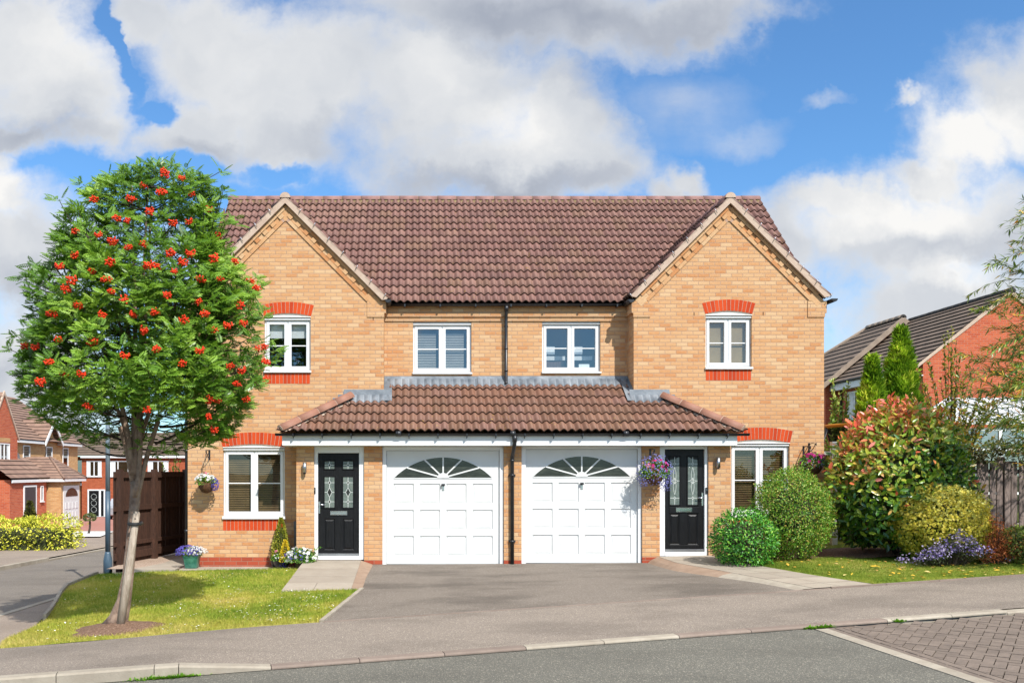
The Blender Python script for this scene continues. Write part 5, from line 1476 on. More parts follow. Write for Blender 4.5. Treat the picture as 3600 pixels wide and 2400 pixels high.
wand_shrub('garden_shrub', 'pale lime leaved shrub beside the orange rimmed trampoline', 'shrub', X(2945,20.5), 20.5, .2, 4.2, .85, 60, 75, T_SMALL, (.07,.12), M['lime_leaf'], 3, low=.3)
wand_shrub('garden_shrub', 'airy bronze green shrub between the tall conifer and the willow', 'shrub', X(3340,19.4), 19.4, .2, 5.1, 1.3, 90, 95, T_SMALL, (.06,.10), M['bronze_leaf'], 5, low=.3, hang=.3)
M['willow_leaf'] = leaf_mat('willow_leaf', [(.05, S(70,98,38,.62)), (.5, S(110,136,54,.66)), (.82, S(152,164,74,.68)), (.95, S(214,170,56,.68)), (1, S(230,146,44,.66))], .42, .36, .5, 1.9)
will = thing('willow_tree', 'willow with thin narrow leaves hanging over the weathered grey fence', 'tree', (12.3, 14.3, .2))
b = MB(); b.tube(curve((12.3,14.3,0),(12.1,14.3,6.8),(.1,0,0),8), .14, .02, n=9)
rr = np.random.default_rng(17); P, D = [], []
ENV = [(0.7,1.3),(1.6,2.2),(2.7,3.35),(3.6,3.3),(4.7,3.05),(5.3,2.9),(6.2,2.45),(7.0,2.1),(7.6,1.2)]
def env(z):
    for (a, c), (d, e) in zip(ENV, ENV[1:]):
        if z <= d: return c + (e-c)*max(0, z-a)/(d-a)
    return .8
brl = MB()
for k in range(500):
    z = .8 + 6.6*rr.random(); a = rr.random()*6.283
    if k < 330: a = math.pi + rr.normal(0, .6)            # thicker towards the garden
    q = env(z)*(.55+.47*rr.random()**.6); e = Vector((12.55+q*math.cos(a), 14.3+q*.85*math.sin(a), z))
    L = rr.uniform(.8, 1.5); s = Vector((12.55+(q-L)*math.cos(a), 14.3+(q-L)*.85*math.sin(a), z + rr.uniform(-.95, .35)))
    pts = curve(s, e, (0,0,rr.uniform(.04,.2)), 9); brl.tube(pts, .0045, .0015, n=4, caps=False)
    if k % 3 == 0: brl.tube(curve((12.25,14.3,max(.6, s.z-.8)), s, (0,0,.1), 5), .014, .005, n=5, caps=False)
    for i in range(58):
        f = .10 + .88*rr.random(); k2 = min(8, int(f*9)); p = pts[k2].lerp(pts[k2+1], f*9-k2); d = (pts[k2+1]-pts[k2]).normalized()
        P.append(tuple(p)); D.append(tuple(d*.9 + Vector(rr.normal(size=3))*.55 + Vector((0,0,-.15))))
b.build('trunk', M['bark'], will); brl.build('branches', M['green_twig'], will)
n = len(P); leafmesh('crown', P, D, np.tile((0,-.4,1.),(n,1))+rdir(n)*.6, .095+.07*rng.random(n), T_NARROW, M['willow_leaf'], None, will)

# --- pots and hanging baskets
M['petunia_leaf'] = leaf_mat('bedding_leaf', [(.1, S(58,104,34,.62)), (.6, S(98,146,50,.64)), (.95, S(150,180,70,.66))], .45, .3)
def flat(name, c): return leaf_mat(name, [(.1, S(*[v*.82 for v in c], .72)), (.9, S(*c, .76))], .6, .25, .2, 1.05)
WHT, BLU, PNK, MAG, VIO, ROS = (flat(a, c) for a, c in (('white_petal', (250,248,244)), ('blue_petal', (112,100,200)), ('pink_petal', (240,60,150)), ('magenta_petal', (196,24,130)), ('lilac_petal', (150,150,226)), ('rose_petal', (246,150,170))))
def posy(t, c, r, nleaf, sets, seed, leafsize=(.03,.055), zmin=-.35):
    P, N = blob(nleaf, c, r, seed, (.45, 1.0), .2, zmin, 2.2)
    leafmesh('foliage', P, N+rdir(nleaf)*.8, N+rdir(nleaf)*.4, leafsize[0]+(leafsize[1]-leafsize[0])*rng.random(nleaf), T_SMALL, M['petunia_leaf'], None, t)
    for name, mat, n, size, off, rad, zm in sets:
        P, N = blob(n, np.array(c)+np.array(off), np.array(rad), seed+len(name), (.88, 1.06), .2, zm, 2.6)
        U = N + np.array([0,-.35,.1]) + rdir(len(P))*.25; D = np.cross(U, rdir(len(P)))
        leafmesh(name, P, D, U, size*(.75+.5*rng.random(len(P))), T_FLOWER, mat, None, t)
# green square pot by the left corner
gp = thing('flower_pot', 'square green glazed pot of violet and white lobelia at the corner of the house', 'flower pot', (-4.24, 17.12, -.09), 'planted pots by the front wall')
def _glaze():
    m = NT('green_glaze'); co = m.coord(); c = m.ramp(m.noise(co, 8, 3), [(.3, S(40,104,88,.62)), (.7, S(84,152,128,.64))]); return m.bsdf(c, .18, 0, None, .01, .6)
b = MB(); b.lathe([(.118,-.09),(.125,-.07),(.155,.10),(.168,.135),(.175,.155),(.160,.158),(.150,.12),(.02,.11)], (-4.24,17.12,0), 32, 0, .55); b.build('pot', _glaze(), gp)
posy(gp, (-4.24,17.12,.20), (.19,.17,.12), 800, (('violet_flowers', BLU, 330, .017, (-.06,-.02,.0), (.25,.19,.15), -.2), ('white_flowers', WHT, 210, .017, (.08,-.03,.01), (.22,.18,.12), -.15)), 4, (.02,.04))
def bowl_pot(label, x, y, z, r, seed):
    t = thing('flower_pot', label, 'flower pot', (x, y, z), 'planted pots by the front wall')
    b = MB(); b.lathe([(r*.55,0),(r*.72,.02),(r*.95,.10),(r*1.02,.17),(r*1.06,.18),(r*1.06,.20),(r*.95,.20),(r*.9,.16),(.02,.15)], (x,y,z), 28); b.build('pot', M['black_pipe'], t)
    return t
bp = bowl_pot('black bowl pot with a small golden conifer and a clipped dark green cone behind it', -2.47, 17.02, -.093, .165, 1)
M['box_leaf'] = leaf_mat('box_leaf', [(.1, S(88,104,28,.62)), (.6, S(146,150,48,.66)), (.95, S(190,182,74,.68))], .45, .3, .4, 2.0)
M['gold_conifer'] = leaf_mat('gold_conifer', [(.1, S(190,150,20,.66)), (.6, S(232,198,40,.7)), (.95, S(250,226,90,.72))], .5, .3)
def cone_foliage(t, name, x, y, z0, h, r, n, size, mat, seed):
    rr = np.random.default_rng(seed); f = rr.random(n)**1.2; a = rr.random(n)*6.283; R_ = r*np.clip(1-f,.03,1)**.75*(.75+.3*rr.random(n))*(1+.12*np.sin(5*a+9*f))
    P = np.stack([x+R_*np.cos(a), y+R_*np.sin(a), z0+f*h], 1); out = np.stack([np.cos(a), np.sin(a), .4+0*a], 1)
    leafmesh(name, P, out+rdir(n)*.6, out+rdir(n)*.5, size*(.7+.6*rr.random(n)), T_SMALL, mat, None, t)
    core('twig_core', (x, y, z0+h*.36), (r*.75, r*.75, h*.5), seed, M['twigs'], t, .8)
cone_foliage(bp, 'golden_foliage', -2.39, 16.90, .05, .42, .11, 1400, .03, M['gold_conifer'], 2)
posy(bp, (-2.50,16.95,.10), (.15,.11,.07), 220, (('white_flowers', WHT, 40, .016, (.0,-.02,.02), (.16,.12,.08), 0), ('violet_flowers', BLU, 70, .011, (.08,-.05,-.10), (.07,.05,.11), -.9), ('rose_flower', ROS, 7, .026, (-.06,-.04,.15), (.02,.02,.02), -.2)), 6)
tp = bowl_pot('black pot holding a dark green clipped cone against the wall beside the grey cable cover', -2.585, 17.25, -.093, .15, 2)
cone_foliage(tp, 'clipped_foliage', -2.52, 17.25, .05, .83, .20, 4200, .03, M['box_leaf'], 7)
wp = thing('flower_pot', 'pot of tumbling white petunias beside the top of the straight garden path', 'flower pot', (-2.06, 16.72, -.06), 'planted pots by the front wall')
b = MB(); b.lathe([(.09,0),(.13,.12),(.145,.16),(.13,.16),(.02,.14)], (-2.06,16.72,-.07), 24); b.build('pot', M['black_pipe'], wp)
posy(wp, (-2.06,16.70,.13), (.29,.17,.19), 1300, (('white_flowers', WHT, 62, .036, (.0,-.02,.02), (.30,.18,.20), -.3), ('violet_flowers', BLU, 90, .016, (-.05,-.03,.03), (.24,.16,.16), -.2)), 9)
P = np.array([[-1.82+.14*i/16, 16.66, .30+.06*i/16] for i in range(17)]); leafmesh('trailing_shoot', P, rdir(17), rdir(17), .04, T_SMALL, M['petunia_leaf'], None, wp)
def basket(label, x, y, z, wall_y, arm_z, r, sets, nleaf, seed, rr_=(1,1,.7), brackets=((0,0),)):
    t = thing('hanging_basket', label, 'hanging basket', (x, wall_y, arm_z), 'hanging flower baskets on the house front')
    b = MB(); b.lathe([(.03,-.20),(r*.55,-.17),(r*.85,-.08),(r*.95,0),(r*.9,.005),(.02,-.01)], (x,y,z), 20); b.build('basket_bowl', M['coir'], t)
    posy(t, (x,y,z+.02), (r*1.15*rr_[0], r*1.05*rr_[1], r*rr_[2]), nleaf, sets, seed)
    for dx, dz in brackets:
        k = MB(); az = arm_z + dz
        k.bevbox(x+dx-.018, x+dx+.018, wall_y-.008, wall_y-.001, az-.17, az+.03, .002)
        k.tube(curve((x+dx, wall_y-.006, az-.14), (x+dx, y, az), (0, 0, -.04), 6), .008, n=6)
        k.tube([(x+dx, wall_y-.006, az)] + [(x+dx, wall_y-.006+(y-wall_y)*f, az + .02*math.sin(f*3.1)) for f in (.3,.6,.9,1)] + [(x+dx, y-.03, az+.02), (x+dx, y-.03, az-.03)], .009, n=6)
        k.build('bracket', M['black_pipe'], t)
    ch = MB()
    for a in (.5, 2.6, 4.7): ch.tube([(x+brackets[0][0], y, arm_z-.01), (x+r*.93*math.cos(a), y+r*.93*math.sin(a), z)], .004, n=4)
    ch.build('chain', M['black_pipe'], t)
M['coir'] = plain('brown_wicker', S(128,84,50,.58), S(84,54,32,.55), 30, .9, bump=.01, bscale=50)
basket('hanging basket of white petunias and violet lobelia above the green glazed pot', X(725,17.22), 17.22, Z(1697,17.22), YG, 2.19, .17,
       (('white_flowers', WHT, 48, .036, (-.02,-.02,.05), (.19,.18,.11), -.05), ('violet_flowers', BLU, 230, .014, (.17,-.02,-.05), (.08,.09,.13), -.9), ('rose_flower', ROS, 5, .026, (-.02,-.02,.17), (.02,.02,.02), -.2)), 620, 3)
basket('big hanging basket of pink and pale blue flowers between a garage and a black door', X(2300,16.62), 16.62, Z(1668,16.62), YP, 2.20, .19,
       (('pink_flowers', PNK, 46, .036, (.05,-.10,.12), (.17,.12,.15), -.4), ('blue_flowers', VIO, 620, .013, (0,-.03,.04), (.33,.22,.32), -.8), ('trailing_flowers', VIO, 190, .012, (.21,-.02,-.16), (.12,.10,.19), -1), ('trailing_blooms', VIO, 120, .012, (-.22,-.02,-.10), (.10,.10,.16), -1), ('coral_flowers', ROS, 9, .03, (-.17,-.12,.14), (.05,.05,.05), -.3)), 1500, 13, (1.25,.95,1.25))
basket('hanging basket of magenta petunias on the wall above the clipped round bush', X(2858,17.22), 17.22, Z(1632,17.22), YG, 2.27, .20,
       (('magenta_flowers', MAG, 34, .040, (0,-.02,.05), (.27,.2,.16), -.3), ('pink_flowers', PNK, 9, .036, (-.10,-.08,.15), (.06,.05,.05), -.3), ('blue_flowers', VIO, 160, .012, (.02,-.03,-.02), (.28,.19,.16), -.6)), 1200, 23, (1.15,1,1.0), ((-.06,0),(.05,.06)))
# ---------------------------------------------------------------- fences, lamp, neighbours
# left fence: posts, rails and boards running back beside the house, then across to the wall
fl = thing('garden_fence', 'dark brown board fence with stout posts behind the rowan tree', 'fence', (-5.9, 17.75, -.2))
A0, A1 = Vector((-5.97,17.75,0)), Vector((-5.22,20.6,0)); dF = (A1-A0).normalized(); nF = Vector((dF.y, -dF.x, 0))   # nF faces the lawn side (+x)
LF = (A1-A0).length
def zf0(s): return -.21 + .03*s
TF = 1.815
for s in (.10, 1.42, 2.78):
    b = MB(); c = A0 + dF*s + nF*.055; h0, h1 = zf0(s)-.05, TF + .02
    b.obox((c.x, c.y, (h0+h1)/2), dF*.055, nF*.055, (0,0,(h1-h0)/2)); b.build('post', M['fence_brown'], fl)
for k, (za, zb_) in enumerate(((.02,.16),(.30,.38),(1.02,1.12),(1.70,1.80))):
    b = MB(); c = A0 + dF*LF/2 + nF*.012
    b.obox((c.x, c.y, (za+zb_)/2-.04), dF*(LF/2+.03), nF*.022, (0,0,(zb_-za)/2)); b.build('rail', M['fence_brown'], fl)
b = MB(); s = .0; k = 0
while s < LF - .05:
    w = .118; c = A0 + dF*(s+w/2) - nF*.022; b.obox((c.x, c.y, (zf0(s)+.06+TF-.03)/2), dF*(w/2-.004), nF*.010, (0,0,(TF-.03-zf0(s)-.06)/2)); s += w + (.004 if k % 5 else .016); k += 1
b.build('boards', M['fence_brown'], fl)
b = MB(); x = -5.2
while x < -4.46:
    b.box(x, x+.112, 20.62, 20.645, -.12, 1.80 + .0*x); x += .117
b.box(-5.22, -4.44, 20.595, 20.62, 1.70, 1.78); b.box(-5.22, -4.44, 20.595, 20.62, .98, 1.08); b.build('end_boards', M['fence_brown'], fl)
ar = MB(); ar.prism_y([(-5.12,1.7),(-4.43,1.7),(-4.43,2.42)] + [(-4.43-.69*math.sin(i/8*math.pi/2), 1.78+.64*math.cos(i/8*math.pi/2)) for i in range(1, 9)], 21.3, 21.34)
ar.box(-5.12, -4.43, 21.3, 21.34, -.1, 1.699)
ao = thing('garden_gate', 'arched top of a dark gate showing over the end of the brown fence', 'gate', (-4.8, 21.3, -.1)); ar.build('gate_leaf', M['fence_brown'], ao)
# street lamp
lp = thing('street_lamp', 'tall blue grey street lamp column standing beside the brown fence', 'street lamp', (X(379,17.4), 17.4, -.24))
lx, ly = X(379,17.4), 17.4
b = MB(); b.lathe([(.085,-.40),(.085,.02),(.080,.06),(.064,.13),(.058,.16),(.050,.20)], (lx,ly,0), 20); b.tube([(lx,ly,.19),(lx,ly,1.40)], .050, n=18)
b.build('column_base', M['lamp_post'], lp)
b = MB(); b.tube([(lx,ly,1.401),(lx,ly,2.6),(lx,ly,4.75)], [.046,.042,.034], n=18); b.build('column', M['lamp_grey'], lp)
b = MB(); b.tube([(lx,ly,4.75),(lx,ly,4.95)], .05, n=14); b.bevbox(lx-.10, lx+.10, ly-.30, ly+.12, 4.86, 4.98, .03); b.build('lantern', M['lamp_grey'], lp)
# right fence with ivy
fr_ = thing('garden_fence', 'weathered grey close board fence behind the golden bush', 'fence', (11.5, 17.1, .2))
def fz2(x): return Pl(x, 17.1) - .02
b = MB(); x = 9.6; k = 0; rs2 = random.Random(3)
while x < 15.5:
    w = .105; y = 17.25 + (x-9.6)*-.11 + (.018 if k % 2 else 0); top = 2.02 + rs2.uniform(-.02,.02) - .012*(x-9.6)
    b.hexa([(x,y,fz2(x)),(x+w,y-.011,fz2(x)),(x+w,y+.011,fz2(x)),(x,y+.022,fz2(x)),(x,y,top),(x+w,y-.011,top),(x+w,y+.011,top),(x,y+.022,top)]); x += w + rs2.uniform(.008,.03); k += 1
b.build('boards', M['fence_grey'], fr_)
for z in (.55, 1.15, 1.75):
    b = MB(); b.hexa([(9.6,17.285,z),(15.5,16.636,z),(15.5,16.68,z),(9.6,17.33,z),(9.6,17.285,z+.08),(15.5,16.636,z+.08),(15.5,16.68,z+.08),(9.6,17.33,z+.08)]); b.build('rail', M['fence_grey'], fr_)
for x in (9.75, 11.6, 13.45, 15.3):
    b = MB(); y = 17.25 - (x-9.6)*.11 + .10; b.box(x-.05, x+.05, y, y+.1, fz2(x), 2.08); b.build('post', M['fence_grey'], fr_)
iv = thing('ivy', 'dark ivy tumbling over the top of the weathered fence', 'ivy', (12.0, 17.0, 2.0)); n = 2600
xi = rng.uniform(10.9, 14.6, n); hz = 2.06 + .16*np.sin(xi*2.3) + rng.normal(0, .10, n) - .16*rng.random(n)*(xi > 12)
P = np.stack([xi, 17.2-(xi-9.6)*.11 - .05 + rng.normal(0,.12,n), hz], 1)
leafmesh('foliage', P, rdir(n)+[0,-.4,-.3], rdir(n)+[0,-.6,.6], .05+.05*rng.random(n), T_LEAF, leaf_mat('ivy_leaf', [(.1, S(44,50,24,.55)), (.6, S(82,88,44,.58)), (.95, S(128,110,72,.6))], .45, .2), None, iv)
# trampoline behind the house corner
tr = thing('trampoline', 'garden trampoline with an orange top rim and black netting behind the house corner', 'trampoline', (10.75, 19.4, .2))
cx, cy, rT = 10.72, 19.6, 1.32; zT = 2.80
b = MB()
b.tube([(cx+rT*math.cos(a), cy+rT*math.sin(a), zT) for a in [2*math.pi*i/40 for i in range(41)]], .042, n=8); b.build('top_rim', plain('orange_foam', S(236,160,30,.66), S(220,140,20,.64), 5, .6), tr)
for k in range(6):
    a = math.pi*.97 + k*math.pi/3; b = MB(); p0 = Vector((cx+rT*math.cos(a), cy+rT*math.sin(a), zT)); p1 = Vector((cx+(rT+.22)*math.cos(a), cy+(rT+.22)*math.sin(a), .2))
    b.tube(curve(p0, p1, (math.cos(a)*.12, math.sin(a)*.12, 0), 8), .035, n=8); b.build('pole', M['grey_box'], tr)
def _net():
    m = NT('black_netting'); t_ = m.n('ShaderNodeBsdfTransparent'); d = m.n('ShaderNodeBsdfDiffuse'); d.inputs[0].default_value = (.012,.012,.014,1)
    x = m.n('ShaderNodeMixShader'); x.inputs[0].default_value = .80; m.l(t_.outputs[0], x.inputs[1]); m.l(d.outputs[0], x.inputs[2]); m.l(x.outputs[0], m.out.inputs[0]); return m.mat
b = MB(); b.tube([(cx,cy,1.02),(cx,cy,1.9),(cx,cy,2.76)], [rT-.10,rT-.30,rT-.05], n=32, caps=False); b.build('net', _net(), tr)
b = MB(); b.lathe([(rT-.05,.95),(rT+.02,.95),(rT+.02,1.01),(rT-.05,1.01),(.02,1.0)], (cx,cy,0), 32); b.build('bed', M['black_pipe'], tr)
wf = thing('timber_frame', 'white painted post with a cross rail just behind the house corner', 'post', (X(2932,18.6), 18.6, .2))
b = MB(); px_ = X(2932,18.6); b.bevbox(px_-.06, px_+.06, 18.56, 18.66, .2, 2.42, .006); b.build('post', M['cream'], wf)
b = MB(); b.bevbox(px_-.30, px_-.061, 18.58, 18.64, 2.14, 2.21, .004); b.build('rail', M['cream'], wf)

# ---- neighbouring houses
RED_A = [S(230,116,74,.58), S(222,104,64,.56), S(236,128,86,.58), S(214,96,60,.55)]
M['red_wall'] = brick_mat('red_house_brick', RED_A, S(226,168,146,.55))
M['red_wall_dark'] = brick_mat('terrace_red_brick', [S(206,104,64,.56), S(196,94,56,.54), S(216,114,74,.58)], S(200,140,112,.5))
M['tan_wall'] = brick_mat('tan_house_brick', [S(238,186,124,.58), S(228,170,108,.56), S(244,196,136,.6)], S(226,190,160,.55))
def slate(name, a, b_, H=.30):
    m = NT(name); co = m.coord('UV'); sp = m.n('ShaderNodeSeparateXYZ'); m.l(co, sp.inputs[0]); f = m.math('FRACT', m.math('DIVIDE', sp.outputs[1], H))
    row = m.math('FLOOR', m.math('DIVIDE', sp.outputs[1], H)); wn = m.n('ShaderNodeTexWhiteNoise', noise_dimensions='2D'); m.l(m.vec(m.math('FLOOR', m.math('DIVIDE', sp.outputs[0], .33)), row), wn.inputs['Vector'])
    c = m.mix(wn.outputs['Value'], a, b_); c = m.mix(m.maprange(m.noise(m.coord(), 3, 3), .4, .7, 0, .3), c, tuple(x*.7 for x in b_[:3])+(1,))
    return m.bsdf(c, .8, 0, f, .03, .3)
M['grey_roof'] = slate('grey_flat_tile', S(152,130,112,.56), S(128,110,94,.54))
M['brown_roof'] = slate('brown_flat_tile', S(176,142,122,.62), S(154,122,106,.6))
M['dark_edge'] = plain('dark_tile_gap', (.03,.026,.024,1), (.02,.018,.016,1), 9, .9)
def courses(mb, P0, P1, Q0, Q1, n_, t=.045, H=.31):
    P0, P1, Q0, Q1 = map(Vector, (P0,P1,Q0,Q1)); w = (P1-P0).length
    for k in range(n_):
        t0, t1 = k/n_, (k+1)/n_; up_ = Vector((0,0,t))
        mb.face([P0.lerp(Q0,t0)+up_, P1.lerp(Q1,t0)+up_, P1.lerp(Q1,t1), P0.lerp(Q0,t1)], 0, .5, uv=[(0,k*H+.02),(w,k*H+.02),(w,(k+1)*H-.02),(0,(k+1)*H-.02)])
        mb.face([P0.lerp(Q0,t0), P1.lerp(Q1,t0), P1.lerp(Q1,t0)+up_, P0.lerp(Q0,t0)+up_], 1, .5)
def flat_tiles(mb, p, U, Sd, width, length, H=.31, t=.045):
    """overlapping courses of flat tiles as stepped geometry; slope UV in metres"""
    p, U, Sd = Vector(p), Vector(U).normalized(), Vector(Sd).normalized(); N = U.cross(Sd); N = -N if N.z < 0 else N; n = max(1, int(round(length/H))); c = length/n
    for k in range(n):
        a, b_ = p + Sd*(k*c) + N*t, p + Sd*((k+1)*c) + N*.002; z = p + Sd*(k*c) - N*.004
        q = [a, a+U*width, b_+U*width, b_]; mb.face(q, 0, .5, uv=[(0,k*H+.02),(width,k*H+.02),(width,(k+1)*H-.02),(0,(k+1)*H-.02)])
        mb.face([z, z+U*width, a+U*width, a], 1, .5)
def bgwin(parent, c, right, w, h, frames=2, blind=None, sill=True, name='window'):
    """white window facing (right x up) outwards; c is the centre on the wall face"""
    right = Vector(right).normalized(); out = right.cross(Vector((0,0,1))); T = Matrix.Translation(Vector(c)) @ Matrix(((right.x,-out.x,0,0),(right.y,-out.y,0,0),(0,0,1,0),(0,0,0,1)))
    f = MB(); f.T = T; e = .055
    for a, b_ in ((-w/2, -w/2+e), (w/2-e, w/2)): f.box(a, b_, -.03, .02, -h/2, h/2)
    f.box(-w/2+e, w/2-e, -.03, .02, h/2-e, h/2); f.box(-w/2+e, w/2-e, -.03, .02, -h/2, -h/2+e)
    for k in range(1, frames): x = -w/2 + w*k/frames; f.box(x-.035, x+.035, -.028, .018, -h/2+e, h/2-e)
    win = f.build(name, M['upvc'], parent)
    g = MB(); g.T = T; g.box(-w/2+e*.5, w/2-e*.5, .004, .012, -h/2+e*.5, h/2-e*.5); g.build('glazing', M['far_glass'], win)
    if blind: 
        q = MB(); q.T = T
        for a, b_ in ((-w/2+e, -w/4), (w/4, w/2-e)): q.box(a, b_, .0005, .003, -h/2+e, h/2-e)
        q.build('curtain', M['white_cloth'], win)
    if sill: s_ = MB(); s_.T = T; s_.box(-w/2-.05, w/2+.05, -.07, .01, -h/2-.05, -h/2-.002); s_.build('sill', M['upvc'], win)
    return win
M['far_glass'] = glass_mat('far_window_glass', .3, (.2,.22,.22,1))
def quad(mb, *p, m=0): mb.face(p, m)
def house_box(name, label, wall, x0, x1, y0, y1, zb, ez, rz, axis, roof, over=.25, group=None, verge=.25):
    """plain gabled house; axis 'y': ridge along y"""
    h = thing(name, label, 'house', ((x0+x1)/2, (y0+y1)/2, zb), group); b = MB()
    for p in (((x0,y0),(x1,y0)), ((x1,y0),(x1,y1)), ((x1,y1),(x0,y1)), ((x0,y1),(x0,y0))):
        (a, c), (d, e) = p; b.face([(a,c,zb-.5),(d,e,zb-.5),(d,e,ez),(a,c,ez)])
    rf = MB(); vg = MB()
    if axis == 'y':
        xm = (x0+x1)/2
        b.face([(x0,y0,ez),(x1,y0,ez),(xm,y0,rz)]); b.face([(x1,y1,ez),(x0,y1,ez),(xm,y1,rz)])
        run = xm-x0; sl = (rz-ez)/run
        L = math.hypot(run+over, (run+over)*sl)
        for sx, xe in ((1, x0), (-1, x1)):
            flat_tiles(rf, (xe-sx*over, y0-.06, ez-over*sl+.06), (0,1,0), (sx*1,0,sl), y1-y0+.12, L)
            for yy in (y0,):
                q = [(xe-sx*over, ez-over*sl-.06), (xe-sx*over, ez-over*sl+.06), (xm, rz+.06), (xm, rz-.10)]
                vg.prism_y(q if sx > 0 else q[::-1], yy-.05, yy-.004)
    else:
        ym = (y0+y1)/2
        b.face([(x1,y0,ez),(x1,y1,ez),(x1,ym,rz)]); b.face([(x0,y1,ez),(x0,y0,ez),(x0,ym,rz)])
        run = ym-y0; sl = (rz-ez)/run; L = math.hypot(run+over, (run+over)*sl)
        for sy, ye in ((1, y0), (-1, y1)): flat_tiles(rf, (x0-.06, ye-sy*over, ez-over*sl+.06), (1,0,0), (0,sy*1,sl), x1-x0+.12, L)
    b.build('wall', M[wall], h); rf.build('roof', [M[roof], M['dark_edge']], h)
    if vg.f: vg.build('verge', M['verge'], h)
    return h
# right: two red brick houses end to end
hA = house_box('brick_house', 'red brick house with grey tiled roof behind the willow and the conservatory', 'red_wall', 17.6, 23.6, 30, 36.0, .1, 5.55, 7.92, 'y', 'grey_roof', .30)
b = MB(); halfround(b, (20.6,29.9,7.93), (20.6,36.0,7.93), .13, .45); b.build('ridge_tiles', [M['dark_edge'], M['dark_edge']], hA)
b = MB(); b.box(17.30, 17.34, 29.98, 36.0, 5.05, 5.30); b.box(17.341, 17.6, 29.98, 36.0, 5.05, 5.08); b.build('fascia', M['upvc'], hA)
b = MB(); gutter(b, (17.24,29.9,5.38), (17.24,36.0,5.38), .07); b.tube([(17.26,35.6,5.3),(17.56,35.6,5.05),(17.56,35.6,.3)], .045, n=8); b.build('gutter', M['black_pipe'], hA)
bgwin(hA, (17.59,34.3,4.36), (0,-1,0), 1.6, 1.15, 3, True)
bgwin(hA, (17.59,31.6,4.36), (0,-1,0), 1.2, 1.15, 2, True)
bgwin(hA, (22.6,29.99,4.1), (1,0,0), 1.1, 1.2, 2)
# projecting wing of that house in the willow's shade
b = MB(); b.box(21.4, 26.5, 27.2, 29.98, -.4, 3.5); b.build('side_wing', M['red_wall_dark'], hA)
b = MB(); flat_tiles(b, (21.2,26.95,3.45), (1,0,0), (0,1,.42), 5.6, 3.3); b.build('wing_roof', [M['grey_roof'], M['dark_edge']], hA)
bgwin(hA, (22.9,27.19,2.4), (1,0,0), 1.2, 1.4, 2)
hB = thing('brick_house', 'red brick house with a hipped grey roof joined behind the house with the conservatory', 'house', (20.2, 40, .1))
bx0, bx1, by0, by1, bez, brz, bxm = 17.15, 23.2, 36.05, 42.6, 5.45, 8.0, 20.17
b = MB()
for (a, c), (d, e) in (((bx0,by0),(bx1,by0)), ((bx1,by0),(bx1,by1)), ((bx1,by1),(bx0,by1)), ((bx0,by1),(bx0,by0))): b.face([(a,c,-.4),(d,e,-.4),(d,e,bez),(a,c,bez)])
b.face([(bx0,by0,bez),(bx1,by0,bez),(bxm,by0,brz)]); b.build('wall', M['red_wall'], hB)
b = MB(); o_ = .28; ze = bez - o_*.84 + .05; yf = by0-.28
courses(b, (bx0-o_,yf,ze), (bx0-o_,by1+o_,ze), (bxm,yf,brz+.06), (bxm,38.4,brz+.06), 12)
courses(b, (bx1+o_,by1+o_,ze), (bx1+o_,yf,ze), (bxm,38.4,brz+.06), (bxm,yf,brz+.06), 12)
courses(b, (bx0-o_,by1+o_,ze), (bx1+o_,by1+o_,ze), (bxm,38.4,brz+.06), (bxm,38.4,brz+.06), 12); b.build('roof', [M['grey_roof'], M['dark_edge']], hB)
v = MB()
for sx, xe in ((1, bx0-o_), (-1, bx1+o_)):
    q = [(xe, ze-.16), (xe, ze+.06), (bxm, brz+.10), (bxm, brz-.16)]; v.prism_y(q if sx > 0 else q[::-1], yf-.03, yf+.02)
M['old_verge'] = plain('weathered_verge', S(186,166,146,.6), S(160,140,122,.58), 4, .9)
v.build('verge', M['old_verge'], hB)
b = MB(); halfround(b, (bxm,yf-.03,brz+.04), (bxm,38.5,brz+.04), .14, .45); b.tube([(bxm,38.4,brz+.08),(bx0-o_,by1+o_,ze+.06)], .09, n=6); b.build('ridge_tiles', [M['old_verge'], M['dark_edge']], hB)
# conservatory
cs = thing('conservatory', 'white conservatory with pale ribbed roof behind the weathered fence', 'conservatory', (17.3, 24.5, .3))
x0, x1, y0, y1 = 14.95, 19.6, 23.9, 27.0; ez, rz = 3.06, 4.05
b = MB()
for x in (x0, x0+1.15, x0+2.3, x0+3.45, x1-.09): b.box(x, x+.09, y0, y0+.09, .3, ez)
for y in (y0+1.0, y0+2.0, y1-.09): b.box(x0, x0+.09, y, y+.09, .3, ez)
for z in (.3, 1.15, 2.35, 2.90): b.box(x0+.091, x1, y0+.005, y0+.08, z, z+.07); b.box(x0+.005, x0+.08, y0+.091, y1, z, z+.07)
b.build('frame', M['upvc'], cs)
g = MB(); g.box(x0+.03, x1, y0+.03, y0+.04, .4, 2.9); g.box(x0+.03, x0+.04, y0+.045, y1, .4, 2.9); g.build('glazing', M['far_glass'], cs)
g = MB(); g.box(x0-.12, x1, y0-.12, y0-.02, ez, ez+.10); g.box(x0-.12, x0-.02, y0-.019, y1, ez, ez+.10); g.build('gutter', M['upvc'], cs)
r_ = MB(); ym = y1; xm = x0+1.7
r_.face([(x0-.08,y0-.08,ez+.08),(x1,y0-.08,ez+.08),(x1,ym,rz),(xm,ym,rz)]); r_.face([(x0-.08,ym,ez+.08),(x0-.08,y0-.08,ez+.08),(xm,ym,rz)])
for i in range(9):
    t = i/8; xa = x0-.08 + (x1-x0)*t; e = Vector((max(xm, xa), ym, rz)); s_ = Vector((xa, y0-.08, ez+.10)); r_.tube([s_, e+Vector((0,0,.02))], .025, n=5)
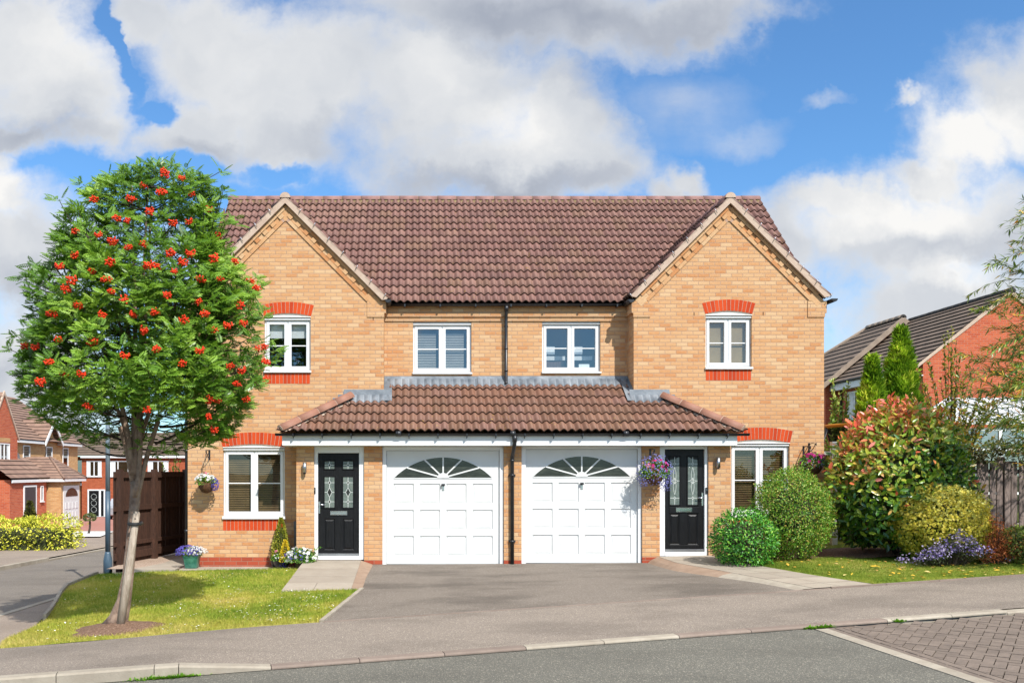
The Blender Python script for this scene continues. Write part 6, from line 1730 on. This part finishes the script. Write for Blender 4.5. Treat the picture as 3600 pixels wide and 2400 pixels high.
for i in range(1, 4): r_.tube([(x0-.08, y0-.08+(ym-y0)*i/4, ez+.1), (x0-.08+(xm-x0)*i/4*.0+ (xm-x0+.08)*1.0, ym, rz+.02)], .025, n=5)
r_.build('roof', plain('polycarbonate_roof', S(238,240,240,.78), S(222,226,228,.76), 2, .35), cs)
bgc = MB(); bgc.box(x0+.2, x1, y0+.9, y0+1.0, .3, 1.4); bgc.build('back_cushion', M['white_cloth'], cs)

# left: red gabled house and tan house facing the side street
hC = thing('brick_house', 'red brick house with a steep gable and a satellite dish', 'house', (-23, 43.2, zs(43)))
zb = zs(43)-.3
b = MB(); gx, ga, gm, gz = -20.0, 41.7, 43.2, 44.75; ez, rz = 3.55, 5.62
b.face([(gx,ga,zb),(gx,gz,zb),(gx,gz,ez),(gx,gm,rz),(gx,ga,ez)]); b.face([(gx,ga,zb),(gx,ga,ez),(-30,ga,ez),(-30,ga,zb)]); b.face([(gx,gz,zb),(-30,gz,zb),(-30,gz,ez),(gx,gz,ez)])
b.build('wall', M['red_wall'], hC)
b = MB(); sl = (rz-ez)/(gm-ga); L = math.hypot(1, sl)*1.6
flat_tiles(b, (gx+.06,ga-.10,ez-.10*sl+.05), (-1,0,0), (0,1,sl), 10, L); flat_tiles(b, (gx+.06,gz+.10,ez-.10*sl+.05), (-1,0,0), (0,-1,sl), 10, L); b.build('roof', [M['brown_roof'], M['dark_edge']], hC)
v = MB()
for sy, ye in ((1, ga-.1), (-1, gz+.1)):
    v.hexa([(gx+.01,ye,ez-.1*sl-.10),(gx+.07,ye,ez-.1*sl-.10),(gx+.07,gm,rz-.06),(gx+.01,gm,rz-.06),(gx+.01,ye,ez-.1*sl+.05),(gx+.07,ye,ez-.1*sl+.05),(gx+.07,gm,rz+.12),(gx+.01,gm,rz+.12)])
v.build('verge', M['verge'], hC)
bgwin(hC, (gx+.01, 43.25, 2.55), (0,1,0), 1.15, 1.2, 2, True)
a_ = MB(); a_.box(gx, gx+.02, 42.6, 43.9, 3.2, 3.42); a_.build('brick_arch', M['tan_wall'], hC)
# lower storey with lean-to roof and dark garage door
b = MB(); b.box(-21.5, -19.0, 41.7, 45.9, zb, 1.35); b.build('front_wing', M['red_wall'], hC)
b = MB(); flat_tiles(b, (-18.85,41.4,1.42), (0,1,0), (-1,0,.80), 4.75, 1.7); b.build('lean_to_roof', [M['brown_roof'], M['dark_edge']], hC)
b = MB(); b.box(-18.98, -18.95, 43.2, 44.5, zb, .98); b.build('garage_door', plain('dark_grey_door', S(76,70,74,.6), S(62,58,62,.6), 3, .5), hC)
b = MB()
for y in (43.12, 44.5): b.box(-18.99, -18.94, y, y+.09, zb, 1.07)
b.box(-18.99, -18.94, 43.2, 44.5, .982, 1.07); b.box(-18.93, -18.86, 41.7, 45.9, 1.22, 1.36); b.build('white_trim', M['upvc'], hC)
b = MB(); b.T = Matrix.Translation((-20.35, 45.2, 2.45)) @ Matrix.Rotation(R(72), 4, 'X'); b.lathe([(.30,.10),(.2,.04),(.05,.0),(.05,-.02),(.2,.02),(.31,.09)], (0,0,0), 20); b.T = None
b.tube([(-20.35,45.3,2.45),(-20.9,45.9,2.3)], .025, n=6); b.tube([(-20.35,45.2,2.25),(-20.33,44.85,2.4)], .015, n=5); b.build('satellite_dish', M['grey_box'], hC)
bgwin(hC, (-18.985,45.3,.62), (0,1,0), .34, .8, 1)

hD = thing('tan_house', 'tan brick house with a small gablet and a hipped garage roof beyond the red gable', 'house', (-23, 50, zs(50)))
zb = zs(52)-.3; b = MB(); fx, ya, yb_ = -20.8, 46.0, 55.0; ez = 3.45
b.face([(fx,ya,zb),(fx,yb_,zb),(fx,yb_,ez),(fx,ya,ez)]); b.face([(fx,ya,zb),(fx,ya,ez),(-30,ya,ez),(-30,ya,zb)]); b.face([(fx,yb_,zb),(-30,yb_,zb),(-30,yb_,ez),(fx,yb_,ez)])
b.face([(fx+.02,49.6,ez-.2),(fx+.02,51.6,ez-.2),(fx+.02,50.6,ez+1.15)])
b.build('wall', M['tan_wall'], hD)
b = MB(); flat_tiles(b, (fx+.30,ya-.1,ez), (0,1,0), (-1,0,.68), yb_-ya+.2, 5.2)
for sy, ye in ((1, 49.3), (-1, 51.9)): flat_tiles(b, (fx+.32,ye,ez-.05), (-1,0,0), (0,sy,1.02), 2.6, 1.9)
b.build('roof', [M['brown_roof'], M['dark_edge']], hD)
b = MB()
for y0_, y1_ in ((ya, 49.4), (51.8, yb_)): b.box(fx+.02, fx+.28, y0_, y1_, ez-.16, ez-.02)
for sy, ye in ((1, 49.35), (-1, 51.85)): b.hexa([(fx+.30,ye,ez-.26),(fx+.36,ye,ez-.26),(fx+.36,50.6,ez+1.02),(fx+.30,50.6,ez+1.02),(fx+.30,ye,ez-.02),(fx+.36,ye,ez-.02),(fx+.36,50.6,ez+1.26),(fx+.30,50.6,ez+1.26)])
b.build('fascia', M['upvc'], hD)
for y in (47.6, 50.55, 53.0): bgwin(hD, (fx+.01 + .02*(y == 50.55), y, 2.55), (0,1,0), .85, 1.25, 1)
gy0, gy1, gx0, gx1 = 46.2, 48.9, -20.78, -18.35
b = MB(); b.box(gx0, gx1, gy0, gy1, zb, 1.32); b.build('garage_wall', M['tan_wall'], hD)
b = MB(); e = .28; 
r0 = [(gx1+e,gy0-e,1.38),(gx1+e,gy1+e,1.38),(gx0,gy1+e,1.38),(gx0,gy0-e,1.38)]; ap1, ap0 = (gx1-1.15,(gy0+gy1)/2,2.55), (gx0,(gy0+gy1)/2,2.55)
n_ = 8
for P0, P1, Q0, Q1 in ((r0[0],r0[1],ap1,ap1),(r0[3],r0[0],ap0,ap1),(r0[1],r0[2],ap1,ap0)):
    P0, P1, Q0, Q1 = map(Vector, (P0,P1,Q0,Q1))
    for k in range(n_):
        t0, t1 = k/n_, (k+1)/n_; up_ = Vector((0,0,.03)); w = (P1-P0).length
        b.face([P0.lerp(Q0,t0)+up_, P1.lerp(Q1,t0)+up_, P1.lerp(Q1,t1), P0.lerp(Q0,t1)], 0, .5, uv=[(0,k*.3+.02),(w,k*.3+.02),(w,k*.3+.28),(0,k*.3+.28)])
        b.face([P0.lerp(Q0,t0), P1.lerp(Q1,t0), P1.lerp(Q1,t0)+up_, P0.lerp(Q0,t0)+up_], 1, .5)
for q in (r0[0], r0[1]): b.tube([q, ap1], .07, n=6, r=.4)
b.build('garage_roof', [M['brown_roof'], M['dark_edge']], hD)
b = MB(); b.box(gx0, gx1+.25, gy0-.26, gy0-.22, 1.22, 1.36); b.box(gx1+.22, gx1+.26, gy0-.2, gy1+.2, 1.22, 1.36); b.build('garage_fascia', M['upvc'], hD)
b = MB(); b.box(gx1+.001, gx1+.04, gy0+.25, gy1-.25, zb+.25, 1.0)
for k in range(3):
    for j in range(4): b.box(gx1+.0405, gx1+.06, gy0+.45+j*.48, gy0+.80+j*.48, zb+.45+k*.5, zb+.80+k*.5)
b.build('garage_door', M['garage_white'], hD)
b = MB(); b.prism_y([(-.85,0),(.85,0)]+[(.85*math.cos(math.pi*i/12), .45*math.sin(math.pi*i/12)) for i in range(1,12)], -.01, .01)
for k, p in enumerate(b.v): b.v[k] = Vector((gx1+.052 + p.y*.3, (gy0+gy1)/2 + p.x, .42 + p.z))
b.build('fan_glass', M['fan_dark'], hD)

# red brick terrace facing us at the end of the street
def zE(): return zs(68)
hE = thing('brick_terrace', 'long low red brick terrace house closing the side street', 'house', (-18, 68, zE())); zb = zE()
b = MB(); b.box(-25.4, -6, 68, 76, zb-.5, 2.92); b.box(-30, -25.405, 70, 76, zb-.5, 2.92); b.build('wall', M['red_wall_dark'], hE)
b = MB(); flat_tiles(b, (-31,67.7,2.95), (1,0,0), (0,1,.44), 25.5, 4.9, .34); b.build('roof', [M['grey_roof'], M['dark_edge']], hE)
b = MB(); b.box(-25.4, -6, 67.72, 67.76, 2.78, 2.93); b.build('fascia', M['upvc'], hE)
for px, wdt in ((331,1.15),(433,2.4),(556,1.6)): bgwin(hE, (X(px,67.98), 67.98, 1.95), (1,0,0), wdt, 1.2, 2 if wdt < 2 else 3, True)
bgwin(hE, (X(276,69.98), 69.98, 2.0), (1,0,0), .9, 1.3, 1)
dE = MB(); xa = X(309,67.98); dE.box(xa, xa+1.35, 67.9, 67.99, zb, zb+2.12); dd = dE.build('front_door', M['upvc'], hE)
dE = MB(); dE.box(xa+.12, xa+.88, 67.88, 67.899, zb+.05, zb+2.02); dE.box(xa+1.05, xa+1.25, 67.88, 67.899, zb+.05, zb+2.02); dE.build('door_leaf', M['door_black'], dd)
dE = MB()
for k in range(3):
    c = (xa+.5, zb+.55+k*.5); dE.tube([(c[0]+.22*math.cos(t), 67.875, c[1]+.22*math.sin(t)) for t in [2*math.pi*i/8 for i in range(9)]], .012, n=4)
dE.build('glass_pattern', M['lead_line'], dd)
bgwin(hE, (X(478,67.98), 67.98, zb+1.45), (1,0,0), 2.2, 1.2, 3, True)
pc = MB(); pc.box(-26.6, -25.45, 68.8, 69.98, .62, .80); pc.build('porch_canopy', M['upvc'], hE)

# silver car half hidden by lamp post and fence
car = thing('parked_car', 'silver car parked on the red forecourt, half hidden by the lamp post and fence', 'car', (X(395,60), 60, zs(60)))
cx, cy, z0 = X(393,60)+.45, 60, zs(60)+.05
def ring_car(mb, y, hw, zl, zh, m=0): return [mb.av((cx+a, y, z0+b)) for a, b in ((-hw,zl),(-hw,zl+.35),(-hw*.96,zh),(hw*.96,zh),(hw,zl+.35),(hw,zl))]
b = MB(); prev = None
for y, hw, zl, zh in ((0,.70,.32,.72),(.08,.80,.24,.92),(.5,.86,.2,.98),(2.6,.86,.2,.95),(3.7,.84,.22,.80),(3.95,.7,.3,.62)):
    r_ = ring_car(b, cy+y, hw, zl, zh)
    if prev: [b.af((prev[k], prev[(k+1)%6], r_[(k+1)%6], r_[k]), 0, .5, True) for k in range(6)]
    else: b.af(r_[::-1], 0, .5)
    prev = r_
b.af(prev, 0, .5); M['car_paint'] = plain('silver_paint', S(205,208,214,.75), S(190,194,200,.75), 2, .25, .4); b.build('body', M['car_paint'], car)
b = MB(); prev = None
for y, hw, zl, zh in ((.10,.74,.90,.92),(.35,.66,.93,1.40),(1.6,.66,.93,1.47),(2.7,.74,.90,.94)):
    r_ = [b.av((cx+a, cy+y, z0+c)) for a, c in ((-hw-.06,zl),(-hw*.9,zh),(hw*.9,zh),(hw+.06,zl))]
    if prev: [b.af((prev[k], prev[k+1], r_[k+1], r_[k]), 0 if k != 1 else 1, .5) for k in range(3)]
    prev = r_
b.build('cabin', [M['black_glass'], M['car_paint']], car)
for x_ in (-.80, .80):
    for y_ in (.75, 3.1):
        b = MB(); b.tube([(cx+x_-.09, cy+y_, z0+.28), (cx+x_+.09, cy+y_, z0+.28)], .30, n=18); w_ = b.build('wheel', M['rubber'], car)
        b = MB(); s_ = 1 if x_ > 0 else -1; b.tube([(cx+x_+s_*.09, cy+y_, z0+.28), (cx+x_+s_*.10, cy+y_, z0+.28)], .19, n=14); b.build('rim', M['steel'], w_)
M['tail_red'] = plain('red_lens', (.35,.02,.02,1), (.25,.01,.01,1), 8, .2)
for x_ in (-.66, .66): b = MB(); b.bevbox(cx+x_-.1, cx+x_+.1, cy-.01, cy+.1, z0+.62, z0+.86, .02); b.build('tail_light', M['tail_red'], car)
b = MB(); b.box(cx-.26, cx+.26, cy-.012, cy+.0, z0+.48, z0+.59); b.build('number_plate', M['cream'], car)

# hedge, dark shrub and small tree across the side street
hd_ = thing('hedge', 'clipped yellow variegated hedge across the side street', 'hedge', (-13.5, 29.4, zs(29)))
P, N = [], []; x0, x1, y0, y1, h = -18.0, -11.25, 28.2, 30.4, .98; zb = zs(29.3)+.02
def rbox(n):
    out = []
    while len(out) < n:
        p = np.array([rng.uniform(x0, x1), rng.uniform(y0, y1), rng.uniform(0, h)]); d = np.array([min(p[0]-x0, x1-p[0]), min(p[1]-y0, y1-p[1]), h-p[2]])
        if d.min() > .16: continue
        k = int(np.argmin(d)); nn = np.zeros(3); nn[k] = 1 if (k == 2 or (k == 0 and p[0] > (x0+x1)/2) or (k == 1 and p[1] > (y0+y1)/2)) else -1
        w = .34*mnoise.noise((p[0]*1.7, p[1]*1.7, p[2]*1.7)) + .12*mnoise.noise((p[0]*5, p[1]*5, p[2]*5)); out.append((p + nn*(w-.05) + [0,0,zb], nn))
    return out
q = rbox(9000); P = np.array([a for a, _ in q]); N = np.array([c for _, c in q])
leafmesh('foliage', P, N+rdir(len(P))*.8, N+rdir(len(P))*.5+[0,0,.3], .05+.07*rng.random(len(P)), T_LEAF, leaf_mat('variegated_leaf', [(.1, S(118,136,26,.64)), (.45, S(190,184,48,.68)), (.9, S(240,222,92,.7))], .45, .3, .4, 1.7), None, hd_)
b = MB(); b.box(x0+.3, x1-.3, y0+.3, y1-.3, zb-.1, zb+h-.3); b.build('twig_core', M['twigs'], hd_)
ds = thing('dwarf_conifer', 'dark green dwarf conifer rising behind the yellow hedge', 'conifer', (X(105,35), 35, zs(35)))
cone_foliage(ds, 'foliage', X(105,35), 35, zs(35)+.02, 1.55, .36, 2600, .10, leaf_mat('dark_conifer', [(.1, S(48,54,20,.55)), (.6, S(84,86,34,.58)), (.95, S(120,110,50,.6))], .6, .2), 5)
ms = thing('topiary_tree', 'tiny mop headed tree in a bed of white stones', 'tree', (X(310,39.2), 39.2, zs(39)))
tx, ty, tz = X(310,39.2), 39.2, zs(39.2)+.08
b = MB(); b.tube(curve((tx,ty,tz-.05),(tx+.06,ty,tz+.66),(.05,0,0),5), .05, .045, n=7); b.build('trunk', M['branch'], ms)
P, N = blob(420, (tx+.06,ty,tz+.72), (.26,.24,.15), 3); leafmesh('crown', P, N+rdir(len(P))*.8, N+rdir(len(P))*.5, .09, T_SMALL, leaf_mat('topiary_leaf', [(.1, S(60,70,34,.55)), (.9, S(110,118,62,.6))], .6, .2), None, ms)
ft = thing('garden_shrub', 'yellowing shrub standing beyond the brown fence', 'shrub', (-7.0, 25.5, -.4))
wand_o = wand_shrub('garden_shrub', 'loose yellow green shrub beyond the dark end of the brown fence', 'shrub', X(612,24), 24, -.3, 3.1, .5, 40, 40, T_SMALL, (.06,.10), M['lime_leaf'], 9, low=.35)
bpy.data.objects.remove(ft)
# ---------------------------------------------------------------- sky, sun, camera
SUND = Vector((.53, -1.0, 1.16)).normalized()
EXPO = .75
w = bpy.data.worlds.new('World'); scene.world = w; w.use_nodes = True
nt = w.node_tree; nt.nodes.clear()
class WN(NT):
    def __init__(self): self.t = nt; self.out = nt.nodes.new('ShaderNodeOutputWorld')
W = WN()
sky = W.n('ShaderNodeTexSky', sky_type='NISHITA'); sky.sun_disc = False
sky.sun_elevation = math.asin(SUND.z); sky.sun_rotation = math.atan2(SUND.x, SUND.y)
sky.air_density = 1.0; sky.dust_density = .4; sky.ozone_density = 2.5
SKYK = .10
gen = W.coord('Generated'); sp = W.n('ShaderNodeSeparateXYZ'); W.l(gen, sp.inputs[0])
ay = W.math('MAXIMUM', W.math('ABSOLUTE', sp.outputs[1]), .12)
u = W.math('DIVIDE', sp.outputs[0], ay); v = W.math('DIVIDE', sp.outputs[2], ay)
uv = W.vec(u, v, 0)
def wnoise(vec, scale, detail, rough=.55, off=(0,0,0)):
    mp = W.n('ShaderNodeMapping'); W.l(vec, mp.inputs[0]); mp.inputs['Location'].default_value = off
    return W.noise(mp.outputs[0], scale, detail, rough)
# the same bank of cloud stands all round the horizon; directions are angles, so it turns with the head
dn = W.n('ShaderNodeTexNoise'); W.l(uv, dn.inputs['Vector']); dn.inputs['Scale'].default_value = 5.0; dn.inputs['Detail'].default_value = 6; dn.inputs['Roughness'].default_value = .6
sub = W.n('ShaderNodeVectorMath', operation='SUBTRACT'); W.l(dn.outputs['Color'], sub.inputs[0]); sub.inputs[1].default_value = (.5,.5,.5)
scl = W.n('ShaderNodeVectorMath', operation='SCALE'); W.l(sub.outputs[0], scl.inputs[0]); scl.inputs['Scale'].default_value = .20
add = W.n('ShaderNodeVectorMath', operation='ADD'); W.l(uv, add.inputs[0]); W.l(scl.outputs[0], add.inputs[1]); wuv = add.outputs[0]
KS = 3600/2352
def FU(x, y): return ((x*KS-PX0)/FPX, (PY0-y*KS)/FPX)
def gauss(vec, cx, cy, rx, ry, wgt=1.0, rot=0):
    """smooth elliptical patch of sky, in picture-sized angles"""
    a, b = FU(cx, cy); mp = W.n('ShaderNodeMapping', vector_type='TEXTURE'); W.l(vec, mp.inputs[0])
    mp.inputs['Location'].default_value = (a, b, 0); mp.inputs['Rotation'].default_value = (0,0,R(rot)); mp.inputs['Scale'].default_value = (rx*KS/FPX, ry*KS/FPX, 1)
    ln = W.n('ShaderNodeVectorMath', operation='LENGTH'); W.l(mp.outputs[0], ln.inputs[0])
    return W.math('MULTIPLY', W.math('SUBTRACT', 1.0, ln.outputs['Value']), wgt)
CLOUDS = [(60,60,175,190),(120,190,205,150),(215,275,135,75),(60,300,150,60),            # upper left bank
 (10,390,85,105),(30,470,125,90),(40,640,210,190),(60,850,300,220),                      # white heap low left
 (360,40,130,100),(520,90,230,150),(480,270,130,110),(430,320,220,72),(720,180,330,200),(640,300,190,130),
 (1000,200,420,230),(1150,370,420,120),(1275,260,170,180),(1325,400,145,85),(1180,20,600,125),(1610,5,225,82),
 (1590,400,95,66),(1530,440,90,60),
 (2360,270,220,170),(2230,350,170,110),(2120,415,150,62),(1960,480,180,70),(2090,268,44,20,.5),(2120,560,420,170),(2250,750,420,220),(1850,560,150,140),
 (1100,620,900,140)]
m = None
for c in CLOUDS:
    g = gauss(wuv, *c); m = g if m is None else W.math('SMOOTH_MAX', m, g, .12)
HOLES = [(272,120,30,150,.75,20),(368,245,54,50,.85),(265,60,26,120,1.0,12),(620,395,95,36,.9),(330,395,230,42,.7),(1730,330,250,90,.6)]
for c in HOLES:
    g = W.math('MAXIMUM', gauss(wuv, *c), 0.0); m = W.math('SUBTRACT', m, W.math('MULTIPLY', g, 1.0))
fb1 = wnoise(uv, 6.0, 9, .62)
fb2 = wnoise(wuv, 19.0, 6, .6, (2,7,0))
cov = W.math('ADD', W.math('ADD', m, W.math('MULTIPLY', W.math('SUBTRACT', fb1, .5), 1.25)), W.math('MULTIPLY', W.math('SUBTRACT', fb2, .5), .5))
# overhead (never in the picture) the cover is broken cloud too
hi = W.maprange(v, .62, 1.0); ov = W.math('MULTIPLY', W.math('SUBTRACT', wnoise(gen, 2.2, 5, .55, (3,1,7)), .38), 2.6)
mixc = W.n('ShaderNodeMix', data_type='FLOAT'); W.l(hi, mixc.inputs[0]); W.l(cov, mixc.inputs[2]); W.l(ov, mixc.inputs[3])
mask = W.maprange(mixc.outputs[0], -.22, .62)

cirv = W.math('MAXIMUM', W.math('MAXIMUM', gauss(wuv, 1570, 230, 200, 110), gauss(wuv, 1700, 280, 150, 55)), gauss(wuv, 1895, 232, 65, 26))
cir = W.math('MULTIPLY', W.math('MULTIPLY', W.math('MAXIMUM', cirv, 0.0), wnoise(W.scalevec(uv, (1, 2.4, 1)), 9, 5, .6)), .75)
mask = W.math('MAXIMUM', mask, cir)
# light and grey parts of the clouds
B = None
for c in [(1230,290,210,120,.30),(1010,190,200,110,.10),(40,440,150,120,.38),(150,90,170,130,.20),(2270,350,210,120,.40),(2100,500,290,95,.36),(300,430,80,40,.25),(2210,640,130,60,.35),(1580,400,100,60,.12),
          (1230,15,560,110,-.36),(1600,30,260,70,-.20),(1150,415,360,55,-.30),(90,290,200,60,-.28),(470,350,160,45,-.22),(700,330,190,70,-.15),(2150,600,260,50,-.16),(40,680,160,60,-.22),(1350,150,150,60,-.15),(40,760,150,60,.12),(20,830,150,50,-.15)]:
    g = W.math('MULTIPLY', W.math('MAXIMUM', gauss(wuv, *c[:4]), 0.0), c[4]*1.45); B = g if B is None else W.math('ADD', B, g)
f0 = wnoise(wuv, 4.2, 4, .5, (11,3,0)); f1 = wnoise(wuv, 4.2, 4, .5, (11-.030,3-.045,0))
B = W.math('ADD', B, W.math('MULTIPLY', W.math('SUBTRACT', f0, f1), .9))
B = W.math('ADD', B, W.math('MULTIPLY', W.math('SUBTRACT', wnoise(wuv, 2.2, 3, .45, (5,9,0)), .5), .5))
thin = W.math('SUBTRACT', 1.0, W.maprange(mixc.outputs[0], .0, .75)); B = W.math('ADD', B, W.math('MULTIPLY', thin, .22))
KX = 2**-EXPO
def E(r, g, b): return (lin(r)*KX/SKYK, lin(g)*KX/SKYK, lin(b)*KX/SKYK, 1)
ccol = W.ramp(W.math('ADD', B, .62), [(.0, E(160,168,184)), (.35, E(190,196,207)), (.62, E(214,218,224)), (.85, E(236,237,238)), (1.0, E(250,249,247))])
tint = W.mix(1.0, sky.outputs[0], (.62, .94, 1.16, 1), 'MULTIPLY')
# cloud overhead and round the sun, outside the picture, is brighter
glow = W.math('ADD', 1.0, W.math('ADD', W.math('MULTIPLY', W.maprange(v, .58, 1.3), .75), W.math('MULTIPLY', W.maprange(sp.outputs[1], .1, -.6), .6)))
gv = W.n('ShaderNodeVectorMath', operation='SCALE'); W.l(ccol, gv.inputs[0]); W.l(glow, gv.inputs['Scale'])
col = W.mix(mask, tint, gv.outputs[0])
bg = W.n('ShaderNodeBackground'); W.l(col, bg.inputs[0]); bg.inputs[1].default_value = SKYK; W.l(bg.outputs[0], W.out.inputs[0])

sl = bpy.data.lights.new('sun', 'SUN'); sl.energy = 3.9; sl.angle = R(.5); sl.color = (1.0, .965, .91)
so_ = bpy.data.objects.new('sun', sl); COL.objects.link(so_); so_.rotation_euler = (-SUND).to_track_quat('-Z', 'Y').to_euler(); so_.location = (10, -10, 20)

cam = bpy.data.cameras.new('camera'); co_ = bpy.data.objects.new('camera', cam); COL.objects.link(co_)
cam.sensor_fit = 'HORIZONTAL'; cam.sensor_width = 36.0; cam.lens = 36.0*FPX/3600
cam.shift_x = (1800-PX0)/3600; cam.shift_y = (PY0-1200)/3600
co_.location = (0, 0, CAMZ); co_.rotation_euler = (R(90), 0, 0); cam.clip_start = .1; cam.clip_end = 3000
scene.camera = co_
vs = scene.view_settings; vs.view_transform = 'Standard'; vs.look = 'None'; vs.exposure = EXPO; vs.gamma = 1.0
scene.render.engine = 'CYCLES'
cy_ = scene.cycles; cy_.max_bounces = 8; cy_.transparent_max_bounces = 12; cy_.diffuse_bounces = 3; cy_.glossy_bounces = 3; cy_.transmission_bounces = 4
cy_.use_denoising = True; cy_.denoiser = 'OPENIMAGEDENOISE'; cy_.denoising_input_passes = 'RGB_ALBEDO_NORMAL'; cy_.denoising_prefilter = 'ACCURATE'; cy_.sample_clamp_indirect = 6
